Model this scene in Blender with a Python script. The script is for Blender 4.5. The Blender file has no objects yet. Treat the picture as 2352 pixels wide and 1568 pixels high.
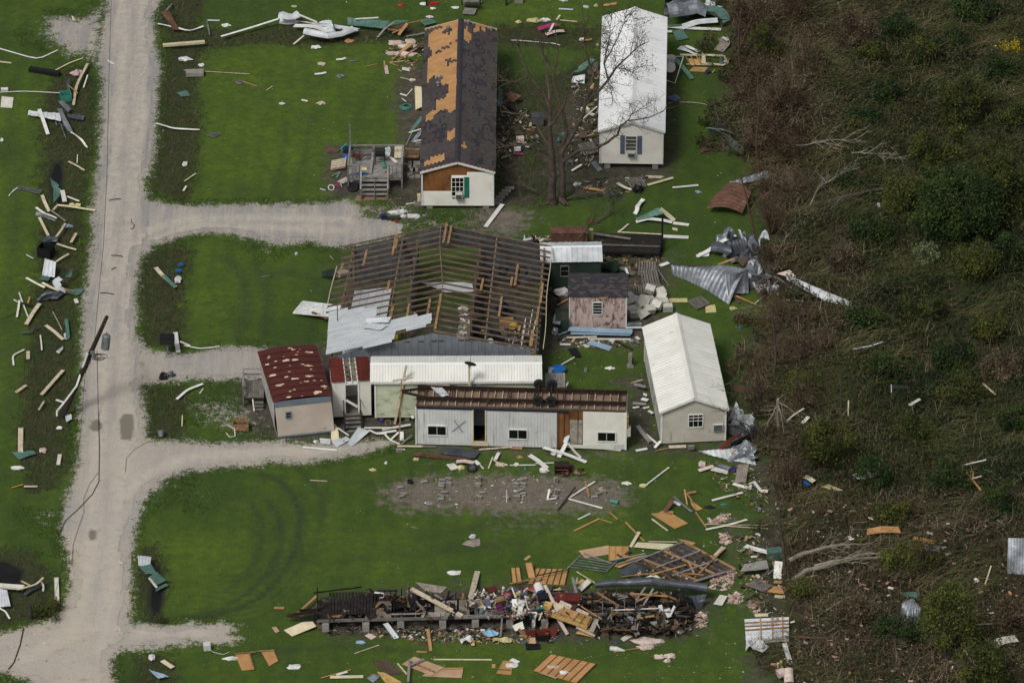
import bpy,bmesh,math,random
import numpy as np
from mathutils import Vector,Matrix
from math import sin,cos,pi
WT,WB,FW,OB,TW,GV,CB,CW,WW,GW,BW,IN,PW,BN,ZD,GT,CY,BT,SC,DW,STP,PN,BD,BK,FY,MS,CN,TI,BP,PP,PS,WS,CR,BU,BR2,AP,RS='white_trim|white_board|fresh_wood|old_board|tin_white|galvanised|cream_board|cloth_white|weathered_wood|grey_wood|brown_wood|insulation|pipe_white|burnt_wood|zinc_dark|green_tin|cloth_yellow|batten|scrap|dark_wood|strip|panel|board|black|foam_yellow|metal sheet|concrete|tin_inside|blue_plastic|pale_plywood|plywood sheet|white_siding|chassis_rust|blue_tin|bark_red|ash_pale|rust'.split('|')
V=Vector;ru=random.uniform
def bar(*a):return MB().bar(*a)
def slab(*a):return MB().slab(*a)
def hexa(*a):return MB().hexa(*a)
def box(*a):return MB().box(*a)
def tube(*a,**k):return MB().tube(*a,**k)
random.seed(7);rng=np.random.default_rng(11)
rad=math.radians
sc=bpy.context.scene;COL=sc.collection
FPX,PITCH,DIST=13067.,rad(32.),373.
CAM=V((0,-DIST*cos(PITCH),DIST*sin(PITCH)))
cd=bpy.data.cameras.new('camera');cam=bpy.data.objects.new('camera',cd);COL.objects.link(cam)
cam.location=CAM;cam.rotation_euler=(pi/2-PITCH,0,0)
cd.lens=36.*FPX/2352;cd.sensor_width=36;cd.clip_start=1;cd.clip_end=6000
sc.camera=cam
world=bpy.data.worlds.new('World');sc.world=world;world.use_nodes=True
wn=world.node_tree;wn.nodes.clear()
sky=wn.nodes.new('ShaderNodeTexSky');sky.sky_type='NISHITA';sky.sun_disc=False
SUN_EL,SUN_AZ=rad(52),rad(214)
sky.sun_elevation=SUN_EL;sky.sun_rotation=SUN_AZ;sky.air_density=1.;sky.dust_density=4.;sky.ozone_density=1.
hs=wn.nodes.new('ShaderNodeHueSaturation');hs.inputs['Saturation'].default_value=0.3
bg=wn.nodes.new('ShaderNodeBackground');bg.inputs['Strength'].default_value=0.068
wo=wn.nodes.new('ShaderNodeOutputWorld')
wn.links.new(sky.outputs[0],hs.inputs['Color']);wn.links.new(hs.outputs[0],bg.inputs[0]);wn.links.new(bg.outputs[0],wo.inputs[0])
sd=bpy.data.lights.new('sun','SUN');sd.energy=1.6;sd.angle=rad(16);sd.color=(1,.965,.91)
so=bpy.data.objects.new('sun',sd);COL.objects.link(so)
sv=V((sin(SUN_AZ)*cos(SUN_EL),cos(SUN_AZ)*cos(SUN_EL),sin(SUN_EL)))
so.rotation_euler=sv.to_track_quat('Z','Y').to_euler()
sc.view_settings.view_transform='Standard';sc.view_settings.look='None'
sc.view_settings.exposure=0.32;sc.view_settings.gamma=1.;sc.view_settings.use_curve_mapping=False
sc.cycles.max_bounces=4
CP,SP=cos(PITCH),sin(PITCH)
def G(x,y,z=0.):
 """point of the place at height z seen at photo position x, y (2352 x 1568 units)"""
 dx,dy=(x-1176)/FPX,(y-784)/FPX
 d=V((dx,CP-dy*SP,-SP-dy*CP))
 return CAM+d*((z-CAM.z)/d.z)
def T(c,r,x,y,z=0.):
 return G(588*c+x/4,392*r+y/4,z)
def toV(P):
 Q=P-np.array(CAM);f=Q[:,1]*CP-Q[:,2]*SP;u=Q[:,1]*SP+Q[:,2]*CP
 return np.stack([1176+FPX*Q[:,0]/f,784-FPX*u/f],1)
def lin(h):
 if isinstance(h,str):
  c=[int(h[i:i+2],16)/255 for i in(0,2,4)]
  return tuple((v/12.92 if v<=.04045 else((v+.055)/1.055)**2.4)for v in c)+(1,)
 return tuple(h)+(1,)
MATS={}
def M(name,c1=None,c2=None,scale=3.,rough=.8,metal=0.,spots=None,streak=None,bump=0.,spec=.3,vary=.12):
 """c1/c2 blotched colours; spots=(colour, amount 0..1, scale); streak=(colour, amount, xyz scale)"""
 if name in MATS:return MATS[name]
 m=bpy.data.materials.new(name);m.use_nodes=True;nt=m.node_tree;N,Lk=nt.nodes,nt.links
 b=N['Principled BSDF'];b.inputs['Roughness'].default_value=rough;b.inputs['Metallic'].default_value=metal
 b.inputs['Specular IOR Level'].default_value=spec
 tc=N.new('ShaderNodeTexCoord');oi=N.new('ShaderNodeObjectInfo')
 off=N.new('ShaderNodeVectorMath');off.operation='ADD'
 cmb=N.new('ShaderNodeMath');cmb.operation='MULTIPLY';cmb.inputs[1].default_value=57.
 Lk.new(oi.outputs['Random'],cmb.inputs[0]);Lk.new(tc.outputs['Object'],off.inputs[0]);Lk.new(cmb.outputs[0],off.inputs[1])
 def noise(s,det=4,vec=None,r=.6):
  n=N.new('ShaderNodeTexNoise');n.inputs['Scale'].default_value=s;n.inputs['Detail'].default_value=det
  n.inputs['Roughness'].default_value=r;Lk.new(vec or off.outputs[0],n.inputs['Vector']);return n
 def ramp(src,a,bb):
  r=N.new('ShaderNodeMapRange');r.inputs['From Min'].default_value=a;r.inputs['From Max'].default_value=bb
  Lk.new(src,r.inputs['Value']);return r.outputs[0]
 def mix(fac,A,B,mode='MIX'):
  x=N.new('ShaderNodeMix');x.data_type='RGBA';x.blend_type=mode;x.clamp_factor=True
  if isinstance(fac,float):x.inputs[0].default_value=fac
  else:Lk.new(fac,x.inputs[0])
  for k,v in((6,A),(7,B)):
   if isinstance(v,tuple):x.inputs[k].default_value=v
   else:Lk.new(v,x.inputs[k])
  return x.outputs[2]
 c1=lin(c1);c2=lin(c2)if c2 else tuple(v*.8 for v in c1[:3])+(1,)
 n1=noise(scale)
 col=mix(ramp(n1 .outputs['Fac'],.35,.65),c1,c2)
 if spots:
  n2=noise(spots[2],5,r=.65);t=1-spots[1]
  t=.5+(t-.5)*.6
  col=mix(ramp(n2 .outputs['Fac'],t-.03,t+.05),col,lin(spots[0]))
 if streak:
  mp=N.new('ShaderNodeMapping');mp.inputs['Scale'].default_value=streak[2];Lk.new(off.outputs[0],mp.inputs['Vector'])
  n3=noise(1.,4,mp.outputs[0]);t=.5+(.5-streak[1])*.6
  col=mix(ramp(n3 .outputs['Fac'],t-.05,t+.14),col,lin(streak[0]))
 if vary:
  hv=N.new('ShaderNodeHueSaturation');r=N.new('ShaderNodeMapRange');r.inputs['To Min'].default_value=1-vary;r.inputs['To Max'].default_value=1+vary
  Lk.new(oi.outputs['Random'],r.inputs['Value']);Lk.new(r.outputs[0],hv.inputs['Value']);Lk.new(col,hv.inputs['Color']);col=hv.outputs[0]
 Lk.new(col,b.inputs['Base Color'])
 if bump:
  bp=N.new('ShaderNodeBump');bp.inputs['Strength'].default_value=bump;bp.inputs['Distance'].default_value=.03
  n4=noise(scale*4,3);Lk.new(n4 .outputs['Fac'],bp.inputs['Height']);Lk.new(bp.outputs[0],b.inputs['Normal'])
 MATS[name]=m;return m
def leafmat(name,rough=.7,trans=0):
 m=bpy.data.materials.new(name);m.use_nodes=True;N,Lk=m.node_tree.nodes,m.node_tree.links
 b=N['Principled BSDF'];a=N.new('ShaderNodeAttribute');a.attribute_name='tint'
 Lk.new(a.outputs['Color'],b.inputs['Base Color']);b.inputs['Roughness'].default_value=rough;b.inputs['Specular IOR Level'].default_value=.2
 MATS[name]=m;return m
def V3(p):return V(p)
ORG={}
class MB:
 def __init__(s):s.v,s.f=[],[]
 def add(s,vs,fs):
  o=len(s.v);s.v.extend([tuple(p)for p in vs]);s.f.extend([tuple(i+o for i in f)for f in fs]);return s
 def hexa(s,b,t):
  return s.add(list(b)+list(t),[(3,2,1,0),(4,5,6,7),(0,1,5,4),(1,2,6,5),(2,3,7,6),(3,0,4,7)])
 def box(s,c,sz,R=None):
  c=V3(c);x,y,z=[k/2 for k in sz];P=[]
  for dz in(-z,z):
   for dx,dy in((-x,-y),(x,-y),(x,y),(-x,y)):
    q=V((dx,dy,dz));P.append(c+(R@q if R is not None else q))
  return s.hexa(P[:4],P[4:])
 def bar(s,p0,p1,w,h,up=(0,0,1)):
  p0,p1,up=V3(p0),V3(p1),V3(up);d=(p1-p0).normalized()
  a=d.cross(up)
  if a.length<1e-4:a=d.cross(V((1,0,0)))
  a.normalize();u=a.cross(d).normalized();P=[]
  for p in(p0,p1):
   P.append([p-a*w/2-u*h/2,p+a*w/2-u*h/2,p+a*w/2+u*h/2,p-a*w/2+u*h/2])
  return s.hexa(P[0],P[1])
 def tube(s,pts,r,n=6,cap=True):
  pts=[V3(p)for p in pts];rs=r if isinstance(r,(list,tuple))else[r]*len(pts);o=len(s.v);prev=None
  for i,p in enumerate(pts):
   d=(pts[min(i+1,len(pts)-1)]-pts[max(i-1,0)]).normalized()
   a=prev if prev is not None else(V((0,0,1))if abs(d.z)<.9 else V((1,0,0)))
   a=(a-d*a.dot(d))
   if a.length<1e-5:a=d.orthogonal()
   a.normalize();prev=a;b=d.cross(a)
   for k in range(n):
    t=2*pi*k/n;s.v.append(tuple(p+(a*cos(t)+b*sin(t))*rs[i]))
  for i in range(len(pts)-1):
   for k in range(n):
    k2=(k+1)%n;s.f.append((o+i*n+k,o+i*n+k2,o+(i+1)*n+k2,o+(i+1)*n+k))
  if cap and n>2:
   s.f.append(tuple(o+k for k in reversed(range(n))));e=o+(len(pts)-1)*n;s.f.append(tuple(e+k for k in range(n)))
  return s
 def slab(s,poly,th=.03):
  P=[V3(p)for p in poly];n=V((0,0,0))
  for i in range(len(P)):
   a,b=P[i],P[(i+1)%len(P)];n+=a.cross(b)
  n.normalize()
  if n.z<0:P.reverse();n=-n
  k=len(P);return s.add(P+[p-n*th for p in P],[tuple(range(k)),tuple(reversed(range(k,2*k)))]+[(i,i+k,(i+1)%k+k,(i+1)%k)for i in range(k)])
 def grid(s,rows,th=.012):
  m,n=len(rows),len(rows[0]);P=[[V3(p)for p in r]for r in rows];o=len(s.v);Nn={}
  for i in range(m):
   for j in range(n):
    a=P[min(i+1,m-1)][j]-P[max(i-1,0)][j];b=P[i][min(j+1,n-1)]-P[i][max(j-1,0)]
    q=a.cross(b);Nn[i,j]=q.normalized()if q.length>1e-9 else V((0,0,1))
  for i in range(m):
   for j in range(n):s.v.append(tuple(P[i][j]))
  for i in range(m):
   for j in range(n):s.v.append(tuple(P[i][j]-Nn[i,j]*th))
  q=m*n
  for i in range(m-1):
   for j in range(n-1):
    a,b,c,d=o+i*n+j,o+i*n+j+1,o+(i+1)*n+j+1,o+(i+1)*n+j
    s.f.append((a,d,c,b));s.f.append((a+q,b+q,c+q,d+q))
  for i in range(m-1):
   for j in(0,n-1):
    a,d=o+i*n+j,o+(i+1)*n+j;s.f.append((a,a+q,d+q,d))
  for j in range(n-1):
   for i in(0,m-1):
    a,b=o+i*n+j,o+i*n+j+1;s.f.append((a,b,b+q,a+q))
  return s
 def bd(s,name,mat,parent=None,label=None,cat=None,group=None,kind=None,smooth=False,loc=None):
  if parent is not None:org=ORG[parent]
  elif loc is not None:org=V3(loc)
  else:
   a=np.array(s.v);org=V((a[:,0].mean(),a[:,1].mean(),a[:,2].min()))
  me=bpy.data.meshes.new(name)
  me.from_pydata([(p[0]-org.x,p[1]-org.y,p[2]-org.z)for p in s.v],[],s.f);me.update()
  if smooth:me.polygons.foreach_set('use_smooth',[True]*len(me.polygons))
  me.materials.append(mat if not isinstance(mat,str)else MATS[mat])
  o=bpy.data.objects.new(name,me);COL.objects.link(o)
  if parent is not None:o.parent=parent
  else:o.location=org
  ORG[o]=org;tag(o,label,cat,group,kind);return o
def tag(o,label=None,cat=None,group=None,kind=None):
 if label:o['label']=label
 if cat:o['category']=cat
 if group:o['group']=group
 if kind:o['kind']=kind
def E(name,loc,label,cat,group=None):
 o=bpy.data.objects.new(name,None);COL.objects.link(o);o.location=V3(loc);o.empty_display_size=.2
 ORG[o]=V3(loc);tag(o,label,cat,group);return o
def share(src,name,parent,mat4):
 c=src.copy();COL.objects.link(c);c.parent=parent;c.matrix_basis=mat4
 ORG[c]=ORG[parent]if parent else V3((0,0,0));c.name=name;return c
def copy_tree(o,loc,rot=(0,0,0),label=None,sc_=1.):
 c=o.copy();COL.objects.link(c);c.location=loc;c.rotation_euler=rot;c.scale=(sc_,)*3
 if label:c['label']=label
 for ch in list(o.children):
  d=ch.copy();COL.objects.link(d);d.parent=c
  for g in list(ch.children):
   e=g.copy();COL.objects.link(e);e.parent=d
 return c
def frame4(o,X,Y,Z):
 m=Matrix.Identity(4)
 for i,a in enumerate((X,Y,Z)):
  for k in range(3):m[k][i]=a[k]
 for k in range(3):m[k][3]=o[k]
 return m
def tris(name,P,Cc,mat,**kw):
 n,k=P.shape[0],P.shape[1];me=bpy.data.meshes.new(name)
 me.vertices.add(n*k);me.vertices.foreach_set('co',P.astype(np.float32).ravel())
 me.loops.add(n*k);me.loops.foreach_set('vertex_index',np.arange(n*k,dtype=np.int32))
 me.polygons.add(n);me.polygons.foreach_set('loop_start',np.arange(0,n*k,k,dtype=np.int32));me.polygons.foreach_set('loop_total',np.full(n,k,dtype=np.int32))
 me.update(calc_edges=True)
 at=me.attributes.new('tint','FLOAT_COLOR','POINT')
 cc=np.ones((n*k,4),np.float32);cc[:,:3]=np.repeat(Cc,k,axis=0);at.data.foreach_set('color',cc.ravel())
 me.materials.append(mat);o=bpy.data.objects.new(name,me)
 par=kw.pop('parent',None);COL.objects.link(o)
 if par is not None:o.parent=par;ORG[o]=ORG[par]
 tag(o,**kw);return o
_tab=rng.random((256,256))
def vnoise(x,y,s=1.,o=0):
 x=np.asarray(x)/s+o*17.3+500;y=np.asarray(y)/s+o*9.1+500
 xi,yi=np.floor(x).astype(int),np.floor(y).astype(int);fx,fy=x-xi,y-yi
 fx=fx*fx*(3-2*fx);fy=fy*fy*(3-2*fy);t=lambda a,b:_tab[a%256,b%256]
 return(t(xi,yi)*(1-fx)+t(xi+1,yi)*fx)*(1-fy)+(t(xi,yi+1)*(1-fx)+t(xi+1,yi+1)*fx)*fy
def fbm(x,y,s=1.,o=0):return(vnoise(x,y,s,o)*.5+vnoise(x,y,s/2,o+1)*.28+vnoise(x,y,s/4,o+2)*.15+vnoise(x,y,s/8,o+3)*.07)
def sdist(X,Y,poly):
 P=np.array([[p[0],p[1]]for p in poly]);d=np.full(X.shape,1e9);ins=np.zeros(X.shape,bool);n=len(P)
 for i in range(n):
  a,b=P[i],P[(i+1)%n];e=b-a;wx,wy=X-a[0],Y-a[1]
  t=np.clip((wx*e[0]+wy*e[1])/(e@e+1e-12),0,1);d=np.minimum(d,(wx-e[0]*t)**2+(wy-e[1]*t)**2)
  c=((a[1]>Y)!=(b[1]>Y))&(X<(b[0]-a[0])*(Y-a[1])/(b[1]-a[1]+1e-12)+a[0]);ins^=c
 return np.where(ins,1,-1)*np.sqrt(d)
def ldist(X,Y,line):
 P=np.array([[p[0],p[1]]for p in line]);d=np.full(X.shape,1e9)
 for i in range(len(P)-1):
  a,b=P[i],P[i+1];e=b-a;wx,wy=X-a[0],Y-a[1]
  t=np.clip((wx*e[0]+wy*e[1])/(e@e+1e-12),0,1);d=np.minimum(d,(wx-e[0]*t)**2+(wy-e[1]*t)**2)
 return np.sqrt(d)
# ================================================================ ground zones (outlines in photo units)
ROAD=[(250,-80),(248,0),(246,30),(232,90),(226,140),(236,175),(233,230),(236,290),(231,350),(224,400),(219,450),(213,485),(215,540),(211,590),(200,650),(193,700),(190,760),(190,850),(189,900),(186,960),(184,1030),(180,1075),(168,1105),(155,1140),(150,1180),(143,1205),(148,1240),(160,1270),(164,1320),(158,1368),(140,1398),(104,1430),(50,1443),(0,1453),(-120,1462),(-120,1530),(0,1540),(50,1556),(92,1572),(110,1640),(275,1640),(264,1568),(252,1526),(257,1508),(272,1491),(300,1470),(296,1432),(297,1416),(300,1390),(302,1351),(299,1296),(306,1251),(309,1208),(320,1178),(335,1140),(372,1100),(378,1060),(362,1018),(332,1008),(335,960),(322,892),(331,874),(332,840),(328,800),(313,768),(311,667),(317,604),(325,577),(345,560),(356,530),(352,480),(340,456),(334,440),(331,412),(345,392),(357,325),(358,275),(362,187),(370,150),(358,125),(355,87),(350,37),(370,0),(372,-80)]
DRIVES=[[(320,462),(357,462),(425,474),(487,472),(588,470),(688,470),(768,469),(800,458),(825,470),(830,500),(880,505),(925,515),(925,538),(870,552),(803,563),(788,566),(738,560),(713,553),(638,563),(588,548),(525,535),(475,534),(412,542),(350,566),(322,590)],[(320,798),(375,809),(430,815),(500,800),(560,796),(612,800),(625,850),(600,870),(560,868),(500,872),(430,868),(385,876),(322,880)],[(328,1004),(370,1014),(425,1012),(480,1020),(560,1018),(640,1012),(700,1022),(770,1016),(880,1012),(905,1016),(880,1026),(830,1042),(760,1052),(700,1062),(620,1060),(570,1068),(507,1072),(425,1082),(377,1102),(330,1150)],[(290,1431),(330,1433),(390,1437),(437,1429),(470,1436),(512,1430),(545,1440),(520,1455),(552,1465),(520,1476),(450,1474),(400,1479),(350,1487),(270,1494)],]
PAD=[(245,5),(216,22),(190,40),(150,35),(110,38),(96,58),(100,80),(112,100),(140,112),(150,130),(190,128),(225,150),(240,120)]
DARKPAD=[(1075,480),(1120,472),(1180,478),(1212,486),(1226,500),(1210,520),(1180,538),(1120,532),(1080,540)]
GRAVELISH=[(PAD,.75),([(900,495),(1100,490),(1100,540),(900,540)],.45),([(48,75),(70,60),(85,75),(90,95),(60,100)],.35),([(65,1180),(150,1150),(160,1180),(110,1220),(75,1205)],.5),([(385,905),(450,905),(520,900),(590,930),(640,990),(560,1010),(480,990),(440,975)],.45),([(430,1120),(480,1125),(485,1150),(450,1175),(440,1140)],.4),([(590,565),(640,570),(640,585),(610,585)],.55),([(760,470),(960,455),(960,500),(830,505)],.48),([(500,1430),(560,1420),(580,1470),(540,1480),(490,1470)],.35),([(380,1100),(420,1090),(520,1075),(500,1100),(400,1150),(330,1180)],.35)]
WEED=[[(150,150),(200,150),(222,180),(215,300),(205,400),(195,470),(192,560),(178,680),(172,800),(168,960),(160,1050),(130,1120),(60,1130),(40,1020),(52,880),(72,760),(82,640),(96,540),(92,420),(100,330),(88,260),(110,200)],[(372,-60),(470,-60),(462,60),(560,70),(660,55),(800,70),(975,55),(975,100),(900,92),(700,105),(560,98),(470,118),(455,200),(462,300),(448,420),(430,466),(352,440),(348,392),(360,325),(362,200),(372,150)],[(335,575),(400,548),(440,570),(430,640),(422,700),(430,790),(330,790),(318,690),(322,610)],[(330,885),(420,885),(432,930),(420,985),(400,1005),(335,1000)],[(325,1255),(365,1250),(380,1300),(385,1360),(375,1425),(330,1425),(312,1350)],[(-60,1265),(60,1260),(120,1300),(130,1370),(110,1420),(-60,1440)],[(320,1500),(400,1505),(402,1590),(300,1590)],[(1120,60),(1240,50),(1370,60),(1380,110),(1130,105)],[(1130,180),(1235,180),(1300,160),(1380,120),(1372,380),(1240,470),(1150,460)]]
MUD_AND_SHADE=[([(905,200),(930,150),(985,150),(985,480),(920,478),(870,450),(760,460),(748,400),(760,340),(920,330)],1.),([(1128,180),(1172,220),(1210,380),(1230,470),(1130,480)],.8),([(1290,200),(1385,200),(1385,300),(1570,330),(1560,405),(1470,430),(1380,450),(1290,470),(1240,440),(1240,300)],.7),([(1515,150),(1545,150),(1552,300),(1545,380),(1515,382)],.9),([(540,840),(620,790),(780,790),(960,930),(960,1020),(780,1015),(640,1020),(545,985)],.85),([(1235,560),(1390,600),(1550,590),(1550,650),(1540,780),(1470,800),(1300,800),(1240,830)],.8),([(1390,870),(1490,860),(1520,1020),(1700,1015),(1720,1045),(1450,1040),(1440,900)],.85),([(878,1130),(900,1108),(960,1098),(1060,1095),(1200,1092),(1300,1095),(1400,1105),(1442,1125),(1438,1155),(1380,1172),(1260,1170),(1150,1180),(1050,1168),(940,1168),(890,1150)],0),([(720,1390),(900,1350),(1300,1340),(1640,1370),(1632,1430),(1560,1468),(1250,1475),(1000,1462),(760,1462)],.9),([(1640,1040),(1700,1060),(1760,1160),(1720,1240),(1760,1300),(1720,1420),(1700,1580),(1790,1580),(1830,1300),(1800,1100),(1740,1000)],.8),([(1655,1200),(1720,1190),(1715,1320),(1660,1360),(1630,1330)],.55),([(745,600),(770,590),(770,645),(750,640)],.5),([(790,590),(925,575),(915,800),(770,800)],.9),([(1095,580),(1240,560),(1245,800),(1085,800)],.9),([(900,700),(1100,700),(1100,800),(900,800)],.6),([(940,1010),(1200,1005),(1450,1035),(1450,1050),(1000,1050)],.5),([(540,1118),(590,1118),(580,1128),(550,1130)],0)]  # narrow strip along the white home's right wall is painted house shade
DIRT=[(DARKPAD,.95),([(876,1130),(900,1106),(960,1096),(1060,1092),(1200,1090),(1300,1092),(1400,1102),(1446,1125),(1440,1158),(1380,1175),(1260,1173),(1150,1182),(1050,1170),(940,1172),(886,1152)],.95),([(530,840),(640,800),(640,1010),(540,1000)],.5),([(1440,860),(1500,860),(1520,1030),(1450,1040)],.6),([(750,455),(980,480),(970,520),(840,500),(760,480)],.7),([(1640,1160),(1720,1180),(1720,1400),(1650,1400),(1690,1300)],.45),([(780,1455),(1640,1440),(1650,1480),(800,1480)],.35),([(1100,1180),(1320,1180),(1300,1230),(1120,1230)],.4),([(1230,560),(1560,590),(1550,640),(1240,600)],.5),([(960,1010),(1450,1030),(1450,1060),(960,1050)],.5)]
WATER=[[(352,1285),(372,1290),(378,1340),(380,1370),(368,1428),(350,1425),(338,1380),(340,1340),(352,1320)],[(118,370),(145,360),(150,395),(145,440),(150,470),(125,470),(112,430),(110,400)],[(-30,1275),(20,1280),(60,1300),(50,1335),(-30,1345)]]
WOOD=[(1668,-90),(1662,60),(1680,140),(1660,230),(1668,300),(1710,360),(1730,430),(1750,520),(1790,590),(1800,690),(1720,780),(1752,860),(1775,940),(1745,1010),(1770,1090),(1790,1200),(1770,1300),(1800,1400),(1790,1480),(1815,1660),(2800,1660),(2800,-90)]
PUDDLE=[([(205,972),(222,962),(235,974),(234,984),(218,992),(205,982)]),([(275,966),(285,950),(305,952),(308,975),(302,1012),(278,1008)]),([(203,1224),(208,1216),(222,1220),(220,1238),(208,1240)])]
PATCHY=[(588,-20),(960,-20),(960,1560),(588,1560)]
TRACKS=[([(600,1090),(640,1100),(672,1135),(690,1180),(685,1240),(655,1310),(600,1370),(540,1400),(450,1420)],1.,.45),([(615,1150),(640,1190),(648,1240),(620,1310),(570,1360),(500,1400),(420,1418)],.9,.4),([(680,1070),(715,1100),(738,1140),(745,1180)],.8,.35),([(745,1180),(720,1260),(660,1340)],.5,.3),([(570,1150),(600,1190),(605,1240),(580,1300),(530,1350)],.7,.35),([(660,280),(655,330),(640,400),(625,450)],.5,.3),([(715,270),(705,340),(690,400),(680,450)],.5,.3),([(590,340),(640,440),(650,465)],.3,.3),([(520,590),(560,640),(565,720),(540,780)],.7,.7),([(590,600),(615,680),(610,760)],.7,.7),([(700,650),(730,730),(700,790)],.4,.5),([(560,200),(600,215),(640,240)],.3,1.2),([(590,640),(660,620),(720,640),(770,700)],.6,.8),([(450,700),(500,690),(560,710)],.5,.6),([(760,110),(730,200),(720,280),(700,400)],.35,.5),([(880,120),(850,220),(800,300)],.3,.6),([(20,200),(40,500),(20,800),(30,1000)],.35,.9),([(980,1230),(1060,1215),(1180,1195),(1300,1200)],.45,.8),([(700,1100),(850,1110),(880,1140)],.4,.5),([(780,1290),(1000,1260),(1200,1250)],.35,.9),([(1500,1080),(1560,1130),(1600,1220)],.4,.7),([(600,1500),(800,1480),(1000,1500)],.4,.6)]
LUSH=[([(480,115),(900,110),(890,300),(760,330),(740,450),(460,450)],1),([(430,590),(500,570),(530,700),(480,785),(425,760)],1),([(-90,180),(80,200),(70,800),(40,1060),(-90,1080)],.9),([(390,1250),(500,1240),(490,1340),(400,1350)],1),([(700,1240),(1300,1200),(1250,1330),(760,1380)],.55),([(900,1500),(1640,1480),(1640,1580),(900,1580)],.7),([(1500,1040),(1640,1060),(1600,1180),(1480,1180)],.4),([(700,20),(1300,0),(1300,40),(700,50)],.5)]
for k in range(9):
 TRACKS.append(([(525+(78+15*k)*cos(rad(a)),1255+(60+12*k)*sin(rad(a))*(1.1 if a>0 else .9))for a in range(-60+4*k,115,12)],.35+.3*(k%3==0),.22))
W2=lambda poly:[G(x,y)for x,y in poly]
def spaced(a,b,h,far):
 c=list(np.arange(a,b,h));s=h;x=c[-1];y=a;lo=[]
 while x<far:s*=1.35;x+=s;c.append(x)
 s=h
 while y>-far:s*=1.35;y-=s;lo.append(y)
 return np.array(lo[::-1]+c)
gx,gy=spaced(-37,42,.2,2500),spaced(-50,57,.2,2500)
GXX,GYY=np.meshgrid(gx,gy)
ss=lambda d,w:np.clip(d/w*.5+.5,0,1)
def zones(X,Y):
 z={}
 g=ss(sdist(X,Y,W2(ROAD)),1.1)
 for d in DRIVES:g=np.maximum(g,ss(sdist(X,Y,W2(d)),1.3))
 for d,k in GRAVELISH:g=np.maximum(g,ss(sdist(X,Y,W2(d)),1.6)*k)
 z['gravel']=g
 w=np.zeros(X.shape)
 for d in WEED:w=np.maximum(w,ss(sdist(X,Y,W2(d)),1.4))
 z['weed']=w
 m=np.zeros(X.shape)
 for d,k in MUD_AND_SHADE:m=np.maximum(m,ss(sdist(X,Y,W2(d)),1.4)*k)
 z['mud']=m  # mud, plus the shade strip painted beside the white home
 m=np.zeros(X.shape)
 for d,k in DIRT:m=np.maximum(m,ss(sdist(X,Y,W2(d)),1.4)*k)
 z['dirt']=m
 wt=np.zeros(X.shape)
 for d in WATER:wt=np.maximum(wt,ss(sdist(X,Y,W2(d)),.8))
 z['wet']=wt
 z['wood']=ss(sdist(X,Y,W2(WOOD)),2.5)
 pd=np.zeros(X.shape)
 for d in PUDDLE:pd=np.maximum(pd,ss(sdist(X,Y,W2(d)),.3))
 z['puddle']=pd
 t=np.zeros(X.shape)
 for l,k,wd in TRACKS:t=np.maximum(t,np.clip(1-ldist(X,Y,W2(l))/wd,0,1)*k)
 z['track']=t
 lu=np.zeros(X.shape)
 for d,k in LUSH:lu=np.maximum(lu,ss(sdist(X,Y,W2(d)),7)*k)
 z['lush']=np.clip(.2+lu*.6+(fbm(X,Y,5,90)-.5)*1.+(fbm(X,Y,1.2,91)-.5)*.6+.07*np.sin(X*4.6+fbm(X,Y,4,92)*5),0,1)
 return z
Z=zones(GXX,GYY)
def relief(X,Y,z):
 h=(vnoise(X,Y,9,3)-.5)*.06
 h=h-.30*z['weed']*(1-z['gravel'])*vnoise(X,Y,3,5)-.25*z['wet']+z['wood']*(fbm(X,Y,5,8)-.5)*.5+(vnoise(X,Y,.5,9)-.5)*.03*(1-z['gravel'])
 edge=np.clip((z['gravel']-.25)*4,0,1);h=h*(1-edge)
 h-=.03*z['puddle'];return np.where(np.abs(X)+np.abs(Y)>400,h-.2,h)
GZZ=relief(GXX,GYY,Z)
def build_ground():
 ny,nx=GXX.shape;P=np.stack([GXX,GYY,GZZ],2).reshape(-1,3).astype(np.float32)
 i=np.arange(nx*ny).reshape(ny,nx);F=np.stack([i[:-1,:-1],i[:-1,1:],i[1:,1:],i[1:,:-1]],2).reshape(-1,4)
 me=bpy.data.meshes.new('ground');n=len(F)
 me.vertices.add(len(P));me.vertices.foreach_set('co',P.ravel());me.loops.add(n*4);me.loops.foreach_set('vertex_index',F.astype(np.int32).ravel())
 me.polygons.add(n);me.polygons.foreach_set('loop_start',np.arange(0,n*4,4,dtype=np.int32));me.polygons.foreach_set('loop_total',np.full(n,4,dtype=np.int32))
 me.update(calc_edges=True);me.polygons.foreach_set('use_smooth',np.ones(n,bool))
 for k,a in Z.items():
  at=me.attributes.new(k,'FLOAT','POINT');at.data.foreach_set('value',a.ravel().astype(np.float32))
 me.materials.append(ground_material());o=bpy.data.objects.new('ground',me);COL.objects.link(o);tag(o,'mown lawn, weedy ditches, mud and leaf litter',kind='structure')
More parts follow.
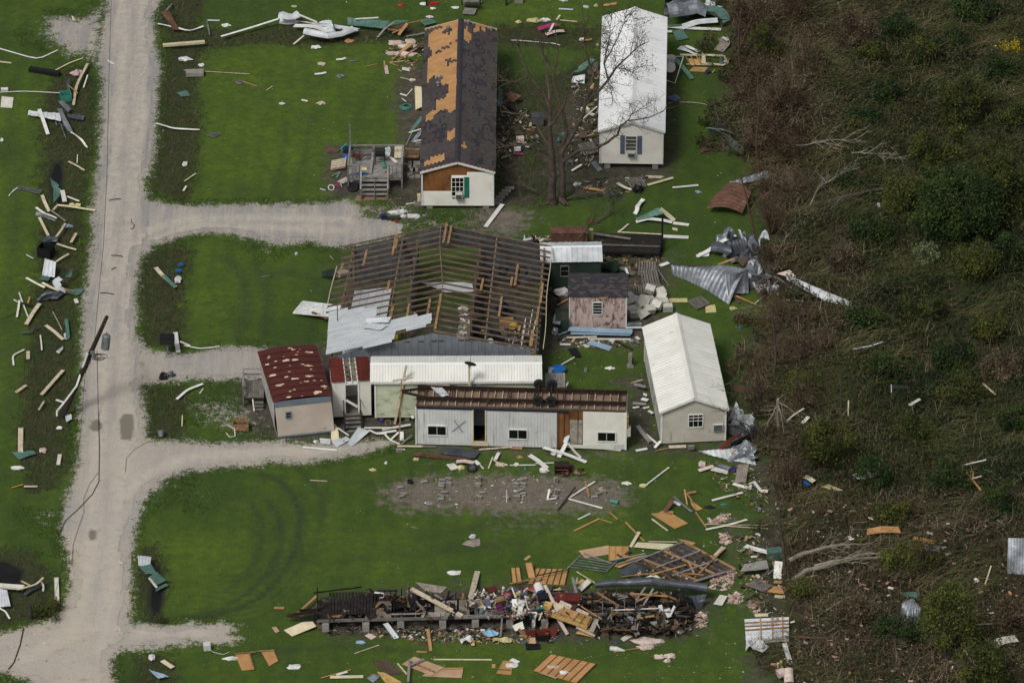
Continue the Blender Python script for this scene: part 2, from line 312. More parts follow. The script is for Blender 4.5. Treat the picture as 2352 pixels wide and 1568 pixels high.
class NG:
 def __init__(s,name):
  s.m=bpy.data.materials.new(name);s.m.use_nodes=True;s.N,s.L=s.m.node_tree.nodes,s.m.node_tree.links;s.b=s.N['Principled BSDF']
  s.pos=s.N.new('ShaderNodeNewGeometry').outputs['Position'];MATS[name]=s.m
 def attr(s,n):a=s.N.new('ShaderNodeAttribute');a.attribute_name=n;return a.outputs['Fac']
 def noise(s,sc_,det=3,r=.6,stretch=None):
  n=s.N.new('ShaderNodeTexNoise');n.inputs['Scale'].default_value=sc_;n.inputs['Detail'].default_value=det;n.inputs['Roughness'].default_value=r
  v=s.pos
  if stretch:mp=s.N.new('ShaderNodeMapping');mp.inputs['Scale'].default_value=stretch;s.L.new(v,mp.inputs['Vector']);v=mp.outputs[0]
  s.L.new(v,n.inputs['Vector']);return n.outputs['Fac']
 def vor(s,sc_):
  n=s.N.new('ShaderNodeTexVoronoi');n.inputs['Scale'].default_value=sc_;s.L.new(s.pos,n.inputs['Vector']);return n
 def ma(s,op,a,b=None,c=None):
  n=s.N.new('ShaderNodeMath');n.operation=op
  for k,v in enumerate((a,b,c)):
   if v is None:continue
   if isinstance(v,(int,float)):n.inputs[k].default_value=v
   else:s.L.new(v,n.inputs[k])
  return n.outputs[0]
 def rng(s,v,a,b,c=0.,d=1.):
  n=s.N.new('ShaderNodeMapRange')
  for k,q in(('From Min',a),('From Max',b),('To Min',c),('To Max',d)):n.inputs[k].default_value=q
  s.L.new(v,n.inputs['Value']);return n.outputs[0]
 def mix(s,f,A,B,mode='MIX'):
  x=s.N.new('ShaderNodeMix');x.data_type='RGBA';x.blend_type=mode;x.clamp_factor=True
  if isinstance(f,(int,float)):x.inputs[0].default_value=f
  else:s.L.new(f,x.inputs[0])
  for k,v in((6,A),(7,B)):
   if isinstance(v,tuple):x.inputs[k].default_value=v if len(v)==4 else v+(1,)
   else:s.L.new(v,x.inputs[k])
  return x.outputs[2]
def gravel_colour(g):
 a=g.mix(g.rng(g.noise(.12,3),.4,.6),(.52,.455,.37),(.41,.385,.355))
 sep=g.N.new('ShaderNodeSeparateXYZ');g.L.new(g.pos,sep.inputs[0])
 a=g.mix(g.rng(g.ma('ADD',sep.outputs[1],g.ma('MULTIPLY',g.noise(.2,2),10.)),-18,12),a,(.32,.305,.29))
 a=g.mix(g.rng(g.noise(.7,6,.75,(2.4,.22,1)),.42,.62,0,.8),a,(.50,.45,.375))
 a=g.mix(g.rng(g.noise(1.3,5,.7),.56,.72,0,.6),a,(.22,.205,.185))
 a=g.mix(g.rng(g.noise(9,4,.85),.38,.62,0,.62),a,g.mix(.5,a,(.13,.125,.12)))
 return g.mix(g.rng(g.vor(13).outputs['Color'],.75,.95,0,.5),a,(.5,.49,.47))
def ground_material():
 g=NG('ground_cover')
 mid=g.noise(1.7,5,.7);fine=g.noise(6,4,.75);vf=g.noise(22,2,.8)
 grass=g.mix(g.attr('lush'),(.038,.072,.012),(.120,.185,.014))
 grass=g.mix(g.rng(mid,.40,.62,0,.55),grass,(.026,.050,.012))
 grass=g.mix(g.rng(fine,.35,.7,0,.7),grass,(.062,.110,.016))
 grass=g.mix(g.rng(vf,.5,.75,0,.5),grass,(.018,.032,.008))
 grass=g.mix(g.rng(g.noise(.35,5,.7),.58,.72,0,.55),grass,(.075,.085,.028))
 grass=g.mix(g.ma('MULTIPLY',g.attr('track'),g.rng(g.noise(3,4,.7),.25,.6)),grass,(.030,.042,.024))
 weed=g.mix(g.rng(g.noise(1.2,4,.7),.4,.6),(.034,.052,.015),(.058,.056,.024))
 weed=g.mix(g.rng(fine,.45,.7),weed,(.020,.022,.012))
 mud=g.mix(g.rng(g.noise(1.5,5,.7),.4,.62),(.060,.052,.042),(.125,.105,.085))
 mud=g.mix(g.rng(g.noise(9,4,.8),.45,.65),mud,(.035,.032,.028))
 wood=g.mix(g.rng(g.noise(.5,4,.7),.4,.6),(.022,.022,.010),(.060,.045,.028))
 n=g.ma('SUBTRACT',g.noise(1.6,6,.72),.5)
 def zone(name,col,under,k=1.6,sharp=.12):
  v=g.ma('MULTIPLY_ADD',n,k,g.attr(name));return g.mix(g.rng(v,.5-sharp,.5+sharp),under,col)
 dirt=g.mix(g.rng(g.noise(1.2,5,.7),.38,.62),(.185,.155,.125),(.12,.105,.085));dirt=g.mix(g.rng(g.noise(7,4,.8),.5,.7),dirt,(.26,.23,.2))
 c=zone('weed',weed,grass);c=zone('dirt',dirt,c,2.2,.2);c=zone('mud',mud,c,2.2,.2);c=zone('wood',wood,c,1.2,.2)
 n2=g.ma('ADD',n,g.ma('MULTIPLY',g.ma('SUBTRACT',fine,.5),.9));c=g.mix(g.rng(g.ma('MULTIPLY_ADD',n2,1.1,g.attr('gravel')),.38,.56),c,gravel_colour(g))
 c=g.mix(g.rng(g.attr('wet'),.45,.7),c,(.008,.008,.008))
 g.L.new(c,g.b.inputs['Base Color'])
 g.L.new(g.rng(g.attr('wet'),.5,.7,.95,.12),g.b.inputs['Roughness']);g.b.inputs['Specular IOR Level'].default_value=.25
 bp=g.N.new('ShaderNodeBump');bp.inputs['Strength'].default_value=.8;bp.inputs['Distance'].default_value=.06
 g.L.new(g.ma('ADD',fine,vf),bp.inputs['Height']);g.L.new(bp.outputs[0],g.b.inputs['Normal'])
 return g.m
def road_material():
 g=NG('gravel');c=gravel_colour(g);p=g.attr('puddle');c=g.mix(g.ma('MULTIPLY',g.attr('rut'),g.rng(g.noise(1.5,5,.7),.3,.65,0,.6)),g.mix(.12,c,(.20,.19,.175)),(.53,.475,.39))
 c=g.mix(g.rng(p,.35,.6),c,(.19,.17,.135));g.L.new(c,g.b.inputs['Base Color']);g.b.inputs['Specular IOR Level'].default_value=.2
 g.L.new(g.rng(p,.4,.6,.95,.35),g.b.inputs['Roughness'])
 bp=g.N.new('ShaderNodeBump');bp.inputs['Strength'].default_value=.6;bp.inputs['Distance'].default_value=.04
 g.L.new(g.noise(14,3,.8),bp.inputs['Height']);g.L.new(bp.outputs[0],g.b.inputs['Normal']);return g.m
build_ground()
RMAT=road_material();RUTS=[[(284,-60),(281,200),(262,400),(252,560),(236,800),(230,960),(216,1150),(205,1300),(165,1460),(60,1510)],[(330,-60),(324,200),(308,420),(290,600),(289,800),(292,960),(272,1150),(258,1300),(240,1500)],[(300,600),(340,530),(420,505),(600,500),(800,505)],[(290,700),(330,560),(440,520),(600,520),(780,530)],[(275,1150),(330,1090),(430,1050),(620,1035),(800,1035)],[(200,1440),(330,1450),(460,1452)]]
def gravel_sheet(name,poly,z0,label):
 W=[V((p.x,p.y))for p in W2(poly)];xs,ys=[p.x for p in W],[p.y for p in W];h=.2
 X,Y=np.meshgrid(np.arange(min(xs)-1,max(xs)+1,h),np.arange(min(ys)-1,max(ys)+1,h))
 d=sdist(X,Y,W)+(fbm(X,Y,1.6,21)-.5)*.9-.45
 keep=(d[:-1,:-1]>0)&(d[1:,1:]>0)&(d[1:,:-1]>0)&(d[:-1,1:]>0)
 pd=np.zeros(X.shape)
 for q in PUDDLE:pd=np.maximum(pd,ss(sdist(X,Y,W2(q)),.35))
 zz=z0-.01*pd
 ny,nx=X.shape;i=np.arange(nx*ny).reshape(ny,nx);F=np.stack([i[:-1,:-1],i[:-1,1:],i[1:,1:],i[1:,:-1]],2)[keep]
 used,inv=np.unique(F.ravel(),return_inverse=True);P=np.stack([X.ravel()[used],Y.ravel()[used],zz.ravel()[used]],1)
 jx=(rng.random((len(P),2))-.5)*.1;P[:,:2]+=jx
 me=bpy.data.meshes.new(name);me.from_pydata(P.tolist(),[],inv.reshape(-1,4).tolist());me.update()
 rt=np.zeros(X.shape)
 for l in RUTS:rt=np.maximum(rt,np.clip(1.25-ldist(X,Y,W2(l))/.62,0,1))
 for nm,a in(('puddle',pd),('rut',rt)):at=me.attributes.new(nm,'FLOAT','POINT');at.data.foreach_set('value',a.ravel()[used].astype(np.float32))
 me.polygons.foreach_set('use_smooth',[True]*len(me.polygons));me.materials.append(RMAT)
 o=bpy.data.objects.new(name,me);COL.objects.link(o);tag(o,label,kind='structure')
gravel_sheet('gravel_road',ROAD,.022,'pale gravel lane running up the left side')
for k,d in enumerate(DRIVES):gravel_sheet('gravel_driveway',d,.018-.003*k,'gravel driveway turning off the lane')
# ================================================================ materials
Zv=V((0,0,1))
M(WS,'dcdad2','cfccc2',.8,.6,streak=('a8a496',.2,(2.5,2.5,.35)))
M(WT,'d8d8d4','c6c6c0',2,.5);M('white_roof','e2e3e3','d8dadb',.5,.5,streak=('b0b0a8',.22,(.5,.5,.5)),spec=.4,vary=.03)
M('old_white_roof','dfdfd8','d2d2ca',.7,.55,spots=('9a998c',.18,1.5),vary=.04)
M('cream_siding','b5b1a5','a6a295',1.,.7,streak=('5e5a4e',.3,(3,3,.6)),vary=.03)
M('torn_siding','b4b4ae','9c9d98',1.5,.65,streak=('66645e',.36,(4,4,.7)),vary=.05)
M('green_siding','b4baa2','a3ab92',.9,.7,streak=('6d7158',.36,(.9,2.5,2.2)))
M('grey_panel','c4c5c3','b2b4b4',.8,.6,streak=('7c7b72',.32,(4,4,.35)))
M('pink_cream_panel','cfc4b8','c2b5a8',.6,.65,streak=('8f7a66',.22,(3,3,.3)))
M('blue_grey_band','76828c','66727d',1.5,.6,streak=('8c6a55',.22,(3,3,.6)))
M('plywood_brown','82562f','684526',1.,.85,streak=('4e3018',.40,(1.5,1.5,.5)),vary=.06)
M('osb','b58a5c','a2794d',1.2,.85,spots=('7f5628',.12,9),vary=.05)
M('plywood','b58d5a','a07a4b',1.4,.8,spots=('7d5c38',.18,4));M(PP,'b79a7c','a3866a',1.2,.8,spots=('85684e',.2,3))
M(FW,'ac875c','94714a',2,.8,streak=('7a5530',.25,(1,1,1)));M(WW,'75706a','5c5853',2,.9,spots=('45423e',.3,3));M(GW,'8c8a86','73716d',2,.85,spots=('57544f',.3,3))
M(OB,'c9bda6','b0a38b',3,.8,spots=('776a56',.32,5));M(WB,'d9d6ca','c3bfb2',2,.6,spots=('8f8a7c',.2,5));M(CB,'ccc3a6','b9af90',2,.7)
M(BW,'5a4a3d','463a30',2,.85,spots=('9a7d56',.12,4));M('lumber_top','80705c','625444',2,.85,spots=('4d3c2a',.35,5));M(BT,'a3835f','836646',2.5,.85,spots=('5a3f26',.42,7))
M('rafter_wood','77675a','5e5045',2,.85,spots=('3f342b',.2,4));M(DW,'2e2b28','211f1d',2,.9,spots=('4d4a46',.25,3));M(BN,'26231f','171513',2.2,.9,spots=('5a554e',.25,4));M('ash_floor','7d7468','5e564c',1.6,.9,spots=('2a2724',.3,2.2));M(AP,'9b9289','7d756b',2.5,.9,spots=('45403a',.3,4))
M('shingle_a','4b4644','3f3b3a',3,.95,vary=.05);M('shingle_b','35343a','2c2b30',3,.95,vary=.05);M('felt','39353a','4a403e',.8,.95)
M(GV,'8c9196','62686f',1.5,.45,.35,streak=('c3c8cc',.26,(1.6,1.6,3.5)),bump=.2);M(ZD,'555b62','3e4349',1.2,.5,.3,streak=('9ba1a6',.22,(1,1,3)))
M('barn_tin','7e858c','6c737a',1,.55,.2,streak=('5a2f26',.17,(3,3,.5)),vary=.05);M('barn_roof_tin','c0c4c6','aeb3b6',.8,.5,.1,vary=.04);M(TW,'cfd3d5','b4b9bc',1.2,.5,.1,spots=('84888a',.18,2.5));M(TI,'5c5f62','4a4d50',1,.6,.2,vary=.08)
M(GT,'57786d','4a685f',1.4,.55,.1,spots=('97a79f',.16,3));M(BU,'8fa6b8','7a93a6',1.5,.5,.1,spots=('5b6770',.2,3));M(RS,'674a3c','4d362c',1.6,.85,spots=('8e5c3e',.25,3),streak=('a39684',.2,(3,3,1)))
M('maroon_roof','52251e','461f1a',1.5,.6,spots=('a4602f',.07,2.6),vary=.05);M('peel','d6cfc0','b8936a',5,.6);M('maroon','5e241b','491b15',1.5,.6,spots=('a4512a',.2,2))
M('glass','0b0d0f','14171a',2,.12,spec=.6);M('glass_grey','3a3d3c','55564f',2,.2,spec=.6);M('dark_inside','0c0b0a','141210',2,.95);M(BK,'121315','1a1b1d',3,.6);M('rubber','1b1b1c','262627',4,.85)
M('rim_grey','8b8b8b','6a6a6a',3,.4,.5);M(CN,'8e8b85','77746e',4,.95,spots=('5a5852',.2,6));M('green_shutter','1c6e5c','185e4f',2,.6);M('blue_shutter','59677a','4c596b',2,.6)
M('ac_white','c6c4ba','b2b0a5',3,.5,spots=('7d7568',.18,6));M('grille','5d5e5c','3c3d3c',8,.7);M('pink_paint','bca7a1','ad9791',1.5,.8,spots=('5b4b46',.36,3.2),streak=('6a5a54',.42,(6,6,1.2)));M('dark_green','24352b','1a261f',1.,.8,streak=('4b3f28',.25,(1,1,3)))
M(IN,'c9bab0','b5a298',5,.95,spots=('7a5c50',.3,9));M(FY,'bfa063','9a7d48',4,.95);M(CR,'33221b','261a15',2,.85,spots=('5d4030',.3,4));M('floor_pink','8a7563','6f5c4c',1.2,.9,spots=('5b432f',.25,2.5))
M('wire','101010','191919',2,.6);M('pole_wood','2d2621','221c18',3,.9);M(PW,'d5d5cd','c2c2b8',3,.4);M('navy','1b2a4a','16223c',2,.5);M(BP,'1f5fa8','1a5190',2,.4);M('teal','3f8576','346e62',2,.5);M('purple','2c1c62','231650',2,.5)
M('pink','c0307a','a72768',2,.5);M('red','a5221f','8c1c1a',2,.5);M('yellow','b99a3a','9f842f',2,.6);M(CW,'d8d8d6','bcbcba',3,.9);M('cloth_blue','8fb4c8','769cb2',3,.9);M(CY,'c9c08c','b0a676',3,.9);M('cloth_purple','5b1f4e','47183d',3,.9)
M('paver','8a6a5c','7a5c50',3,.9,spots=('5c4a42',.2,4));M('spray_grey','777b7d','84888a',3,.8);M('navy_band','1d2836','18222e',2,.6)
# ================================================================ building helpers
def clad(mb,O,U,N,L,ze,rise=0,holes=(),mode='h',pitch=.2,depth=.03,wob=0):
 """boards or ribbed sheets over a wall (gable if rise) with rectangular openings"""
 P=lambda u,z,n:O+U*u+Zv*z+N*n
 def cut(a,b,rs):
  out=[(a,b)]
  for x,y in rs:
   out=[q for p in out for q in((p[0],min(p[1],x)),(max(p[0],y),p[1]))if q[1]-q[0]>1e-3]
  return out
 if mode=='h':
  z=0
  while z<ze+rise-.02:
   za,zb=z,min(z+pitch,ze+rise);zm=(za+zb)/2
   lim=lambda q:(0,L)if q<=ze else(L/2*(q-ze)/rise,L-L/2*(q-ze)/rise)
   (a0,a1),(b0,b1)=lim(za),lim(zb)
   for s,e in cut(a0,a1,[(h[0],h[1])for h in holes if h[2]<=zm<=h[3]]):
    s2,e2=(b0 if s==a0 else s),(b1 if e==a1 else e)
    if e2-s2<.01:continue
    w=ru(0,wob)
    mb.add([P(s,za,depth+w),P(e,za,depth+w),P(e2,zb,w),P(s2,zb,w),P(s,za,0),P(e,za,0)],[(0,1,2,3),(4,5,1,0)])
   z+=pitch
 else:
  u=0
  while u<L-.01:
   ua,ub=u,min(u+pitch,L);um=(ua+ub)/2
   top=lambda q:ze+(rise*(1-abs(q-L/2)/(L/2))if rise else 0)
   for s,e in cut(0,max(top(ua),top(ub)),[(h[2],h[3])for h in holes if h[0]<=um<=h[1]]):
    ea,eb=(min(e,top(ua)),min(e,top(ub)));r=min(.05,pitch*.25);w=ru(0,wob)
    mb.add([P(ua,s,w),P(ua+r*.4,s,depth+w),P(ua+r,s,depth+w),P(ua+r*1.4,s,w),P(ub,s,w),P(ua,ea,w),P(ua+r*.4,ea,depth+w),P(ua+r,ea,depth+w),P(ua+r*1.4,ea,w),P(ub,eb,w)],[(0,1,6,5),(1,2,7,6),(2,3,8,7),(3,4,9,8)])
   u+=pitch
 return mb
def prism(mb,O,U,W,L,D,ze,rise):
 a=[O,O+U*L,O+U*L+Zv*ze,O+U*L/2+Zv*(ze+rise),O+Zv*ze];b=[p+W*D for p in a]
 return mb.add(a+b,[(0,1,2,3,4),(9,8,7,6,5),(0,5,6,1),(1,6,7,2),(2,7,8,3),(3,8,9,4),(4,9,5,0)])
def window(par,O,U,N,u0,u1,z0,z1,cols=2,rows=1,fr=WT,pane='glass',t=.06,name='window',proud=.045):
 f=MB();P=lambda u,z,n=0:O+U*u+Zv*z+N*n
 for a,b in(((u0,z0),(u1,z0)),((u0,z1),(u1,z1))):f.bar(P(*a,proud),P(*b,proud),.07,t,Zv)
 for u in(u0,u1):f.bar(P(u,z0+t/2,proud),P(u,z1-t/2,proud),.07,t,U)
 for i in range(1,cols):u=u0+(u1-u0)*i/cols;f.bar(P(u,z0+t/2,proud-.008),P(u,z1-t/2,proud-.008),.045,t*.45,U)
 for i in range(1,rows):z=z0+(z1-z0)*i/rows;f.bar(P(u0+t/2,z,proud-.012),P(u1-t/2,z,proud-.012),.045,t*.45,Zv)
 w=f.bd(name,fr,par);cw,ch=(u1-u0)/cols,(z1-z0)/rows
 for i in range(cols):
  for j in range(rows):
   hexa([P(u0+cw*i+.01,z0+ch*j+.01,.024),P(u0+cw*(i+1)-.01,z0+ch*j+.01,.024),P(u0+cw*(i+1)-.01,z0+ch*j+.01,.034),P(u0+cw*i+.01,z0+ch*j+.01,.034)],[P(u0+cw*i+.01,z0+ch*(j+1)-.01,.024),P(u0+cw*(i+1)-.01,z0+ch*(j+1)-.01,.024),P(u0+cw*(i+1)-.01,z0+ch*(j+1)-.01,.034),P(u0+cw*i+.01,z0+ch*(j+1)-.01,.034)]).bd('pane',pane,w)
 return w
def acbox(par,O,U,N,u0,u1,z0,z1,d=.34):
 P=lambda u,z,n:O+U*u+Zv*z+N*n
 b=hexa([P(u0,z0,d),P(u1,z0,d),P(u1,z0,.02),P(u0,z0,.02)],[P(u0,z1,d),P(u1,z1,d),P(u1,z1,.02),P(u0,z1,.02)]).bd('air_conditioner','ac_white',par)
 g=MB();n=5
 for i in range(n):
  z=z0+.05+(z1-z0-.1)*i/(n-1);g.bar(P(u0+.04,z,d+.012),P(u1-.04,z,d+.012),.02,.025,Zv)
 g.hexa([P(u0+.05,z0+.03,d+.008),P(u1-.05,z0+.03,d+.008),P(u1-.05,z0+.03,d+.003),P(u0+.05,z0+.03,d+.003)],[P(u0+.05,z1-.06,d+.008),P(u1-.05,z1-.06,d+.008),P(u1-.05,z1-.06,d+.003),P(u0+.05,z1-.06,d+.003)])
 g.bd('grille','grille',b)
def panel_mesh(w,L,rib,h=.022,sag=0):
 xs=[0];zs=[0];n=max(1,round(w/rib));r=w/n
 for i in range(n):
  x=i*r;rw=min(.03,r*.2);xs+=[x+.004,x+.012+rw,x+.02+rw*2];zs+=[h,h,0]
 xs.append(w-.006);zs.append(0)
 m=MB();m.grid([[V((x,L*j/2,z-sag*(j==1)))for x,z in zip(xs,zs)]for j in range(3)],.01);return m
def roof_slope(par,E0,D,length,S,slen,w,rib,mat,name='roof_panel',jig=.003):
 D=D.normalized();S=S.normalized();N=D.cross(S).normalized()
 if N.z<0:N=-N
 n=max(1,round(length/w));ww=length/n;first=None;org=ORG[par]
 me=panel_mesh(ww,slen,rib)
 for i in range(n):
  o=E0+D*(ww*i)+N*ru(0,jig)-org;X=D;
  m4=frame4(o,X,S,N)if D.cross(S).dot(N)>0 else frame4(o+D*ww,-D,S,N)
  if first is None:
   a=bpy.data.meshes.new(name);a.from_pydata([tuple(v)for v in me.v],[],me.f);a.update();a.materials.append(MATS[mat])
   first=bpy.data.objects.new(name,a);COL.objects.link(first);first.parent=par;first.matrix_basis=m4;ORG[first]=org
  else:share(first,name,par,m4)
def hframe(L,R,F,B,zr):
 """frame of a gable house from its front corners and ridge ends"""
 f,b=G(*F,zr),G(*B,zr);W=(b-f);W.z=0;D=W.length;W.normalize();U=V((W.y,-W.x,0))
 return L,R,U,W,D
def gable(name,label,cat,FL,FR,z0,ze,rise,ridgeF,ridgeB,roofmat,rib,pw,wallmat,mode,pitch,oh=.18,holes=(),core='dark_inside',roof=True,sidemat=None,backcut=0):
 a,b=G(*FL,z0),G(*FR,z0);_,_,U,W,D=hframe(a,b,ridgeF,ridgeB,z0+ze+rise)
 L=(b-a).dot(U);mid=(a+b)/2;O=mid-U*L/2;D-=oh*1.4
 e=E(name,O-Zv*z0,label,cat)
 prism(MB(),O+U*.03+W*.03,U,W,L-.06,D-.06,ze-.01,rise-.01).bd('frame',core,e)
 clad(MB(),O,U,-W,L,ze,rise,holes,mode,pitch).bd('front_wall',wallmat,e)
 clad(MB(),O+W*D,-W,-U,D,ze,0,(),mode,pitch).bd('side_wall',sidemat or wallmat,e)
 clad(MB(),O+U*L,W,U,D,ze,0,(),mode,pitch).bd('side_wall',wallmat,e)
 clad(MB(),O+U*L+W*D,-U,W,L,ze,rise,(),mode,pitch).bd('back_wall',wallmat,e)
 for q in(O,O+U*L,O+U*L+W*D,O+W*D):bar(q,q+Zv*ze,.11,.11,U).bd('corner_trim',WT,e)
 n=max(3,int(D/2.4))
 for i in range(n+1):
  for s in(.5,L-.5):
   q=O+U*s+W*(.25+(D-.5)*i/n);box(V((q.x,q.y,z0/2)),(.4,.4,z0-.01)).bd('pier',CN,e)
 sl=math.hypot(L/2,rise);k=oh
 S1=(U*(L/2)+Zv*rise).normalized();S2=(-U*(L/2)+Zv*rise).normalized();zo=Zv*.035
 E1=O+Zv*ze-S1*k-W*k+zo;E2=O+U*L+Zv*ze-S2*k-W*k+zo
 for Ee,S in((E1,S1),(E2,S2)):
  T0=Ee+S*(sl+k-.012);bar(Ee-Zv*.06-W*.015,T0-Zv*.06-W*.015,.03,.15,Zv).bd('rake_trim',WT,e)
  bar(Ee-Zv*.06+W*(D+2*k+.015),T0-Zv*.06+W*(D+2*k+.015),.03,.15,Zv).bd('rake_trim',WT,e)
 if roof:
  roof_slope(e,E1,W,D+2*k,S1,sl+k,pw,rib,roofmat);roof_slope(e,E2,W,D+2*k,S2,sl+k,pw,rib,roofmat)
  R0=O+U*L/2+Zv*(ze+rise+.045)-W*(k+.02);R1=R0+W*(D+2*k+.04);c=MB()
  c.grid([[R+(-S1)*.24+Zv*.022,R+(-S1)*.03+Zv*.045,R+Zv*.05,R+(-S2)*.03+Zv*.045,R+(-S2)*.24+Zv*.022]for R in(R0,(R0+R1)/2,R1)],.012);c.bd('ridge_cap',roofmat,e)
 return e,O,U,W,L,D,(E1,S1,E2,S2,sl,k)
e,O,U,W,L,D,RF=gable('mobile_home','long cream mobile home with a dark shingle roof half stripped to orange board','house',(970,471),(1133,472.5),.3,2.7,.74,(1050.5,369),(1058.5,42.5),None,.3,.9,WS,'h',.125,.14,((0,2.,1.14,9),(1.98,3.05,2.32,9),(3.04,9,2.6,9),(2.05,2.85,.45,.62)),core='plywood_brown',roof=False)
E1,S1,E2,S2,sl,k=RF
def roofpts(Ee,S,N):
 o=Ee;n=W.cross(S).normalized();n=n if n.z>0 else-n
 def f(x,y,c=1,r=0):
  X,Y=588*c+x/4,392*r+y/4;d=G(X,Y,0)-CAM;t=(o-CAM).dot(n)/d.dot(n);q=CAM+d*t-o;return(q.dot(W),q.dot(S))
 return f,n
LEFT=[[(1585,310),(1640,285),(1700,260),(1745,225),(1868,192),(1865,370),(1860,440),(1855,560),(1842,640),(1848,760),(1843,990),(1780,1045),(1735,1000),(1720,1012),(1640,1050),(1640,1095),(1560,1135),(1560,1055),(1650,1008),(1650,940),(1760,890),(1765,780),(1700,785),(1690,720),(1620,700),(1572,772),(1570,640),(1590,520),(1592,480),(1580,380)],[(1760,1215),(1835,1180),(1838,1260),(1758,1315)],[(1550,1490),(1640,1445),(1742,1412),(1735,1465),(1630,1510),(1550,1532)]]
RIGHT=[[(1902,250),(1940,248),(1945,300),(1985,322),(1985,368),(1960,385),(1912,385),(1900,340)],[(2012,225),(2045,230),(2046,305),(2000,305)],[(2072,245),(2098,255),(2097,302),(2076,302)],[(1870,1322),(1910,1315),(1938,1355),(1925,1370),(1875,1352)]]
KEEP=[[(1700,320),(1750,270),(1795,280),(1780,310)],[(1770,400),(1850,375),(1790,410)],[(1600,478),(1620,490),(1615,520),(1560,530)],[(1665,482),(1700,465),(1700,488)],[(1715,440),(1780,432),(1780,445),(1720,455)],[(1740,560),(1850,545),(1845,562),(1780,580),(1770,610),(1755,578)]]
deck_len=D+2*k
for side,(Ee,S,bare)in enumerate(((E1,S1,LEFT),(E2,S2,RIGHT))):
 f,n=roofpts(Ee,S,0);poly=[[f(*p)for p in q]for q in bare];keep=[[f(*p)for p in q]for q in KEEP]
 nb=18
 for i in range(nb):
  a,b=deck_len*i/nb+.004,deck_len*(i+1)/nb-.004
  hexa([Ee+W*a,Ee+W*b,Ee+W*b+S*(sl+k),Ee+W*a+S*(sl+k)],[Ee+W*a+n*.02,Ee+W*b+n*.02,Ee+W*b+S*(sl+k)+n*.02,Ee+W*a+S*(sl+k)+n*.02]).bd('roof_board','osb',e)
 A,B,Cc=MB(),MB(),MB();tw,cw=.32,.145;ni,nj=int(deck_len/tw),int((sl+k)/cw)
 gi,gj=np.meshgrid(np.arange(ni)+.5,np.arange(nj)+.5);gu,gs=gi*tw,gj*cw
 inside=np.zeros(gu.shape,bool);jx,jy=(fbm(gu,gs,1.2,31)-.5)*.4,(fbm(gu,gs,1.2,41)-.5)*.3
 for q in poly:inside|=sdist(gu+jx,gs+jy,q)>0
 if side==0:
  for q in keep:inside&=~(sdist(gu,gs,q)>-.05)
 for j in range(nj):
  for i in range(ni):
   if inside[j,i]:continue
   u0,s0=i*tw+(j%2)*tw*.5-.08,j*cw;u0=max(0,u0);m=fbm(u0,s0*3,2.2,50+side)
   torn=m>.56 and random.random()<.9
   if torn:Cc.hexa(*[[Ee+W*x+S*y+n*z for x,y in((u0,s0),(u0+tw,s0),(u0+tw,s0+cw),(u0,s0+cw))]for z in(.021,.026)]);continue
   t=A if vnoise(i,j,3,77)>.30+ru(-.22,.22)else B;h=.042+ru(0,.006)
   P=[(u0+.008,s0-.02,h),(u0+tw-.008,s0-.02,h),(u0+tw-.008,s0+cw,.03),(u0+.008,s0+cw,.03)]
   t.hexa([Ee+W*x+S*y+n*.021 for x,y,z in P],[Ee+W*x+S*y+n*z for x,y,z in P])
 A.bd('shingles','shingle_a',e,kind='stuff');B.bd('shingles','shingle_b',e,kind='stuff');Cc.bd('roofing_felt','felt',e,kind='stuff')
 for x,y in([(1770,285),(1690,735),(1675,790)]if side==0 else[(1950,225),(2160,288)]):
  u,s=f(x,y);q=Ee+W*u+S*s+n*.04;tube([q,q+Zv*.28],.11,8).tube([q+Zv*.26,q+Zv*.34],[.17,.05],8).bd('roof_vent',GV,e)
R0=O+U*L/2+Zv*(2.7+.74+.07)-W*k;c=MB();c.grid([[R-S1*.2,R+Zv*.03,R-S2*.2]for R in[R0+W*(deck_len*i/20)for i in range(21)]],.015);c.bd('ridge_cap','shingle_b',e)
N=-W
w=window(e,O,U,N,2.,2.83,.75,2.22,3,4)
hexa([O+U*2.87+Zv*.62+N*.01,O+U*3.2+Zv*.62+N*.01,O+U*3.2+Zv*.62+N*.045,O+U*2.87+Zv*.62+N*.045][::-1],[O+U*2.87+Zv*2.24+N*.01,O+U*3.2+Zv*2.24+N*.01,O+U*3.2+Zv*2.24+N*.045,O+U*2.87+Zv*2.24+N*.045][::-1]).bd('shutter','green_shutter',e,label='green shutter right of the window')
acbox(e,O,U,N,2.26,2.74,.64,1.05)
e,O,U,W,L,D,RF=gable('mobile_home','long white mobile home with clean white metal roof and blue grey shutters','house',(1378,376),(1521.5,375),.45,2.66,.72,(1448.5,277.5),(1456,17.5),'white_roof',.24,.95,WS,'h',.13,.17,(),core=WS)
N=-W;window(e,O,U,N,1.74,2.5,1.02,2.2,1,4,pane='glass_grey')
for a in(1.38,2.56):hexa([O+U*a+Zv*.75+N*q for q in(.01,)]+[O+U*(a+.32)+Zv*.75+N*.01,O+U*(a+.32)+Zv*.75+N*.045,O+U*a+Zv*.75+N*.045],[O+U*a+Zv*2.2+N*.01,O+U*(a+.32)+Zv*2.2+N*.01,O+U*(a+.32)+Zv*2.2+N*.045,O+U*a+Zv*2.2+N*.045]).bd('shutter','blue_shutter',e)
acbox(e,O,U,N,1.9,2.42,.66,1.)
e,O,U,W,L,D,RF=gable('house','askew white house with a ribbed white roof beside the woods','house',(1517,1009),(1667,1019),.12,2.5,.86,(1604,905),(1563,713),'old_white_roof',.33,.95,'cream_siding','h',.17,.2,(),core='cream_siding',sidemat='torn_siding')
N=-W;window(e,O,U,N,1.72,2.64,1.12,2.08,3,1);f=MB()
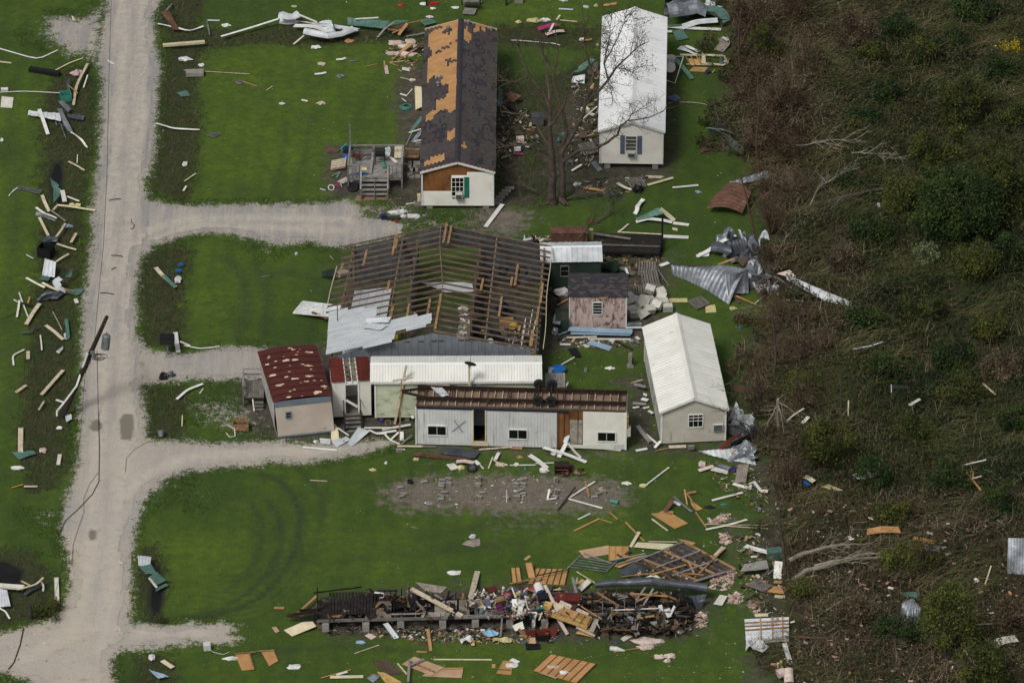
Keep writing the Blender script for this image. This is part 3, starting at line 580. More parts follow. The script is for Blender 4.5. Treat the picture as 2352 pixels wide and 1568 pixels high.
for z in(1.6,1.84):f.bar(O+U*1.75+Zv*z+N*.035,O+U*2.61+Zv*z+N*.035,.05,.035,Zv)
f.bd('sash_bar',WT,e)
acbox(e,O,U,N,3.28,3.92,.85,1.32,.2)
for i in range(9):
 q=O+W*(1.+i*.95)+Zv*ru(.1,1.5);a=ru(.05,.2)
 MB().grid([[q-U*(.03+a*s*s),q-U*(.03+a*s*s*.6)+W*.5]for s in(0,)]+[[q+Zv*z-U*(.03+a*z*z*.4),q+Zv*z+W*ru(.35,.6)-U*(.03+a*z*.3)]for z in(.3,.6,.9)],.01).bd('loose_siding','torn_siding',e)
def trailer_maroon():
 A,B=G(639,1003,.18),G(767.5,989,.18);U=(B-A);U.z=0;L=U.length;U.normalize();W=V((-U.y,U.x,0));D=6.;H=2.7
 e=E('travel_trailer',V((A.x,A.y,0)),'cream trailer tipped off its blocks with a peeling maroon roof','trailer');up=Zv*H-U*.19+W*0
 Lw=W*D
 body=hexa([A+U*.02+W*.02,A+U*(L-.02)+W*.02,A+U*(L-.02)+Lw,A+U*.02+Lw],[A+U*.02+W*.02+up,A+U*(L-.02)+W*.02+up,A+U*(L-.02)+Lw+up,A+U*.02+Lw+up]);body.bd('frame','dark_inside',e)
 m=MB();n=int(L/.1);Nn=-W
 for i in range(n):
  a,b=L*i/n,L*(i+1)/n;q=.012 if i%2 else 0
  m.add([A+U*a+Nn*.005,A+U*b+Nn*.005,A+U*b+up*.83+Nn*.005,A+U*a+up*.83+Nn*.005],[(0,1,2,3)]);m.bar(A+U*a+Nn*.01,A+U*a+up*.83+Nn*.01,.02,.02,U)
 m.bd('front_wall','pink_cream_panel',e)
 m=hexa([A+up*.83+Nn*.03,A+U*L+up*.83+Nn*.03,A+U*L+up*.83,A+up*.83],[A+up+Nn*.06,A+U*L+up+Nn*.06,A+U*L+up,A+up]);m.bd('front_band','blue_grey_band',e)
 hexa([A+Nn*.03-Zv*.06,A+U*L+Nn*.03-Zv*.06,A+U*L-Zv*.06,A-Zv*.06],[A+Nn*.03+Zv*.06,A+U*L+Nn*.03+Zv*.06,A+U*L+Zv*.06,A+Zv*.06]).bd('sill_band','blue_grey_band',e)
 for s in(0,1):
  m=MB();o=A+U*(L*s);nn=U*(1 if s else-1);k=int(D/.25)
  for i in range(k):
   a=D*i/k;bl=0 if s else .25*max(0,1-a/2.2)
   m.grid([[o+W*a+up*t+nn*(.01+bl*sin(3.1*(1-t))*(1-t)),o+W*(a+.12)+up*t+nn*(.035+bl*sin(3.1*(1-t))*(1-t)),o+W*(a+D/k-.01)+up*t+nn*(.01+bl*sin(3.1*(1-t))*(1-t))]for t in(0,.25,.5,.75,1)],.008)
  m.bd('side_wall','pink_cream_panel' if s else 'torn_siding',e)
 ns=9
 for i in range(ns):
  a,b=-.12+(D+.24)*i/ns,-.12+(D+.24)*(i+1)/ns;rows=[]
  for t in np.linspace(-.03,1.03,7):
   arch=.16*(1-(2*t-1)**2);rows.append([A+up+U*(L*t)+W*(a+.01)+Zv*(arch+.03),A+up+U*(L*t)+W*(a+.014)+Zv*(arch+.065),A+up+U*(L*t)+W*(a+.05)+Zv*(arch+.065),A+up+U*(L*t)+W*(a+.055)+Zv*(arch+.03),A+up+U*(L*t)+W*(b-.01)+Zv*(arch+.03)])
  r=MB().grid(rows,.02).bd('roof_panel','maroon_roof',e);pk=MB()
  for q in range(random.choice((4,5,6,3))):
   t,y=ru(.05,.95),ru(a+.12,b-.1);sz=random.choice((.05,.08,.08,.12,.2));pts=[];m2=9
   for j in range(m2):
    th=2*pi*j/m2;rr=sz*ru(.5,1.2);tt=min(1,max(0,t+rr*1.5*cos(th)/L));pts.append(A+up+U*(L*tt)+W*min(b-.02,max(a+.07,y+rr*.7*sin(th)))+Zv*(.16*(1-(2*tt-1)**2)+.036))
   pk.slab(pts,.004)
  pk.bd('peeled_patch','peel',r)
 window(e,A,U,Nn,.52,.86,1.35,1.82,1,2,fr='blue_grey_band');
 for i in range(4):box(A+U*(.4+i*.9)+W*.6+Zv*-.1,(.4,.4,.16)).bd('pier',CN,e)
 q=A+U*2.95+Zv*.42-W*.03;tube([q,q-W*.05],.07,10).bd('wall_vent',CB,e)
trailer_maroon()
def porch_room():
 A,B=G(765,957,.35),G(853,952,.35);U=(B-A);U.z=0;L=U.length;U.normalize();W=V((-U.y,U.x,0));H=2.62;N=-W;D=2.2
 e=E('porch_room',A-Zv*.35,'narrow cream porch room with open door and rusty roof panels beside it','building')
 hd=(.78,1.66,.12,2.4)
 clad(MB(),A,U,N,L,H,0,(hd,),'h',.17).bd('front_wall',WS,e)
 m=hexa([A,A+U*L,A+U*L+W*.05,A+W*.05],[A+Zv*.12,A+U*L+Zv*.12,A+U*L+Zv*.12+W*.05,A+Zv*.12+W*.05])
 for a,b in((0,hd[0]),(hd[1],L)):m.hexa([A+U*a+Zv*.13,A+U*b+Zv*.13,A+U*b+Zv*.13+W*.05,A+U*a+Zv*.13+W*.05],[A+U*a+Zv*H,A+U*b+Zv*H,A+U*b+Zv*H+W*.05,A+U*a+Zv*H+W*.05])
 m.bd('wall_frame',WS,e)
 hexa([A+W*.06,A+U*L+W*.06,A+U*L+W*D,A+W*D],[A+W*.06+Zv*.1,A+U*L+W*.06+Zv*.1,A+U*L+W*D+Zv*.1,A+W*D+Zv*.1]).bd('floor','ash_floor',e)
 for q in(A+W*.07,A+U*(L-.06)+W*.07):hexa([q,q+U*.05,q+U*.05+W*D,q+W*D],[q+Zv*H,q+U*.05+Zv*H,q+U*.05+W*D+Zv*H,q+W*D+Zv*H]).bd('side_wall',WS,e)
 hexa([A+W*D,A+U*L+W*D,A+U*L+W*(D+.05),A+W*(D+.05)],[A+W*D+Zv*H,A+U*L+W*D+Zv*H,A+U*L+W*(D+.05)+Zv*H,A+W*(D+.05)+Zv*H]).bd('back_wall','grey_panel',e)
 f=MB()
 for u in(hd[0],hd[1]):f.bar(A+U*u+Zv*.12+N*.03,A+U*u+Zv*2.42+N*.03,.09,.1,U)
 f.bar(A+U*(hd[0]-.05)+Zv*2.44+N*.03,A+U*(hd[1]+.05)+Zv*2.44+N*.03,.09,.1,Zv);f.bd('door_frame',WT,e)
 bar(A+U*.85+Zv*1.25-W*.05,A+U*1.58+Zv*.7-W*.05,.03,.16,Zv).bd('fallen_trim',WT,e)
 S=(W*2.1+Zv*.35).normalized();T0=A+Zv*(H+.08)-S*.12-U*.05
 for a,b,mt in((0,.85,'maroon'),(1.72,L+.1,'maroon')):
  n=max(2,int((b-a)/.22));rows=[[T0+S*t+U*(a+(b-a)*i/n+dx)+Zv*dz for i in range(n)for dx,dz in((0,0),(.01,.03),(.04,.03),(.05,0))]+[T0+S*t+U*b]for t in(0,1.1,2.3)]
  MB().grid(rows,.012).bd('roof_panel',mt,e)
 for i in range(5):bar(T0+S*(.25+.45*i)+U*.85,T0+S*(.25+.45*i)+U*1.75,.05,.05,Zv).bd('roof_batten',BT,e)
 for u in(.9,1.3,1.66):bar(T0+U*u-Zv*.09,T0+U*u+S*2.3-Zv*.09,.05,.12,Zv).bd('rafter',WB,e)
 Sx=A+U*.62-Zv*.02;n=5;s=E('stairs',A+U*1.2-W*1.3-Zv*.35,'dark weathered steps going up to the open porch room door','stairs');
 for i in range(n):z=.08+.15*i-.02;box(A+U*1.2-W*(1.35-.27*i)-Zv*.35+Zv*(z),(1.05,.26,.04),Matrix.Rotation(math.atan2(U.y,U.x),3,'Z')).bd('tread',WW,s)
 for u in(.66,1.74):
  bar(A+U*u-W*1.5-Zv*.33,A+U*u-W*.08+Zv*.42,.05,.2,Zv).bd('stringer',DW,s)
  bar(A+U*u-W*1.42-Zv*.35,A+U*u-W*1.42+Zv*.75,.09,.09,U).bar(A+U*u-W*1.42+Zv*.72,A+U*u-W*.08+Zv*1.25,.05,.1,Zv).bd('handrail',DW,s)
porch_room()
def green_house():
 A,B=G(863,958,.4),G(1237,956,.4);U=(B-A);U.z=0;L=U.length;U.normalize();W=V((-U.y,U.x,0));H=2.78;N=-W;D=2.7;hw=D/2
 e=E('house',A-Zv*.4,'long pale green clapboard house with mildewed white metal roof','house')
 m=MB();a=[A+U*.03+W*.03,A+U*.03+W*(D-.03),A+U*.03+W*(D-.03)+Zv*H,A+U*.03+W*hw+Zv*(H+.38),A+U*.03+W*.03+Zv*H];m.add(a+[p+U*(L-.06)for p in a],[(4,3,2,1,0),(5,6,7,8,9),(0,1,6,5),(1,2,7,6),(2,3,8,7),(3,4,9,8),(4,0,5,9)]);m.bd('frame','green_siding',e)
 clad(MB(),A,U,N,L,H,0,(),'h',.2,.025).bd('front_wall','green_siding',e)
 clad(MB(),A+W*D,-W,-U,D,H,.38,(),'h',.2,.025).bd('side_wall','green_siding',e)
 clad(MB(),A+U*L,W,U,D,H,.38,(),'h',.2,.025).bd('side_wall','green_siding',e)
 [bar(q,q+Zv*H,.12,.12,U).bd('corner_trim',WT,e)for q in(A,A+U*L)]
 S1=(W*hw+Zv*.38).normalized();S2=(-W*hw+Zv*.38).normalized();k=.2;sl=math.hypot(hw,.38);x=U*.32
 E1=A+Zv*(H+.05)-S1*k-x;E2=A+W*D+Zv*(H+.05)-S2*k-x
 roof_slope(e,E1,U,L+.55,S1,sl+k,.92,.19,'old_white_roof');roof_slope(e,E2,U,L+.55,S2,sl+k,.92,.19,'old_white_roof')
 R=A+W*hw+Zv*(H+.46)-x-U*.01;c=MB();c.grid([[q-S1*.14,q+Zv*.04,q-S2*.14]for q in(R,R+U*(L+.57)/2,R+U*(L+.57))],.012);c.bd('ridge_cap','white_roof',e)
 bar(E1-Zv*.06-W*.02,E1+U*(L+.55)-Zv*.06-W*.02,.03,.13,Zv).bd('fascia',WT,e)
 window(e,A,U,N,5.25,6.15,2.1,2.42,3,1);window(e,A,U,N,3.35,4.7,1.7,2.35,2,1);f=MB()
 f.hexa([A+U*3.25+Zv*2.42+N*.3,A+U*4.75+Zv*2.42+N*.3,A+U*4.75+Zv*2.42,A+U*3.25+Zv*2.42],[A+U*3.25+Zv*2.46+N*.3,A+U*4.75+Zv*2.46+N*.3,A+U*4.75+Zv*2.6,A+U*3.25+Zv*2.6]);f.bd('window_awning',CB,e)
 for i in range(7):
  for d in(.3,D-.3):box(A+U*(.4+i*(L-.8)/6)+W*d-Zv*.21,(.3,.3,.38)).bd('pier',CN,e)
 b=A+U*(L+.45)-Zv*.4;s=E('landing',b,'small grey board landing with rusty edge off the end of the green house','landing')
 for i in range(8):box(b+U*(.1+.16*i)+W*2.6+Zv*1.5,(.145,1.7,.04)).bd('deck_board',GW,s)
 for q in(.1,1.2):bar(b+U*q+W*1.8,b+U*q+W*1.8+Zv*1.48,.1,.1,U).bar(b+U*q+W*3.4,b+U*q+W*3.4+Zv*1.48,.1,.1,U).bd('post',WW,s)
 box(b+U*.66+W*1.73+Zv*1.38,(1.3,.04,.22)).bd('edge_board',RS,s)
green_house()
def overturned():
 A,B=G(956,1019,.1),G(1437,1032,.1);U=(B-A);U.z=0;L=U.length;U.normalize();W=V((-U.y,U.x,0));H=2.82;N=-W;D=2.35
 P=lambda u,z,n=0:A+U*u+Zv*z+N*n
 e=E('overturned_trailer',A-Zv*.1,'upturned trailer house lying upside down, wheels and chassis on top','trailer')
 door=(3.63,4.43,.32,2.7)
 clad(MB(),A,U,N,3.6,H,0,(),'v',.2,.012).bd('wall_panel','grey_panel',e)
 clad(MB(),P(4.46,0),U,N,4.5,H,0,(),'v',.2,.012).bd('wall_panel','grey_panel',e)
 clad(MB(),P(10.62,.3),U,N,L-10.62,H-.3,0,(),'h',.15,.02).bd('wall_panel',WS,e)
 hexa([P(9.75,.35,0),P(10.58,.35,0),P(10.58,.35,-.04),P(9.75,.35,-.04)],[P(9.75,2.1,0),P(10.58,2.1,0),P(10.58,2.1,-.04),P(9.75,2.1,-.04)]).bd('fallen_panel',AP,e)
 bar(P(9.6,.2,.06),P(12.6,.14,.06),.03,.26,Zv).bd('loose_trim',WS,e)
 bar(P(11.7,.18,.02),P(L-.05,.2,.02),.02,.36,Zv).bd('wall_patch','grey_panel',e)
 m=MB()
 for a,b,z0,z1 in((0,3.62,0,H),(4.44,L,0,H),(3.62,4.44,0,.32),(3.62,4.44,2.7,H)):m.hexa([P(a,z0,-.05),P(b,z0,-.05),P(b,z0,-.11),P(a,z0,-.11)],[P(a,z1,-.05),P(b,z1,-.05),P(b,z1,-.11),P(a,z1,-.11)])
 m.bd('wall_frame','plywood_brown',e)
 for u in(9.05,9.4,9.75,10.3):bar(P(u,.1,-.02),P(u,2.75,-.02),.06,.05,U).bd('stud',BW,e)
 clad(MB(),P(L,0),W,U,D,H,0,(),'h',.15,.02).bd('end_wall',WS,e);clad(MB(),A+W*D,-W,-U,D,H,0,(),'v',.2).bd('end_wall','grey_panel',e)
 hexa([P(0,0,-D),P(L,0,-D),P(L,0,-D-.05),P(0,0,-D-.05)],[P(0,H,-D),P(L,H,-D),P(L,H,-D-.05),P(0,H,-D-.05)]).bd('back_wall','grey_panel',e)
 hexa([P(0,-.08,0),P(L,-.08,0),P(L,-.08,-D),P(0,-.08,-D)],[P(0,0,0),P(L,0,0),P(L,0,-D),P(0,0,-D)]).bd('upturned_ceiling',DW,e)
 [bar(P(u,0,.02),P(u,H,.02),.1,.1,U).bd('corner_trim',WT,e)for u in(0,L)]
 bar(P(0,H-.06,.03),P(9.7,H-.06,.03),.05,.13,Zv).bd('edge_band','navy_band',e)
 f=MB();[f.bar(P(u,.3,.03),P(u,2.72,.03),.06,.07,U)for u in(3.63,4.43)];f.bar(P(3.6,.3,.03),P(4.46,.3,.03),.06,.08,Zv);f.bd('door_frame',CB,e)
 bar(P(3.5,.16,.04),P(4.6,.16,.04),.03,.28,Zv).bd('door_step_panel',CB,e)
 for a,b,z0,z1 in((.74,1.93,.72,1.44),(5.9,7.08,.6,1.32),(11.55,12.7,.6,1.3)):window(e,A,U,N,a,b,z0,z1,2,1)
 x=MB();x.bar(P(2.28,1.,.03),P(3.17,1.86,.03),.006,.07,Zv).bar(P(2.42,1.9,.034),P(2.98,.98,.034),.006,.07,Zv);x.bd('spray_painted_cross','spray_grey',e)
 Hf=H+.02;hexa([P(.03,H-.1,-.03),P(L-.03,H-.1,-.03),P(L-.03,H-.1,-D+.03),P(.03,H-.1,-D+.03)],[P(.03,H-.04,-.03),P(L-.03,H-.04,-.03),P(L-.03,H-.04,-D+.03),P(.03,H-.04,-D+.03)]).bd('floor','floor_pink',e)
 n=27
 for i in range(n+1):u=.05+(L-.1)*i/n;bar(P(u,H+.035,-.05),P(u,H+.035,-D+.05),.045,.14,Zv).bd('floor_joist',OB if i%3 else WW,e)
 for d in(.02,D-.02):bar(P(0,H+.04,-d),P(L,H+.04,-d),.05,.17,Zv).bd('rim_joist',BW,e)
 for d in(.62,1.95):
  b=MB();b.bar(P(0,H+.14,-d),P(L,H+.14,-d),.11,.015,Zv).bar(P(0,H+.25,-d),P(L,H+.25,-d),.02,.2,Zv).bar(P(0,H+.36,-d),P(L,H+.36,-d),.11,.015,Zv);b.bd('chassis_beam',CR,e)
 for i in range(8):u=.5+i*(L-1)/7;bar(P(u,H+.24,-.64),P(u,H+.24,-1.93),.06,.12,Zv).bd('crossmember',CR,e)
 t=MB();t.bar(P(.9,H+.25,-.62),P(-1.05,H+.28,-1.28),.1,.14,Zv).bar(P(.9,H+.25,-1.95),P(-1.05,H+.28,-1.32),.1,.14,Zv);t.bar(P(-.4,H+.27,-1.02),P(-.4,H+.27,-1.55),.06,.1,Zv);t.bd('tow_hitch',CR,e)
 hang=MB()
 for i in range(46):
  q=P(ru(.3,L-.3),H+ru(.1,.3),-random.choice((.5,.7,1.2,1.9,2.1)));pts=[q+V((ru(-.1,.1)*j+.12*j*random.choice((-1,1)),ru(-.1,.1),.05*sin(j*2)))for j in range(4)];hang.tube(pts,.014,4)
 hang.bd('torn_underbelly',BN,e,kind='stuff')
 for u in(7.72,8.55):
  tube([P(u,H+.52,-.3),P(u+0,H+.52,-2.2)],.05,8).bd('axle',CR,e)
  for d in(.28,2.22):
   q=P(u,H+.52,-d);w=MB();prof=[(.16,-.1),(.3,-.1),(.345,-.06),(.345,.06),(.3,.1),(.16,.1),(.16,-.1)];ns=20
   for a in range(ns):
    t0,t1=2*pi*a/ns,2*pi*(a+1)/ns
    for(r0,y0),(r1,y1)in zip(prof,prof[1:]):
     R_=lambda r,y,th:q+U*(r*cos(th))+Zv*(r*sin(th))+W*y
     w.add([R_(r0,y0,t0),R_(r0,y0,t1),R_(r1,y1,t1),R_(r1,y1,t0)],[(0,1,2,3)])
   wh=w.bd('wheel','rubber',e);tube([q-W*.05,q+W*.05],.165,12).tube([q-W*.09,q+W*.09],.06,8).bd('rim',BK,wh)
 for i in range(9):q=P(L+.07,2.45-.2*i,-.1-.02*i);box(q,(.16,.3,.22),Matrix.Rotation(random.random(),3,'X')).bd('insulation_tuft',FY,e)
 acbox(e,P(L,0),W,U,-.02,.45,1.,1.55,.3)
overturned()
def barn():
 ZE,RISE=2.75,1.62
 A,B=G(752,815,ZE),G(1237,801,ZE);C0,D0=G(803,565,ZE),G(1257,565,ZE)
 A.z=B.z=C0 .z=D0 .z=0
 e=E('barn',(A+B)/2,'big open barn, roof blown off down to bare rafters, one white roof corner left','barn')
 def q(s,t,z=0):
  return(A*(1-s)+B*s)*(1-t)+(C0*(1-s)+D0*s)*t+Zv*z
 U=(B-A).normalized();W=(C0-A).normalized();wid,dep=(B-A).length,(C0-A).length
 rz=lambda s:ZE+RISE*(1-abs(2*s-1));sR=.5
 def ridge_s(t):return .505+.035*sin(t*5.)*.6-.02*t
 n=18
 for i in range(n+1):
  t=i/n;rs=ridge_s(t);R=q(rs,t,ZE+RISE)
  for s in(0,1):
   if s==0 and t<.02:continue
   over=-.03+(-.02 if .3<t<.8 else 0)if s==0 else 1.+(.02 if t>.3 else 0);a=q(over,t,ZE-.05)
   bar(a,R-Zv*.02,.042,.12,Zv).bd('rafter','rafter_wood',e)
  if i%4==0:
   bar(q(.3,t,rz(.3)-.15),q(.72,t,rz(.3)-.15),.04,.14,Zv).bd('collar_tie',BW,e)
 for s,z in((.02,ZE),(.985,ZE),(.27,rz(.27)-.12),(.745,rz(.745)-.12)):
  bar(q(s,0,z-.14),q(s,1,z-.14),.1,.14,Zv).bd('wall_plate' if s in(.02,.985)else 'purlin_beam','lumber_top',e)
 r=MB();pts=[q(ridge_s(t),t,ZE+RISE+.05)for t in np.linspace(0,1,12)]
 for a,b in zip(pts,pts[1:]):r.bar(a-Zv*.06,b-Zv*.06,.05,.2,Zv)
 r.bd('ridge_board','lumber_top',e)
 for s,t0,t1 in((-.045,.42,.80),(1.022,0,.98)):
  m=MB();tt=np.linspace(t0,t1,9);p=[q(s+.004*sin(x*9),x,ZE+.03)for x in tt]
  for a,b in zip(p,p[1:]):m.bar(a,b,.04,.16,Zv)
  m.bd('fascia_board',CB,e)
 def on(s,t):return q(s,t,ZE+RISE*(1-abs(s-ridge_s(t))/(ridge_s(t)if s<ridge_s(t)else 1-ridge_s(t)))+.12)
 for s,t0,t1 in((.488,.82,1.02),(.512,.82,1.),(.235,.80,1.),(.235+.01,.86,.98),(.093,.76,.91),(-.02,.70,.83),(.46,.04,.30),(.51,0,.33),(.36,.12,.3),(.28,.10,.32),(.19,.14,.27),(.13,.16,.24),(.08,.17,.24),(.24,.47,.56),(.395,.1,.2),(.80,.22,.41),(.86,.54,.75),(.84,.53,.62),(.70,.43,.55),(.98,.2,.38),(.99,.42,.62),(.96,.01,.15),(.90,.12,.17),(.965,0,.12)):
  bar(on(s,t0),on(s+.004,t1),.15,.025,Zv).bd('roof_slat',BT,e)
 def gwall(t,name,mat,s0,s1,skip=(),z0=.05,inset=0,pw=.42):
  k=int((s1-s0)*wid/pw)
  for i in range(k):
   a,b=s0+(s1-s0)*i/k,s0+(s1-s0)*(i+1)/k-.0006
   if any(x<=(a+b)/2<=y for x,y in skip):continue
   j=ru(0,.02);o=-W*(inset+j);ta,tb=rz(a)-.14+ru(-.05,0),rz(b)-.14+ru(-.05,0);r=(b-a)*.12
   rows=[[q(a,t,0)+o+Zv*z,q(a+r*.3,t,0)+o-W*.03+Zv*z,q(a+r,t,0)+o-W*.03+Zv*z,q(a+r*1.3,t,0)+o+Zv*z,q(b,t,0)+o+Zv*z2]for z,z2 in((z0,z0),((ta+z0)/2,(tb+z0)/2),(ta,tb))]
   MB().grid(rows,.012).bd(name,mat,e)
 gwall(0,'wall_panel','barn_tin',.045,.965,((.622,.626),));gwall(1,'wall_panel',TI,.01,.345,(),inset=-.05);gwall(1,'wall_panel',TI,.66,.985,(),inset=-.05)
 for i in range(12):
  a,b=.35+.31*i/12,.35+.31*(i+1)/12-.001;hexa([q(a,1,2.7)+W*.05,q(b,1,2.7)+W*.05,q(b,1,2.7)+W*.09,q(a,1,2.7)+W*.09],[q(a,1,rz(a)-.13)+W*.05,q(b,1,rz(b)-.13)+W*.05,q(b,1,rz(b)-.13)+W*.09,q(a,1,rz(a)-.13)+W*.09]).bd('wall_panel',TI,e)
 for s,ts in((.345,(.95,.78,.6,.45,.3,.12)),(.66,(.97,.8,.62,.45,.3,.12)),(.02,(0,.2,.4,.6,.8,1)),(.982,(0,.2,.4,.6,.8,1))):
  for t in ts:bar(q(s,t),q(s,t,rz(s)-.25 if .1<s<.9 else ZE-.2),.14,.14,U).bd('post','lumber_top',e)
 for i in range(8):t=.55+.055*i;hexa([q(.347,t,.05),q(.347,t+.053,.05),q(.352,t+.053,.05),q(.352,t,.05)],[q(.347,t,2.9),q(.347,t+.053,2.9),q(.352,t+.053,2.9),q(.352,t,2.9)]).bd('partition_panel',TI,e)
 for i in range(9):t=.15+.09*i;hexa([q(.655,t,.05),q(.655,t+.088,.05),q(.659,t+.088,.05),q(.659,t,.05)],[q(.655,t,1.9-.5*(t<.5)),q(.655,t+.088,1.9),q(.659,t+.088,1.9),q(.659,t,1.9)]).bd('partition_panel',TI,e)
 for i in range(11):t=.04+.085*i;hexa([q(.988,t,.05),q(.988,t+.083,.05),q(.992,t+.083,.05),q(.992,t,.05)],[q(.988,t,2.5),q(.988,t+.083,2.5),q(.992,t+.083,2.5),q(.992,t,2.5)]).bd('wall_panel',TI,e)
 T=[T4(670,1290),T4(740,1275),T4(1110,1245),T4(1110,1300),T4(1090,1360),T4(1190,1368),T4(1400,1340),T4(1612,1300),T4(1612,1400),T4(1540,1430),T4(1500,1440),T4(1280,1482),T4(1270,1545),(588+1238/4,784+8/4),(588+640/4,784+118/4),(588+652/4,784-2)]
 Rp=q(ridge_s(0),0,ZE+RISE+.16);n_=((q(ridge_s(1),1,ZE+RISE+.16)-Rp).cross(q(-.02,0,ZE+.1)-Rp)).normalized()
 n_=n_ if n_.z>0 else-n_
 def onp(x,y):d=G(x,y)-CAM;return CAM+d*((Rp-CAM).dot(n_)/d.dot(n_))
 poly=[onp(*p)for p in T];ax=(Rp-q(-.02,0,ZE+.1)).normalized();ay=n_.cross(ax).normalized();o=poly[-2]
 if ay.y<0:ay=-ay
 P2=[((p-o).dot(ax),(p-o).dot(ay))for p in poly];amax=max(p[1]for p in P2);st=.31;y=min(p[1]for p in P2);cnt=0
 while y<amax:
  ya,yb=y,y+st;xs=np.linspace(-.5,8,400)
  ins=sdist(xs,np.full(xs.shape,(ya+yb)/2),P2)>0
  if ins.any():
   runs=np.split(np.where(ins)[0],np.where(np.diff(np.where(ins)[0])>1)[0]+1)
   for r_ in runs:
    a,b=xs[r_[0]],xs[r_[-1]]
    if b-a<.15:continue
    ja,jb=ru(-.03,.03),ru(-.05,.05)
    MB().grid([[o+ax*x+ay*(yy)+n_*h for yy,h in((ya,0),(ya+.01,.035),(ya+.05,.035),(ya+.065,0),(yb-.004,0))]for x in(a,(a+b)/2,b+jb)],.012).bd('roof_panel','barn_roof_tin',e)
  y+=st
 return e,q,U,W,rz,ridge_s,ZE,RISE,onp,n_,ax,ay
def T4(x,y):return(588+x/4,392+y/4)
BE,bq,bU,bW,brz,brs,BZE,BRI,bonp,bn,bax,bay=barn()
def flat_sheet(name,quad,mat,label,cat,group=None,ribs=6,ribh=.03,th=.012,warp=.06,z=None,parent=None):
 """ribbed sheet through four corners (a-b leading edge, d-c trailing); ribs run a->d"""
 a,b,c,d=[V3(p)for p in quad];n=(b-a).cross(d-a).normalized();n=n if n.z>0 else-n;rows=[]
 ph=ru(0,6);m=5;S_=max(1,ribs)
 for j in range(m):
  v=j/(m-1);row=[]
  for i in range(S_):
   for du,h in((0,0),(.12,1),(.3,1),(.42,0)):
    u=(i+du)/S_;p=a*(1-u)*(1-v)+b*u*(1-v)+c*u*v+d*(1-u)*v;row.append(p+n*(h*ribh+warp*(sin(ph+u*3+v*4)+1)*.5))
  p=b*(1-v)+c*v;row.append(p+n*(warp*(sin(ph+3+v*4)+1)*.5));rows.append(row)
 return MB().grid(rows,th).bd(name,mat,parent,label,cat,group)
def on_bn(pts,k=.05):return[bonp(588+x/4,392+y/4)+bn*(k+i*0)for i,(x,y)in enumerate(pts)]
q4=on_bn([(1020,1385),(1245,1358),(1225,1415),(1015,1412)],.12);flat_sheet('metal_sheet',[q4[0],q4[3],q4[2],q4[1]],TW,'crumpled white metal sheet lying loose on the surviving barn roof corner, upper one',MS,ribs=3)
q4=on_bn([(1035,1410),(1210,1440),(1150,1475),(990,1462)],.1);flat_sheet('metal_sheet',[q4[0],q4[3],q4[2],q4[1]],TW,'torn white metal sheet on the barn roof corner, below another loose sheet',MS,ribs=3)
def shed(name,label,F,z0,H,d,rise,wallmat,roofmat,mode,pitch,zf,oh=.12,shingle=False,ribbed=.25):
 A,B=G(*F[0],z0),G(*F[1],z0);U=(B-A);U.z=0;L=U.length;U.normalize();W=V((-U.y,U.x,0));N=-W;D=2*d
 e=E(name,A-Zv*z0,label,'shed');m=MB();a=[A+U*.03+W*.03,A+U*.03+W*(D-.03),A+U*.03+W*(D-.03)+Zv*H,A+U*.03+W*d+Zv*(H+rise-.02),A+U*.03+W*.03+Zv*H]
 m.add(a+[p+U*(L-.06)for p in a],[(4,3,2,1,0),(5,6,7,8,9),(0,1,6,5),(1,2,7,6),(2,3,8,7),(3,4,9,8),(4,0,5,9)]);m.bd('frame',wallmat,e)
 clad(MB(),A,U,N,L,H,0,(),mode,pitch,.015).bd('front_wall',wallmat,e);clad(MB(),A+W*D,-W,-U,D,H,rise,(),mode,pitch,.015).bd('side_wall',wallmat,e);clad(MB(),A+U*L,W,U,D,H,rise,(),mode,pitch,.015).bd('side_wall',wallmat,e)
 S1=(W*d+Zv*rise).normalized();S2=(-W*d+Zv*rise).normalized();sl=math.hypot(d,rise)
 for S,Ee in((S1,A+Zv*(H+.03)-S1*oh-U*oh),(S2,A+W*D+Zv*(H+.03)-S2*oh-U*oh)):
  if not shingle:roof_slope(e,Ee,U,L+2*oh,S,sl+oh,.95,ribbed,roofmat)
  else:
   n=U.cross(S).normalized();n=n if n.z>0 else-n;X=L+2*oh;Y=sl+oh
   hexa([Ee,Ee+U*X,Ee+U*X+S*Y,Ee+S*Y],[Ee+n*.03,Ee+U*X+n*.03,Ee+U*X+S*Y+n*.03,Ee+S*Y+n*.03]).bd('roof_deck',DW,e);ms=[MB(),MB()]
   for j in range(int(Y/.14)):
    for i in range(int(X/.3)+1):
     u0,u1=max(0,i*.3-(j%2)*.15),min(X,i*.3-(j%2)*.15+.29);s0=j*.14
     if u1-u0<.02:continue
     k=0 if random.random()<.62 else 1;ms[k].hexa([Ee+U*x+S*y+n*.031 for x,y in((u0,s0),(u1,s0),(u1,s0+.14),(u0,s0+.14))],[Ee+U*x+S*y+n*z for x,y,z in((u0,s0,.05+.004*k),(u1,s0,.05),(u1,s0+.14,.037),(u0,s0+.14,.037))])
   ms[0].bd('shingles','shingle_b',e,kind='stuff');ms[1].bd('shingles','shingle_a',e,kind='stuff')
 R=A+W*d+Zv*(H+rise+.06)-U*oh;MB().grid([[q-S1*.12,q+Zv*.03,q-S2*.12]for q in(R,R+U*(L+2*oh))],.012).bd('ridge_cap','white_roof' if not shingle else 'shingle_b',e)
 [bar(p,p+Zv*H,.08,.08,U).bd('corner_trim',WT if shingle else wallmat,e)for p in(A,A+U*L)]
 return e,A,U,W,L
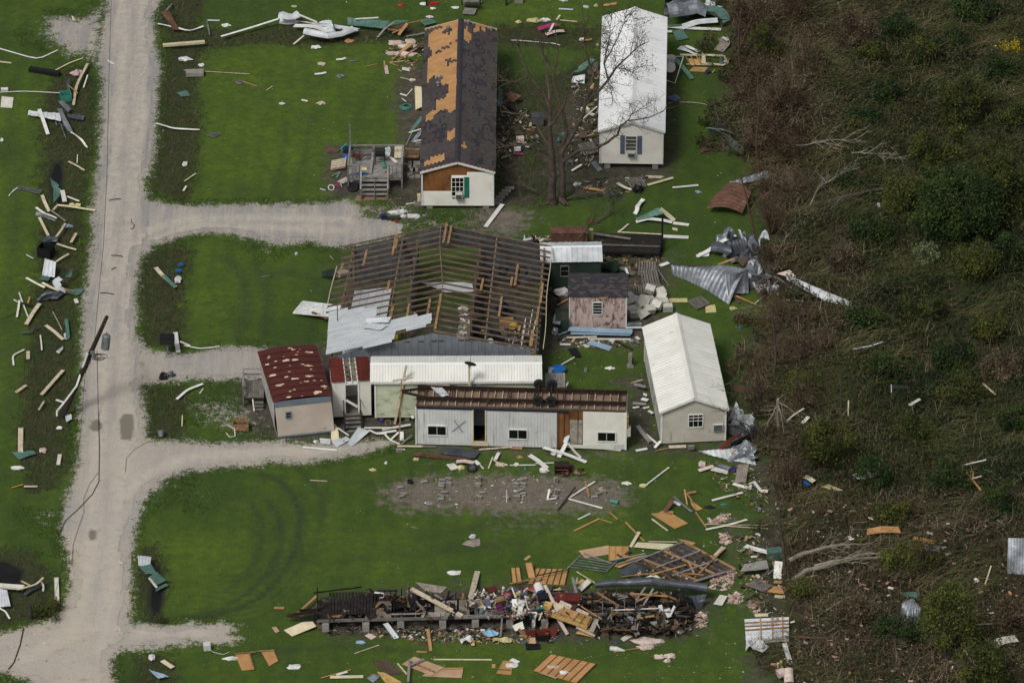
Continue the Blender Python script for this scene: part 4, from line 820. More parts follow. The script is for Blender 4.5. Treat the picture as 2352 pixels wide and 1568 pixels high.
e,A,U,W,L=shed('garden_shed','mouldy pink plank shed with a dark shingle roof and small window',[(1308,752),(1438,753)],.12,2.45,1.35,.62,'pink_paint',None,'v',.16,0,shingle=True)
window(e,A,U,-W,1.52,2.14,1.05,1.98,1,4,pane='glass');
bar(A+U*1.9+Zv*2.42-W*.2,A+U*2.5+Zv*2.44-W*.2,.03,.1,Zv).bd('trim_board',FW,e)
e,A,U,W,L=shed('garden_shed','dark green shed with pale ribbed metal roof half hidden by the barn',[(1246,664),(1379,662)],.1,2.15,1.15,.4,'dark_green',TW,'h',.16,0,oh=.14,ribbed=.32)
window(e,A,U,-W,1.2,1.75,1.,1.8,1,2,fr=WW)
# ================================================================ loose things: helpers
def strip(c,r,pts,w,mat,label,cat=BD,th=.035,z=.06,group=None,name=None,n=1,twist=0):
 """long flat piece along picture points (x, y[, z]) of sixteenth c,r"""
 P=[T(c,r,*p)if len(p)==3 else T(c,r,p[0],p[1],z)for p in pts];name=name or cat.replace(' ','_')
 if len(P)==2 and not twist:
  return bar(P[0],P[1],w,th).bd(name,mat,None,label,cat,group)
 Q=[]
 for i in range(len(P)-1):
  for k in range(4):Q.append(P[i].lerp(P[i+1],k/4))
 Q.append(P[-1]);Q=[Q[0]]+[(Q[i-1]+Q[i]*2+Q[i+1])/4 for i in range(1,len(Q)-1)]+[Q[-1]];rows=[]
 for i,p in enumerate(Q):
  d=(Q[min(i+1,len(Q)-1)]-Q[max(i-1,0)]).normalized();a=d.cross(Zv);a.normalize();t=twist*sin(i*.9)
  a2=a*cos(t)+Zv*sin(t)*.8;lip=Zv*.03
  rows.append([p-a2*w/2+Zv*abs(sin(t))*w*.4+lip,p-a2*w*.38+Zv*abs(sin(t))*w*.4,p+a2*w*.38+Zv*abs(sin(t))*w*.4,p+a2*w/2+Zv*abs(sin(t))*w*.4+lip])
 return MB().grid(rows,th*.6).bd(name,mat,None,label,cat,group)
def tin(c,r,quad,mat,label,ribs=5,z=(.05,),cat=MS,warp=.08,ribh=.035,group=None):
 zz=list(z)*4 if len(z)==1 else z
 return flat_sheet('metal_sheet',[T(c,r,x,y,k)for(x,y),k in zip(quad,zz)],mat,label,cat,group,ribs,ribh,.012,warp)
def board(c,r,poly,mat,label,cat=PS,z=.06,th=.025,battens=0,bmat=WW,name=None,parent=None):
 P=[T(c,r,*p)if len(p)==3 else T(c,r,p[0],p[1],z)for p in poly]
 if not battens:return slab(P,th).bd(name or cat.replace(' ','_'),mat,None,label,cat)
 ctr=sum(P,V((0,0,0)))/len(P);e=E(name or cat.replace(' ','_'),(ctr.x,ctr.y,0),label,cat)
 a,b,c_,d=P[:4];n=battens
 for i in range(n):
  u0,u1=i/n,(i+1)/n;q=[a.lerp(b,u0),a.lerp(b,u1-.004),d.lerp(c_,u1-.004),d.lerp(c_,u0)];slab(q,th).bd(PN,mat,e)
 for i in range(n+1):
  u=min(max(i/n,.01),.99);bar(a.lerp(b,u)+Zv*.02,d.lerp(c_,u)+Zv*.02,.045,.05).bd(BT,bmat,e)
 return e
def blob(ctr,s,mat,label,cat,n=14,flat=.45,name=None,group=None,kind=None):
 """crumpled soft lump"""
 c=V3(ctr);pts=[];m=bmesh.new();bmesh.ops.create_icosphere(m,subdivisions=2,radius=1)
 ph=[ru(0,6)for _ in range(6)]
 b=MB();vs=[]
 for v in m.verts:
  p=v.co;k=1+.28*sin(p.x*4+ph[0])*cos(p.y*5+ph[1])+.2*sin(p.z*7+ph[2]+p.x*6);vs.append(c+V((p.x*k*s[0],p.y*k*s[1],max(-.02,p.z*k*s[2]+.3*s[2]))))
 b.add(vs,[tuple(v.index for v in f.verts)for f in m.faces]);m.free()
 return b.bd(name or cat.replace(' ','_'),mat,None,label,cat,group,kind)
def lump(c,r,x,y,sx,sy,mat,label,cat='rag',h=.12,z=0):return blob(T(c,r,x,y,z),(sx,sy,h),mat,label,cat)
def cbox(ctr,s,mat,label,cat,rot=0,tilt=0,name=None,group=None,hollow=False,open_mat=None,roll=0):
 R=Matrix.Rotation(rot,3,'Z')@Matrix.Rotation(tilt,3,'X')@Matrix.Rotation(roll,3,'Y');c=V3(ctr);x,y,z=s
 if not hollow:return box(c,s,R).bd(name or cat.replace(' ','_'),mat,None,label,cat,group)
 m=MB();t=.03
 for q,k in(((0,0,-z/2+t/2),(x,y,t)),((0,-y/2+t/2,t/2),(x,t,z-t)),((0,y/2-t/2,t/2),(x,t,z-t)),((-x/2+t/2,0,t/2),(t,y-2*t,z-t)),((x/2-t/2,0,t/2),(t,y-2*t,z-t))):m.box(c+R@V(q),k,R)
 return m.bd(name or cat.replace(' ','_'),mat,None,label,cat,group)
def block_mesh():
 m=MB();x,y,z,t=.4,.2,.2,.035
 for q,s in(((0,0,-z/2+t/2),(x,y,t)),((0,0,z/2-t/2),(x,y,t)),((-x/2+t/2,0,0),(t,y,z-2*t)),((x/2-t/2,0,0),(t,y,z-2*t)),((0,0,0),(t,y,z-2*t))):m.box(q,s)
 m.box((0,0,0),(x-2*t-.001,.05,z-2*t-.001));return m
_blk=None
def block(c,r,x,y,label,rot=None,up=False,z=0,group='concrete blocks left from the missing house'):
 global _blk
 p=T(c,r,x,y,z)+Zv*(.2 if up else .1);rot=ru(-.6,.6)if rot is None else rot
 if _blk is None:
  me=block_mesh();a=bpy.data.meshes.new('concrete_block');a.from_pydata([tuple(v)for v in me.v],[],me.f);a.materials.append(MATS[CN]);a.update();_blk=a
 o=bpy.data.objects.new('concrete_block',_blk);COL.objects.link(o);o.location=p;o.rotation_euler=(0,pi/2 if up else random.choice((0,0,.1)),rot)
 tag(o,label,'concrete block',group);return o
_pal=None
def pallet(loc,rot,label,mat=WW,group='wooden pallets',scale=1):
 global _pal
 if _pal is None or _pal[1]!=mat:
  e=E('pallet',(0,0,0),label,'pallet',group)
  for i in range(7):box((-.52+i*.173,0,.12),(.1,1.05,.018)).bd('slat',mat,e)
  for y in(-.48,0,.48):box((0,y,.06),(1.14,.045,.09)).bd('runner',mat,e)
  for i in range(4):box((-.5+i*.333,0,.01),(.1,1.05,.018)).bd('slat',mat,e)
  _pal=(e,mat);e.location=loc;e.rotation_euler=rot;return e
 return copy_tree(_pal[0],loc,rot,label,scale)
def torus(m,c,R_,r,ax,n=22,k=8):
 ax=V3(ax).normalized();a=ax.orthogonal().normalized();b=ax.cross(a);o=len(m.v)
 for i in range(n):
  t=2*pi*i/n;d=a*cos(t)+b*sin(t)
  for j in range(k):
   s=2*pi*j/k;m.v.append(tuple(V3(c)+d*(R_+r*cos(s))+ax*(r*1.15*sin(s))))
 for i in range(n):
  for j in range(k):m.f.append((o+i*k+j,o+(i+1)%n*k+j,o+(i+1)%n*k+(j+1)%k,o+i*k+(j+1)%k))
 return m
def tyre(loc,ax,label,rim=BK,R_=.31,cat='tyre'):
 e=E('tyre',loc,label,cat);c=V3(loc);ax=V3(ax).normalized();torus(MB(),c,R_*.77,R_*.26,ax).bd('tread','rubber',e,smooth=True)
 if rim:
  m=tube([c-ax*.05,c+ax*.05],R_*.56,16);a=ax.orthogonal().normalized();b=ax.cross(a)
  if rim=='rim_grey':
   m=MB();torus(m,c+ax*.06,R_*.53,.02,ax,20,5)
   for i in range(8):t=pi*2*i/8;m.bar(c+ax*.06,c+ax*.06+(a*cos(t)+b*sin(t))*R_*.54,.05,.02,ax)
   tube([c-ax*.04,c+ax*.02],R_*.5,16).bd('hub_back',BK,e)
  m.bd('rim',rim,e)
 return e
def clutter(name,label,c,r,poly,n,zr,cols,smin=.06,smax=.5,flat=.25,seed=1,parent=None,mul=1):
 """heap of mixed small pieces nobody could count"""
 R=random.Random(seed);xs=[p[0]for p in poly];ys=[p[1]for p in poly];Pp=[(p[0],p[1])for p in poly];F=[];Cc=[]
 P3=np.array([list(p)for p in Pp],float);k=0
 while k<n:
  x,y=R.uniform(min(xs),max(xs)),R.uniform(min(ys),max(ys))
  if sdist(np.array([x]),np.array([y]),Pp)[0]<0:continue
  k+=1;z=R.uniform(*zr)*(R.random()**.7);p=np.array(T(c,r,x,y,z));L=R.uniform(smin,smax)*R.uniform(.4,1);w=min(.3,L*R.choice((.06,.1,.18,.5)));h=min(L,w)*R.uniform(.1,.6)
  A=R.uniform(0,6.3);B=R.gauss(0,flat);a=np.array([cos(A)*cos(B),sin(A)*cos(B),sin(B)]);b=np.cross([0,0,1.],a);b/=np.linalg.norm(b);cc=np.cross(a,b)
  a,b,cc=a*L/2,b*w/2,cc*h/2;q=[p+sx*a+sy*b+sz*cc for sz in(-1,1)for sx,sy in((-1,-1),(1,-1),(1,1),(-1,1))]
  col=lin(R.choice(cols))[:3];v=R.uniform(.75,1.1);col=[min(1,s*v)for s in col]
  for f in((4,5,6,7),(0,1,5,4),(1,2,6,5),(2,3,7,6),(3,0,4,7)):F.append([q[i]for i in f]);Cc.append(col)
 F=np.array(F)
 if parent is not None:F=F-np.array(ORG[parent])
 return tris(name,F,np.array(Cc),MATS['mixed'],label=label,kind='stuff',parent=parent)
leafmat('mixed',.8)
MIX_HOUSE=['d8d6cf','c9c5bb','b7b2a6','8a8278','3a3531','26231f','8f7757','a68660','6b5040','6e4a44','4a566b','5f6d73','b5ab8c','22201e','1d1b19','2c2926','77716a','57504a']
MIX_WOOD=['b38a58','9c7b55','7d5f40','5f4a36','c7a878','3b3129','8a8278']
MIX_BURNT=['1c1a18','26231f','332e29','45403a','17151a','5c544b','0f0e0d']
WHITE=['dcdad4','cfcdc6','c4bfb2','b0aca2']
def crumple(c,r,x,y,w,d,h,mat,label,group=None,z=0):
 o=T(c,r,x,y,z);a=ru(0,3);X=V((cos(a),sin(a),0));Y=V((-X.y,X.x,0));p=[ru(0,6)for _ in range(5)]
 H=lambda u,v:h*(.5+.5*sin(u*5+p[0]+v*2))*(.6+.5*sin(v*6+p[1]-u*3))+h*.4*sin(u*9+v*7+p[2])
 rows=[[o+X*(w*(u-.5)+.15*w*sin(v*7+p[3]))+Y*(d*(v-.5)+.2*d*sin(u*8+p[4]))+Zv*(max(.02,H(u,v)+h*.3)+.03*(i%2))for i,v in enumerate(np.linspace(0,1,11))]for u in np.linspace(0,1,12)]
 return MB().grid(rows,.012).bd('metal_sheet',mat,None,label,MS,group)
def pole():
 b,t=T(0,2,582,690,0),T(0,1,983,1335,0)
 H=6.9;top=G(246,726,H);base=G(143.5,956,0)
 e=E('utility_pole',base,'dark wooden utility pole leaning steeply over the lane','utility pole');d=(top-base)
 tube([base,base+d*.5,top],[.2,.17,.12],10).bd('shaft','pole_wood',e)
 at=lambda k:base+d*k;s=d.cross(Zv).normalized()
 c=[at(.03)+V((-.35,-.4,-.1)),at(.07)+V((-.25,-.3,.3)),at(.25)+V((.35,-.25,0)),at(.45)+V((.3,-.25,0)),at(.62)+V((.1,-.2,0))]
 c=[G(131,955,.05),G(131,944,.35),G(147,925,1.),G(176,886,2.3),G(188,850,3.2),G(201,812,4.5)]
 tube(c,.07,8).bd('conduit',PW,e)
 tr=G(242,797,5.);a=V((.12,0,1));tube([tr-a*.1,tr+a*.85],.27,14).tube([tr+a*.85,tr+a*.95],[.27,.14],14).bd('transformer',GV,e)
 m=MB()
 for k in(.96,.93):q=at(k);m.tube([q,q+s*.18],.03,6)
 m.tube([tr+a*.95,tr+a*1.15],.03,6);m.bd('insulator','rim_grey',e);q=G(213,810,4.55);box(q,(.28,.2,.2)).bd('bracket',GV,e)
 w=MB()
 for i in range(9):
  p=G(225+ru(-3,8),812+ru(-3,4),4.6);rr=ru(.25,.6)
  w.tube([p+V((cos(t)*rr,ru(-.1,.1),-rr*.5+sin(t)*rr*.45))for t in np.linspace(.2*i,.2*i+5,12)],.014,4)
 for x,y in((198,830),(201,845),(196,858),(206,838)):w.tube([G(205,812,4.5),G((205+x)/2+3,(812+y)/2,4.),G(x,y,3.6)],.022,4)
 w.bd('cable_loop','wire',e,kind='stuff')
 return at
PA=pole()
def wire(pts,label,r=.016):return tube([G(*p)for p in pts],r,5).bd('cable','wire',None,label,'cable')
wire([(257,-40,8),(251,150,7.2),(246,392,6.6),(238,560,6.4),(228,660,6.2),(217,784,5.),(205,812,4.5)],'long overhead cable along the lane from the top edge to the pole')
wire([(223,805,4.6),(224,860,1.5),(226,950,.1),(228,1030,.07),(227,1105,.07),(212,1134,.07),(178,1170,.07),(150,1195,.05),(134,1230,.05)],'black cable fallen down the middle of the lane',.022)
wire([(212,800,4.6),(180,812,4.2),(100,845,3.4),(0,905,2.5),(-40,925,2.2)],'sagging cable running off the left edge below the pole')
wire([(198,830,3.8),(190,930,1.2),(184,1010,.3),(165,1100,.2),(145,1170,.2),(110,1310,.3),(85,1410,.2)],'thin cable trailing from the pole along the ditch edge',.010)
wire([(226,1084,.06),(206,1110,.06),(192,1145,.06),(193,1175,.06),(180,1212,.06),(168,1250,.05),(165,1300,.05)],'thin cable looping over the lane near its lower bend',.010)
wire([(345,1012,.07),(310,1030,.07),(290,1052,.07),(288,1085,.07)],'thin cable curling out of the third driveway',.010)
wire([(150,1248,.1),(140,1310,.25),(125,1370,.15),(108,1425,.07)],'thin cable over the lower left ditch',.010)
wire([(54,1441,.09),(46,1480,.07),(32,1520,.07),(19,1536,.07)],'thick grey cable crossing the lower left road',.03)
wire([(301,502,.07),(303,512,.07),(309,517,.07),(306,524,.07),(300,526,.07)],'short curl of black cable on the lane at the first driveway',.02)
wire([(785,752,1.2),(765,775,.6),(745,790,.1)],'guy wire slanting off the barn corner',.015)
wire([(0,733,.06),(30,722,.08),(56,712,.06)],'thin green line on the far left lawn',.012)
def deck():
 e=E('deck',G(862,425,0),'grey weathered deck with broken rails and steps left of the stripped home','deck')
 Dk=lambda x,y,z=0:G((1280+x/5.345)*.5742,(560+y/5.345)*.5742,z)
 zt=1.;a,b,c,d=Dk(600,790,zt),Dk(1750,790,zt),Dk(1780,150+220,zt),Dk(650,370,zt)
 n=14
 for i in range(n):hexa([a.lerp(d,i/n)-Zv*.04,b.lerp(c,i/n)-Zv*.04,b.lerp(c,(i+.94)/n)-Zv*.04,a.lerp(d,(i+.94)/n)-Zv*.04],[a.lerp(d,i/n),b.lerp(c,i/n),b.lerp(c,(i+.94)/n),a.lerp(d,(i+.94)/n)]).bd('deck_board',GW,e)
 for p,q in((a,b),(b,c),(c,d),(d,a)):bar(p-Zv*.15,q-Zv*.15,.05,.2).bd('rim_board',WW,e)
 for p,h in((a,.95),(a.lerp(b,.22),.95),(a.lerp(b,.76),.95),(b,.95),(c,.9),(d,2.6),(d.lerp(c,.42),.95),(a.lerp(d,.5),.9)):bar(V((p.x,p.y,0)),p+Zv*h,.11,.11,(1,0,0)).bd('post',WW,e)
 for p,q in((a,a.lerp(b,.22)),(a.lerp(b,.76),b),(a,d),(d,d.lerp(c,.42)),(b,c),(d.lerp(c,.42),c)):bar(p+Zv*.95,q+Zv*.95,.12,.05).bd('rail',GW,e)
 bar(d+Zv*.45,d.lerp(c,.42)+Zv*.45,.04,.35,Zv).bd('rail_panel',GW,e)
 for k in(.08,.15,.83,.9):p=a.lerp(b,k);bar(p,p+Zv*.9,.1,.04,(1,0,0)).bd('baluster',WW,e)
 x0,x1=a.lerp(b,.245),a.lerp(b,.745);f=V((0,-1,0))
 for i in range(5):z=zt-.2*(i+1)+.03;o=f*(.02+.27*i+.14);hexa([x0+o-f*.13+Zv*(z-zt-.04),x0+o+f*.13+Zv*(z-zt-.04),x1+o+f*.13+Zv*(z-zt-.04),x1+o-f*.13+Zv*(z-zt-.04)][::-1],[x0+o-f*.13+Zv*(z-zt),x0+o+f*.13+Zv*(z-zt),x1+o+f*.13+Zv*(z-zt),x1+o-f*.13+Zv*(z-zt)][::-1]).bd('tread',GW,e)
 for p in(x0,x1,(x0+x1)/2):bar(p-Zv*.12,p+f*1.45-Zv*.95,.05,.22).bd('stringer',WW,e)
 for p in(x0,x1):bar(p+f*1.45-Zv*1.,p+f*1.45-Zv*.1,.1,.1,(1,0,0)).bd('post',WW,e);bar(p+f*1.45-Zv*.12,p+Zv*.85,.1,.05).bd('rail',GW,e)
 s=lambda P_,w,mat,lb,z=1.06,cat=BD,**k:bar(Dk(*P_[0],z if len(P_[0])==2 else P_[0][2])if len(P_[0])==2 else Dk(*P_[0]),Dk(*P_[1],z)if len(P_[1])==2 else Dk(*P_[1]),w,.05).bd(cat.replace(' ','_'),mat,None,lb,cat)
 s([(1145,110,1.5),(1085,715,1.1)],.14,GW,'long grey post across the middle of the deck',cat='post')
 s([(990,350),(930,415)],.12,GW,'short grey plank in the back half of the deck');s([(1110,330),(990,400)],.3,WW,'broken grey panel on the deck behind the long post')
 e2=E('weathered_hatch',Dk(1690,250,1.3),'weathered plank hatch on the back right corner of the deck','hatch')
 for i in range(5):p0,p1=Dk(1625+30*i,125,1.35),Dk(1615+32*i,385,1.15);bar(p0,p1,.17,.05).bd('plank',OB,e2)
 bar(Dk(1610,150,1.28),Dk(1780,150,1.28),.06,.1).bd('cross_piece',WW,e2)
 g=E('barbecue_grill',Dk(1290,520,1.),'black barbecue grill on the deck','grill');q=Dk(1290,300+190,1.)
 tube([q+V((-.35,0,.8)),q+V((.35,0,.8))],.24,12).bd('firebox',BK,g);tube([q+V((-.3,0,.95)),q+V((.3,0,.95))],.2,12).bd('lid',BK,g)
 for x in(-.3,.3):
  for y in(-.2,.2):bar(q+V((x*1.1,y*1.2,0)),q+V((x,y,.75)),.035,.035,(1,0,0)).bd('leg',BK,g)
 bar(q+V((-.33,-.2,.2)),q+V((.33,-.2,.2)),.03,.03).bd('brace',BK,g)
 ch=E('metal_chair',Dk(780,440,1.),'dark red garden chair with crossed metal back on the deck','chair');q=Dk(780,450,1.)
 box(q+V((0,0,.42)),(.5,.45,.06)).bd('seat','maroon',ch);m=MB()
 for x in(-.25,.25):m.bar(q+V((x,.2,0)),q+V((x,.25,.95)),.03,.03,(1,0,0));m.bar(q+V((x,-.2,0)),q+V((x,-.2,.45)),.03,.03,(1,0,0))
 m.bar(q+V((-.25,.25,.93)),q+V((.25,.25,.93)),.03,.03).bar(q+V((-.25,.24,.5)),q+V((.25,.25,.9)),.02,.02).bar(q+V((.25,.24,.5)),q+V((-.25,.25,.9)),.02,.02);m.bd('chair_frame',BK,ch)
 tube([Dk(1345,500,1.08),Dk(1385,600,1.08)],.13,10).bd('green_canister','teal',None,'pale teal canister by the grill on the deck','canister')
 blob(Dk(930,620,1.02),(.3,.2,.06),CY,'pale yellow cloth on the deck boards','cloth');blob(Dk(880,730,1.02),(.5,.1,.06),BP,'blue plastic bag along the front of the deck','bag');blob(Dk(1415,685,1.02),(.1,.06,.05),'red','small red thing near the top of the deck steps',SC)
 blob(Dk(1440,270,1.02),(.25,.6,.2),TW,'crumpled grey plastic film at the back of the deck','plastic film');s([(1500,370),(1640,480)],.2,WB,'white board slanting off the back of the deck')
 b=E('slatted_bench',Dk(1960,290,0),'brown slatted bench between the deck and the home','bench')
 for i in range(12):x=1830+i*25;bar(Dk(x,215,.75),Dk(x,345,.5),.05,.03).bd('slat',BW if i%2 else RS,b)
 bar(Dk(1820,190,.8),Dk(2130,200,.8),.14,.05).bd('back_rail',BT,b);bar(Dk(1820,350,.5),Dk(2110,355,.5),.3,.05).bd('seat_edge',BT,b)
 for x in(1830,2100):bar(Dk(x,370,0),Dk(x,345,.5),.06,.06,(1,0,0)).bd('leg',BW,b)
 pallet(Dk(405,530,.22),(rad(-14),0,rad(88)),'pallet leaning at the left of the deck',OB)
 bk=E('bicycle',Dk(300,960,0),'small pink child bicycle with white tyres beside the deck','bicycle')
 for x,y,R_ in((240,1015,.2),(520,880,.18)):q=Dk(x,y,.14);ax=V((.1,-.55,.8));w=torus(MB(),q,R_,.03,ax,18,6).bd('tyre',WT,bk);bar(q-ax.orthogonal().normalized()*R_,q+ax.orthogonal().normalized()*R_,.01,.01).bd('spoke','rim_grey',w)
 m=MB();P_=[Dk(240,1015,.16),Dk(320,960,.2),Dk(430,920,.24),Dk(520,890,.2),Dk(400,1000,.16)]
 m.tube([P_[0],P_[1],P_[2],P_[3]],.022,6).tube([P_[1],P_[4],P_[3]],.022,6).tube([P_[4],P_[2]],.022,6);m.bd('bicycle_frame','pink',bk);tube([Dk(440,930,.3),Dk(465,1000,.35)],.02,6).tube([Dk(440,930,.3),Dk(520,840,.4)],.02,6).bd('handlebar',WT,bk);bar(Dk(470,905,.26),Dk(505,895,.3),.09,.04).bd('saddle',WT,bk)
 tyre(Dk(695,1010,.2),(.1,-.35,.9),'black truck tyre with black rim leaning at the deck steps',BK,.4)
 slab([Dk(370,890,.5),Dk(560,790,.6),Dk(615,850,.35),Dk(480,930,.25)],.03).bd('white_panel',WB,None,'white panel propped behind the pink bicycle',PN);slab([Dk(650,820,.35),Dk(840,840,.35),Dk(840,940,.08),Dk(660,920,.08)],.03).bd('leaning_panel',GV,None,'grey panel leaning under the front of the deck',PN)
 bar(Dk(260,765,.1),Dk(420,690,.1),.1,.04).bd(BD,GW,None,'short grey board on the ground left of the deck',BD);bar(Dk(350,810,.08),Dk(430,690,.1),.16,.03).bd(BD,GT,None,'pale green strip left of the deck',STP)
 blob(Dk(545,220,0),(.35,.3,.35),'teal','teal and yellow garden hose heap behind the deck corner','hose heap');blob(Dk(600,270,0),(.35,.2,.4),'navy','dark blue bag at the back left of the deck','bag');blob(Dk(565,400,0),(.22,.25,.25),BP,'bright blue plastic bin left of the deck','bin');blob(Dk(610,205,.2),(.1,.1,.1),'yellow','yellow plastic piece by the deck corner',SC)
 blob(Dk(270,225,0),(.6,.5,.15),BW,'heap of brown soil at the back left of the deck','soil heap')
 pv=0
 for i,(x,y,w,l,mt)in enumerate([(860,1205,150,45,'paver'),(1010,1195,140,40,'paver'),(1160,1195,130,50,'paver'),(835,1265,160,60,'paver'),(990,1255,150,50,'paver'),(1150,1250,150,50,'paver'),(1460,1190,130,50,'paver'),(1460,1245,140,70,'paver'),(1330,1250,110,40,'paver')]):
  cs=[Dk(x-w/2,y+l/2,.05),Dk(x+w/2,y+l/2,.05),Dk(x+w/2,y-l/2,.05),Dk(x-w/2,y-l/2,.05)];slab(cs,.05).bd('paving_slab',mt,None,'reddish paving slab in the row below the deck steps','paving slab','paving slabs below the deck steps')
 for i,(x,y)in enumerate([(1940,490),(2020,490),(1935,560),(2010,560),(1980,640),(2045,640),(1920,745),(1965,790),(2090,780),(2130,490)]):
  q=Dk(x,y,.05);box(q,(.36,.4,.1)).bd('stepping_stone',CN,None,'square concrete slab on the mud between deck and home','stepping stone','stepping stones beside the deck')
 for x,y in((1815,560),(2100,570),(2110,110)):p=Dk(x,y,0);o=block(0,0,0,0,'concrete block on the mud between deck and home',group='blocks beside the deck');o.location=p+Zv*.1
deck()
def landing():
 e=E('landing',T(0,2,2290,590,0),'dark grey wooden landing with rail at the left of the maroon trailer','landing')
 a,b,c,d=T(0,2,2235,515,.7),T(0,2,2425,515,.7),T(0,2,2425,360,.7),T(0,2,2240,360,.7)
 for i in range(9):hexa([a.lerp(b,i/9)-Zv*.04,a.lerp(b,(i+.93)/9)-Zv*.04,d.lerp(c,(i+.93)/9)-Zv*.04,d.lerp(c,i/9)-Zv*.04],[a.lerp(b,i/9),a.lerp(b,(i+.93)/9),d.lerp(c,(i+.93)/9),d.lerp(c,i/9)]).bd('deck_board',WW,e)
 for p in(a,d,c,a.lerp(d,.5)):bar(V((p.x,p.y,0)),p+Zv*.9,.1,.1,(1,0,0)).bd('post',WW,e)
 for p,q in((a,d),(d,c)):bar(p+Zv*.9,q+Zv*.9,.12,.04).bd('rail',GW,e);bar(p+Zv*.5,q+Zv*.5,.04,.1).bd('rail',GW,e)
 bar(a-Zv*.1,b-Zv*.1,.05,.18).bd('rim_board',DW,e)
 for i in range(3):bar(T(0,2,2330,560+30*i,.5-.2*i),T(0,2,2420,560+30*i,.5-.2*i),.25,.04).bd('tread',WW,e)
 bar(T(0,2,2320,530,.62),T(0,2,2335,640,.02),.06,.22).bd('stringer',WB,e)
landing()
def planter():
 e=E('planter_box',T(0,2,2205,800,0),'open brown wooden planter box left of the maroon trailer','planter')
 q=T(0,2,2210,770,.35);m=[((0,-.3,0),(1.05,.03,.45)),((0,.55,0),(.8,.03,.45)),((-.48,.12,0),(.03,.85,.45)),((.48,.12,0),(.03,.85,.45))]
 for p,s in m:box(q+V(p),s).bd('side_board',BT,e)
 box(q+V((0,.12,-.15)),(.9,.8,.04)).bd('box_floor',BW,e)
 for x in(-.42,.42):box(q+V((x,-.2,-.29)),(.06,.06,.24)).bd('leg',BW,e)
planter()
# ================================================================ debris, sixteenth by sixteenth (column, row of the photo)
S,B_=strip,board
S(0,0,[(-30,442),(345,550),(527,465)],.13,WT,'long white gutter bent in a V on the upper left lawn','gutter')
tin(0,0,[(1478,112),(1555,100),(1650,280),(1585,272)],RS,'rust streaked metal sheet right of the lane at the top',4,(.45,.45,.1,.1))
S(0,0,[(1450,222),(1560,245),(1745,290),(1870,245)],.16,WT,'curved white strip under the rusty sheet at the top of the right ditch',STP,twist=.3)
S(0,0,[(1520,108,.3),(1560,60,.3),(1580,40,.1)],.14,GV,'twisted grey strip above the rusty sheet',STP);S(0,0,[(1900,192),(1915,260),(1925,322)],.12,GV,'grey crumpled strip hanging down in the top right ditch',STP);S(0,0,[(1905,188),(2018,190)],.15,TW,'short pale strip at the top of the right ditch',STP)
S(0,0,[(1497,418,.2),(1880,386,.2)],.28,CB,'thick cream beam across the right ditch','beam',th=.16)
def sbox(c,r,x,y,s,mat,label,cat='box',rot=0,**k):return cbox(T(c,r,x,y,0)+Zv*(s[2]/2+.02),s,mat,label,cat,rot,**k)
sbox(0,0,1790,690,(1.25,.6,.3),CN,'grey box shaped metal duct in the right ditch','duct',.05)
S(0,0,[(1690,648),(2040,668),(2290,683)],.05,OB,'long thin brown stick lying from the grey duct onto the lawn','stick')
lump(0,0,1700,545,.45,.3,CW,'crumpled white plastic in the right ditch above the duct');lump(0,0,1850,605,.2,.2,CW,'small white bag right of the crumpled plastic in the ditch')
S(0,0,[(2200,740),(2360,792)],.08,FW,'orange stick on the upper lawn by the torn paper','stick');lump(0,0,2200,765,.25,.25,WW,'torn brown paper heap on the upper lawn','paper heap')
tin(0,0,[(1625,852),(1720,838),(1748,880),(1660,895)],GT,'small dark green metal sheet in the right ditch',4)
S(0,0,[(1435,1135),(1600,1185),(1835,1195)],.15,WT,'curved white strip crossing the right ditch halfway up the lawn',STP,twist=.2)
def screen(c,r,q,label,mat='glass_grey',fr='rim_grey',z=.06):
 P=[T(c,r,x,y,z)for x,y in q];ctr=sum(P,V())/4;e=E('window_screen',ctr,label,'window screen')
 for i in range(4):bar(P[i],P[(i+1)%4],.04,.03).bd('frame_bar',fr,e)
 slab([ctr+(p-ctr)*.97 for p in P],.01).bd('mesh_screen',mat,e)
screen(0,0,[(1900,1245),(1955,1217),(2028,1232),(1975,1260)],'dark window screen on the upper lawn')
lump(0,0,1700,1510,.2,.3,CW,'white rag in the right ditch near the first driveway')
sbox(0,0,410,672,(2.3,.42,.25),BK,'long black box beam in the left grass','box beam',-.30)
S(0,0,[(495,655),(640,580),(765,535)],.12,CB,'slim cream stick above the left ditch','stick');S(0,0,[(805,585,.3),(700,790,.2),(675,968,.1)],.2,OB,'long peeling white board standing down the left ditch',BD);S(0,0,[(805,690,.3),(768,805,.1)],.08,WB,'short white slat beside the lane in the left ditch','slat')
lump(0,0,705,690,.4,.22,'pink_paint','pink cloth over the peeling board in the left ditch','cloth',.3);S(0,0,[(640,720,.2),(615,780,.2),(640,850,.1)],.2,ZD,'crumpled dark metal strip in the left ditch',STP,twist=.5)
sbox(0,0,605,915,(.75,.8,.5),'teal','dark green plastic tub full of trash in the left ditch','tub',.2,hollow=True);S(0,0,[(630,785,.35),(715,860,.2)],.07,FW,'short orange stick by the green tub','stick')
tin(0,0,[(530,935),(570,925),(658,1005),(628,1037)],GV,'grey ribbed roof sheet just below the green tub',5,(.5,.5,.2,.15));tin(0,0,[(262,1022),(560,1042),(560,1118),(255,1065)],TW,'long pale ribbed sheet reaching out of the left ditch',4,(.1,.3,.2,.1));tin(0,0,[(620,1045),(772,1072),(770,1108),(625,1085)],ZD,'dark ribbed sheet at the right end of the long pale sheet',3)
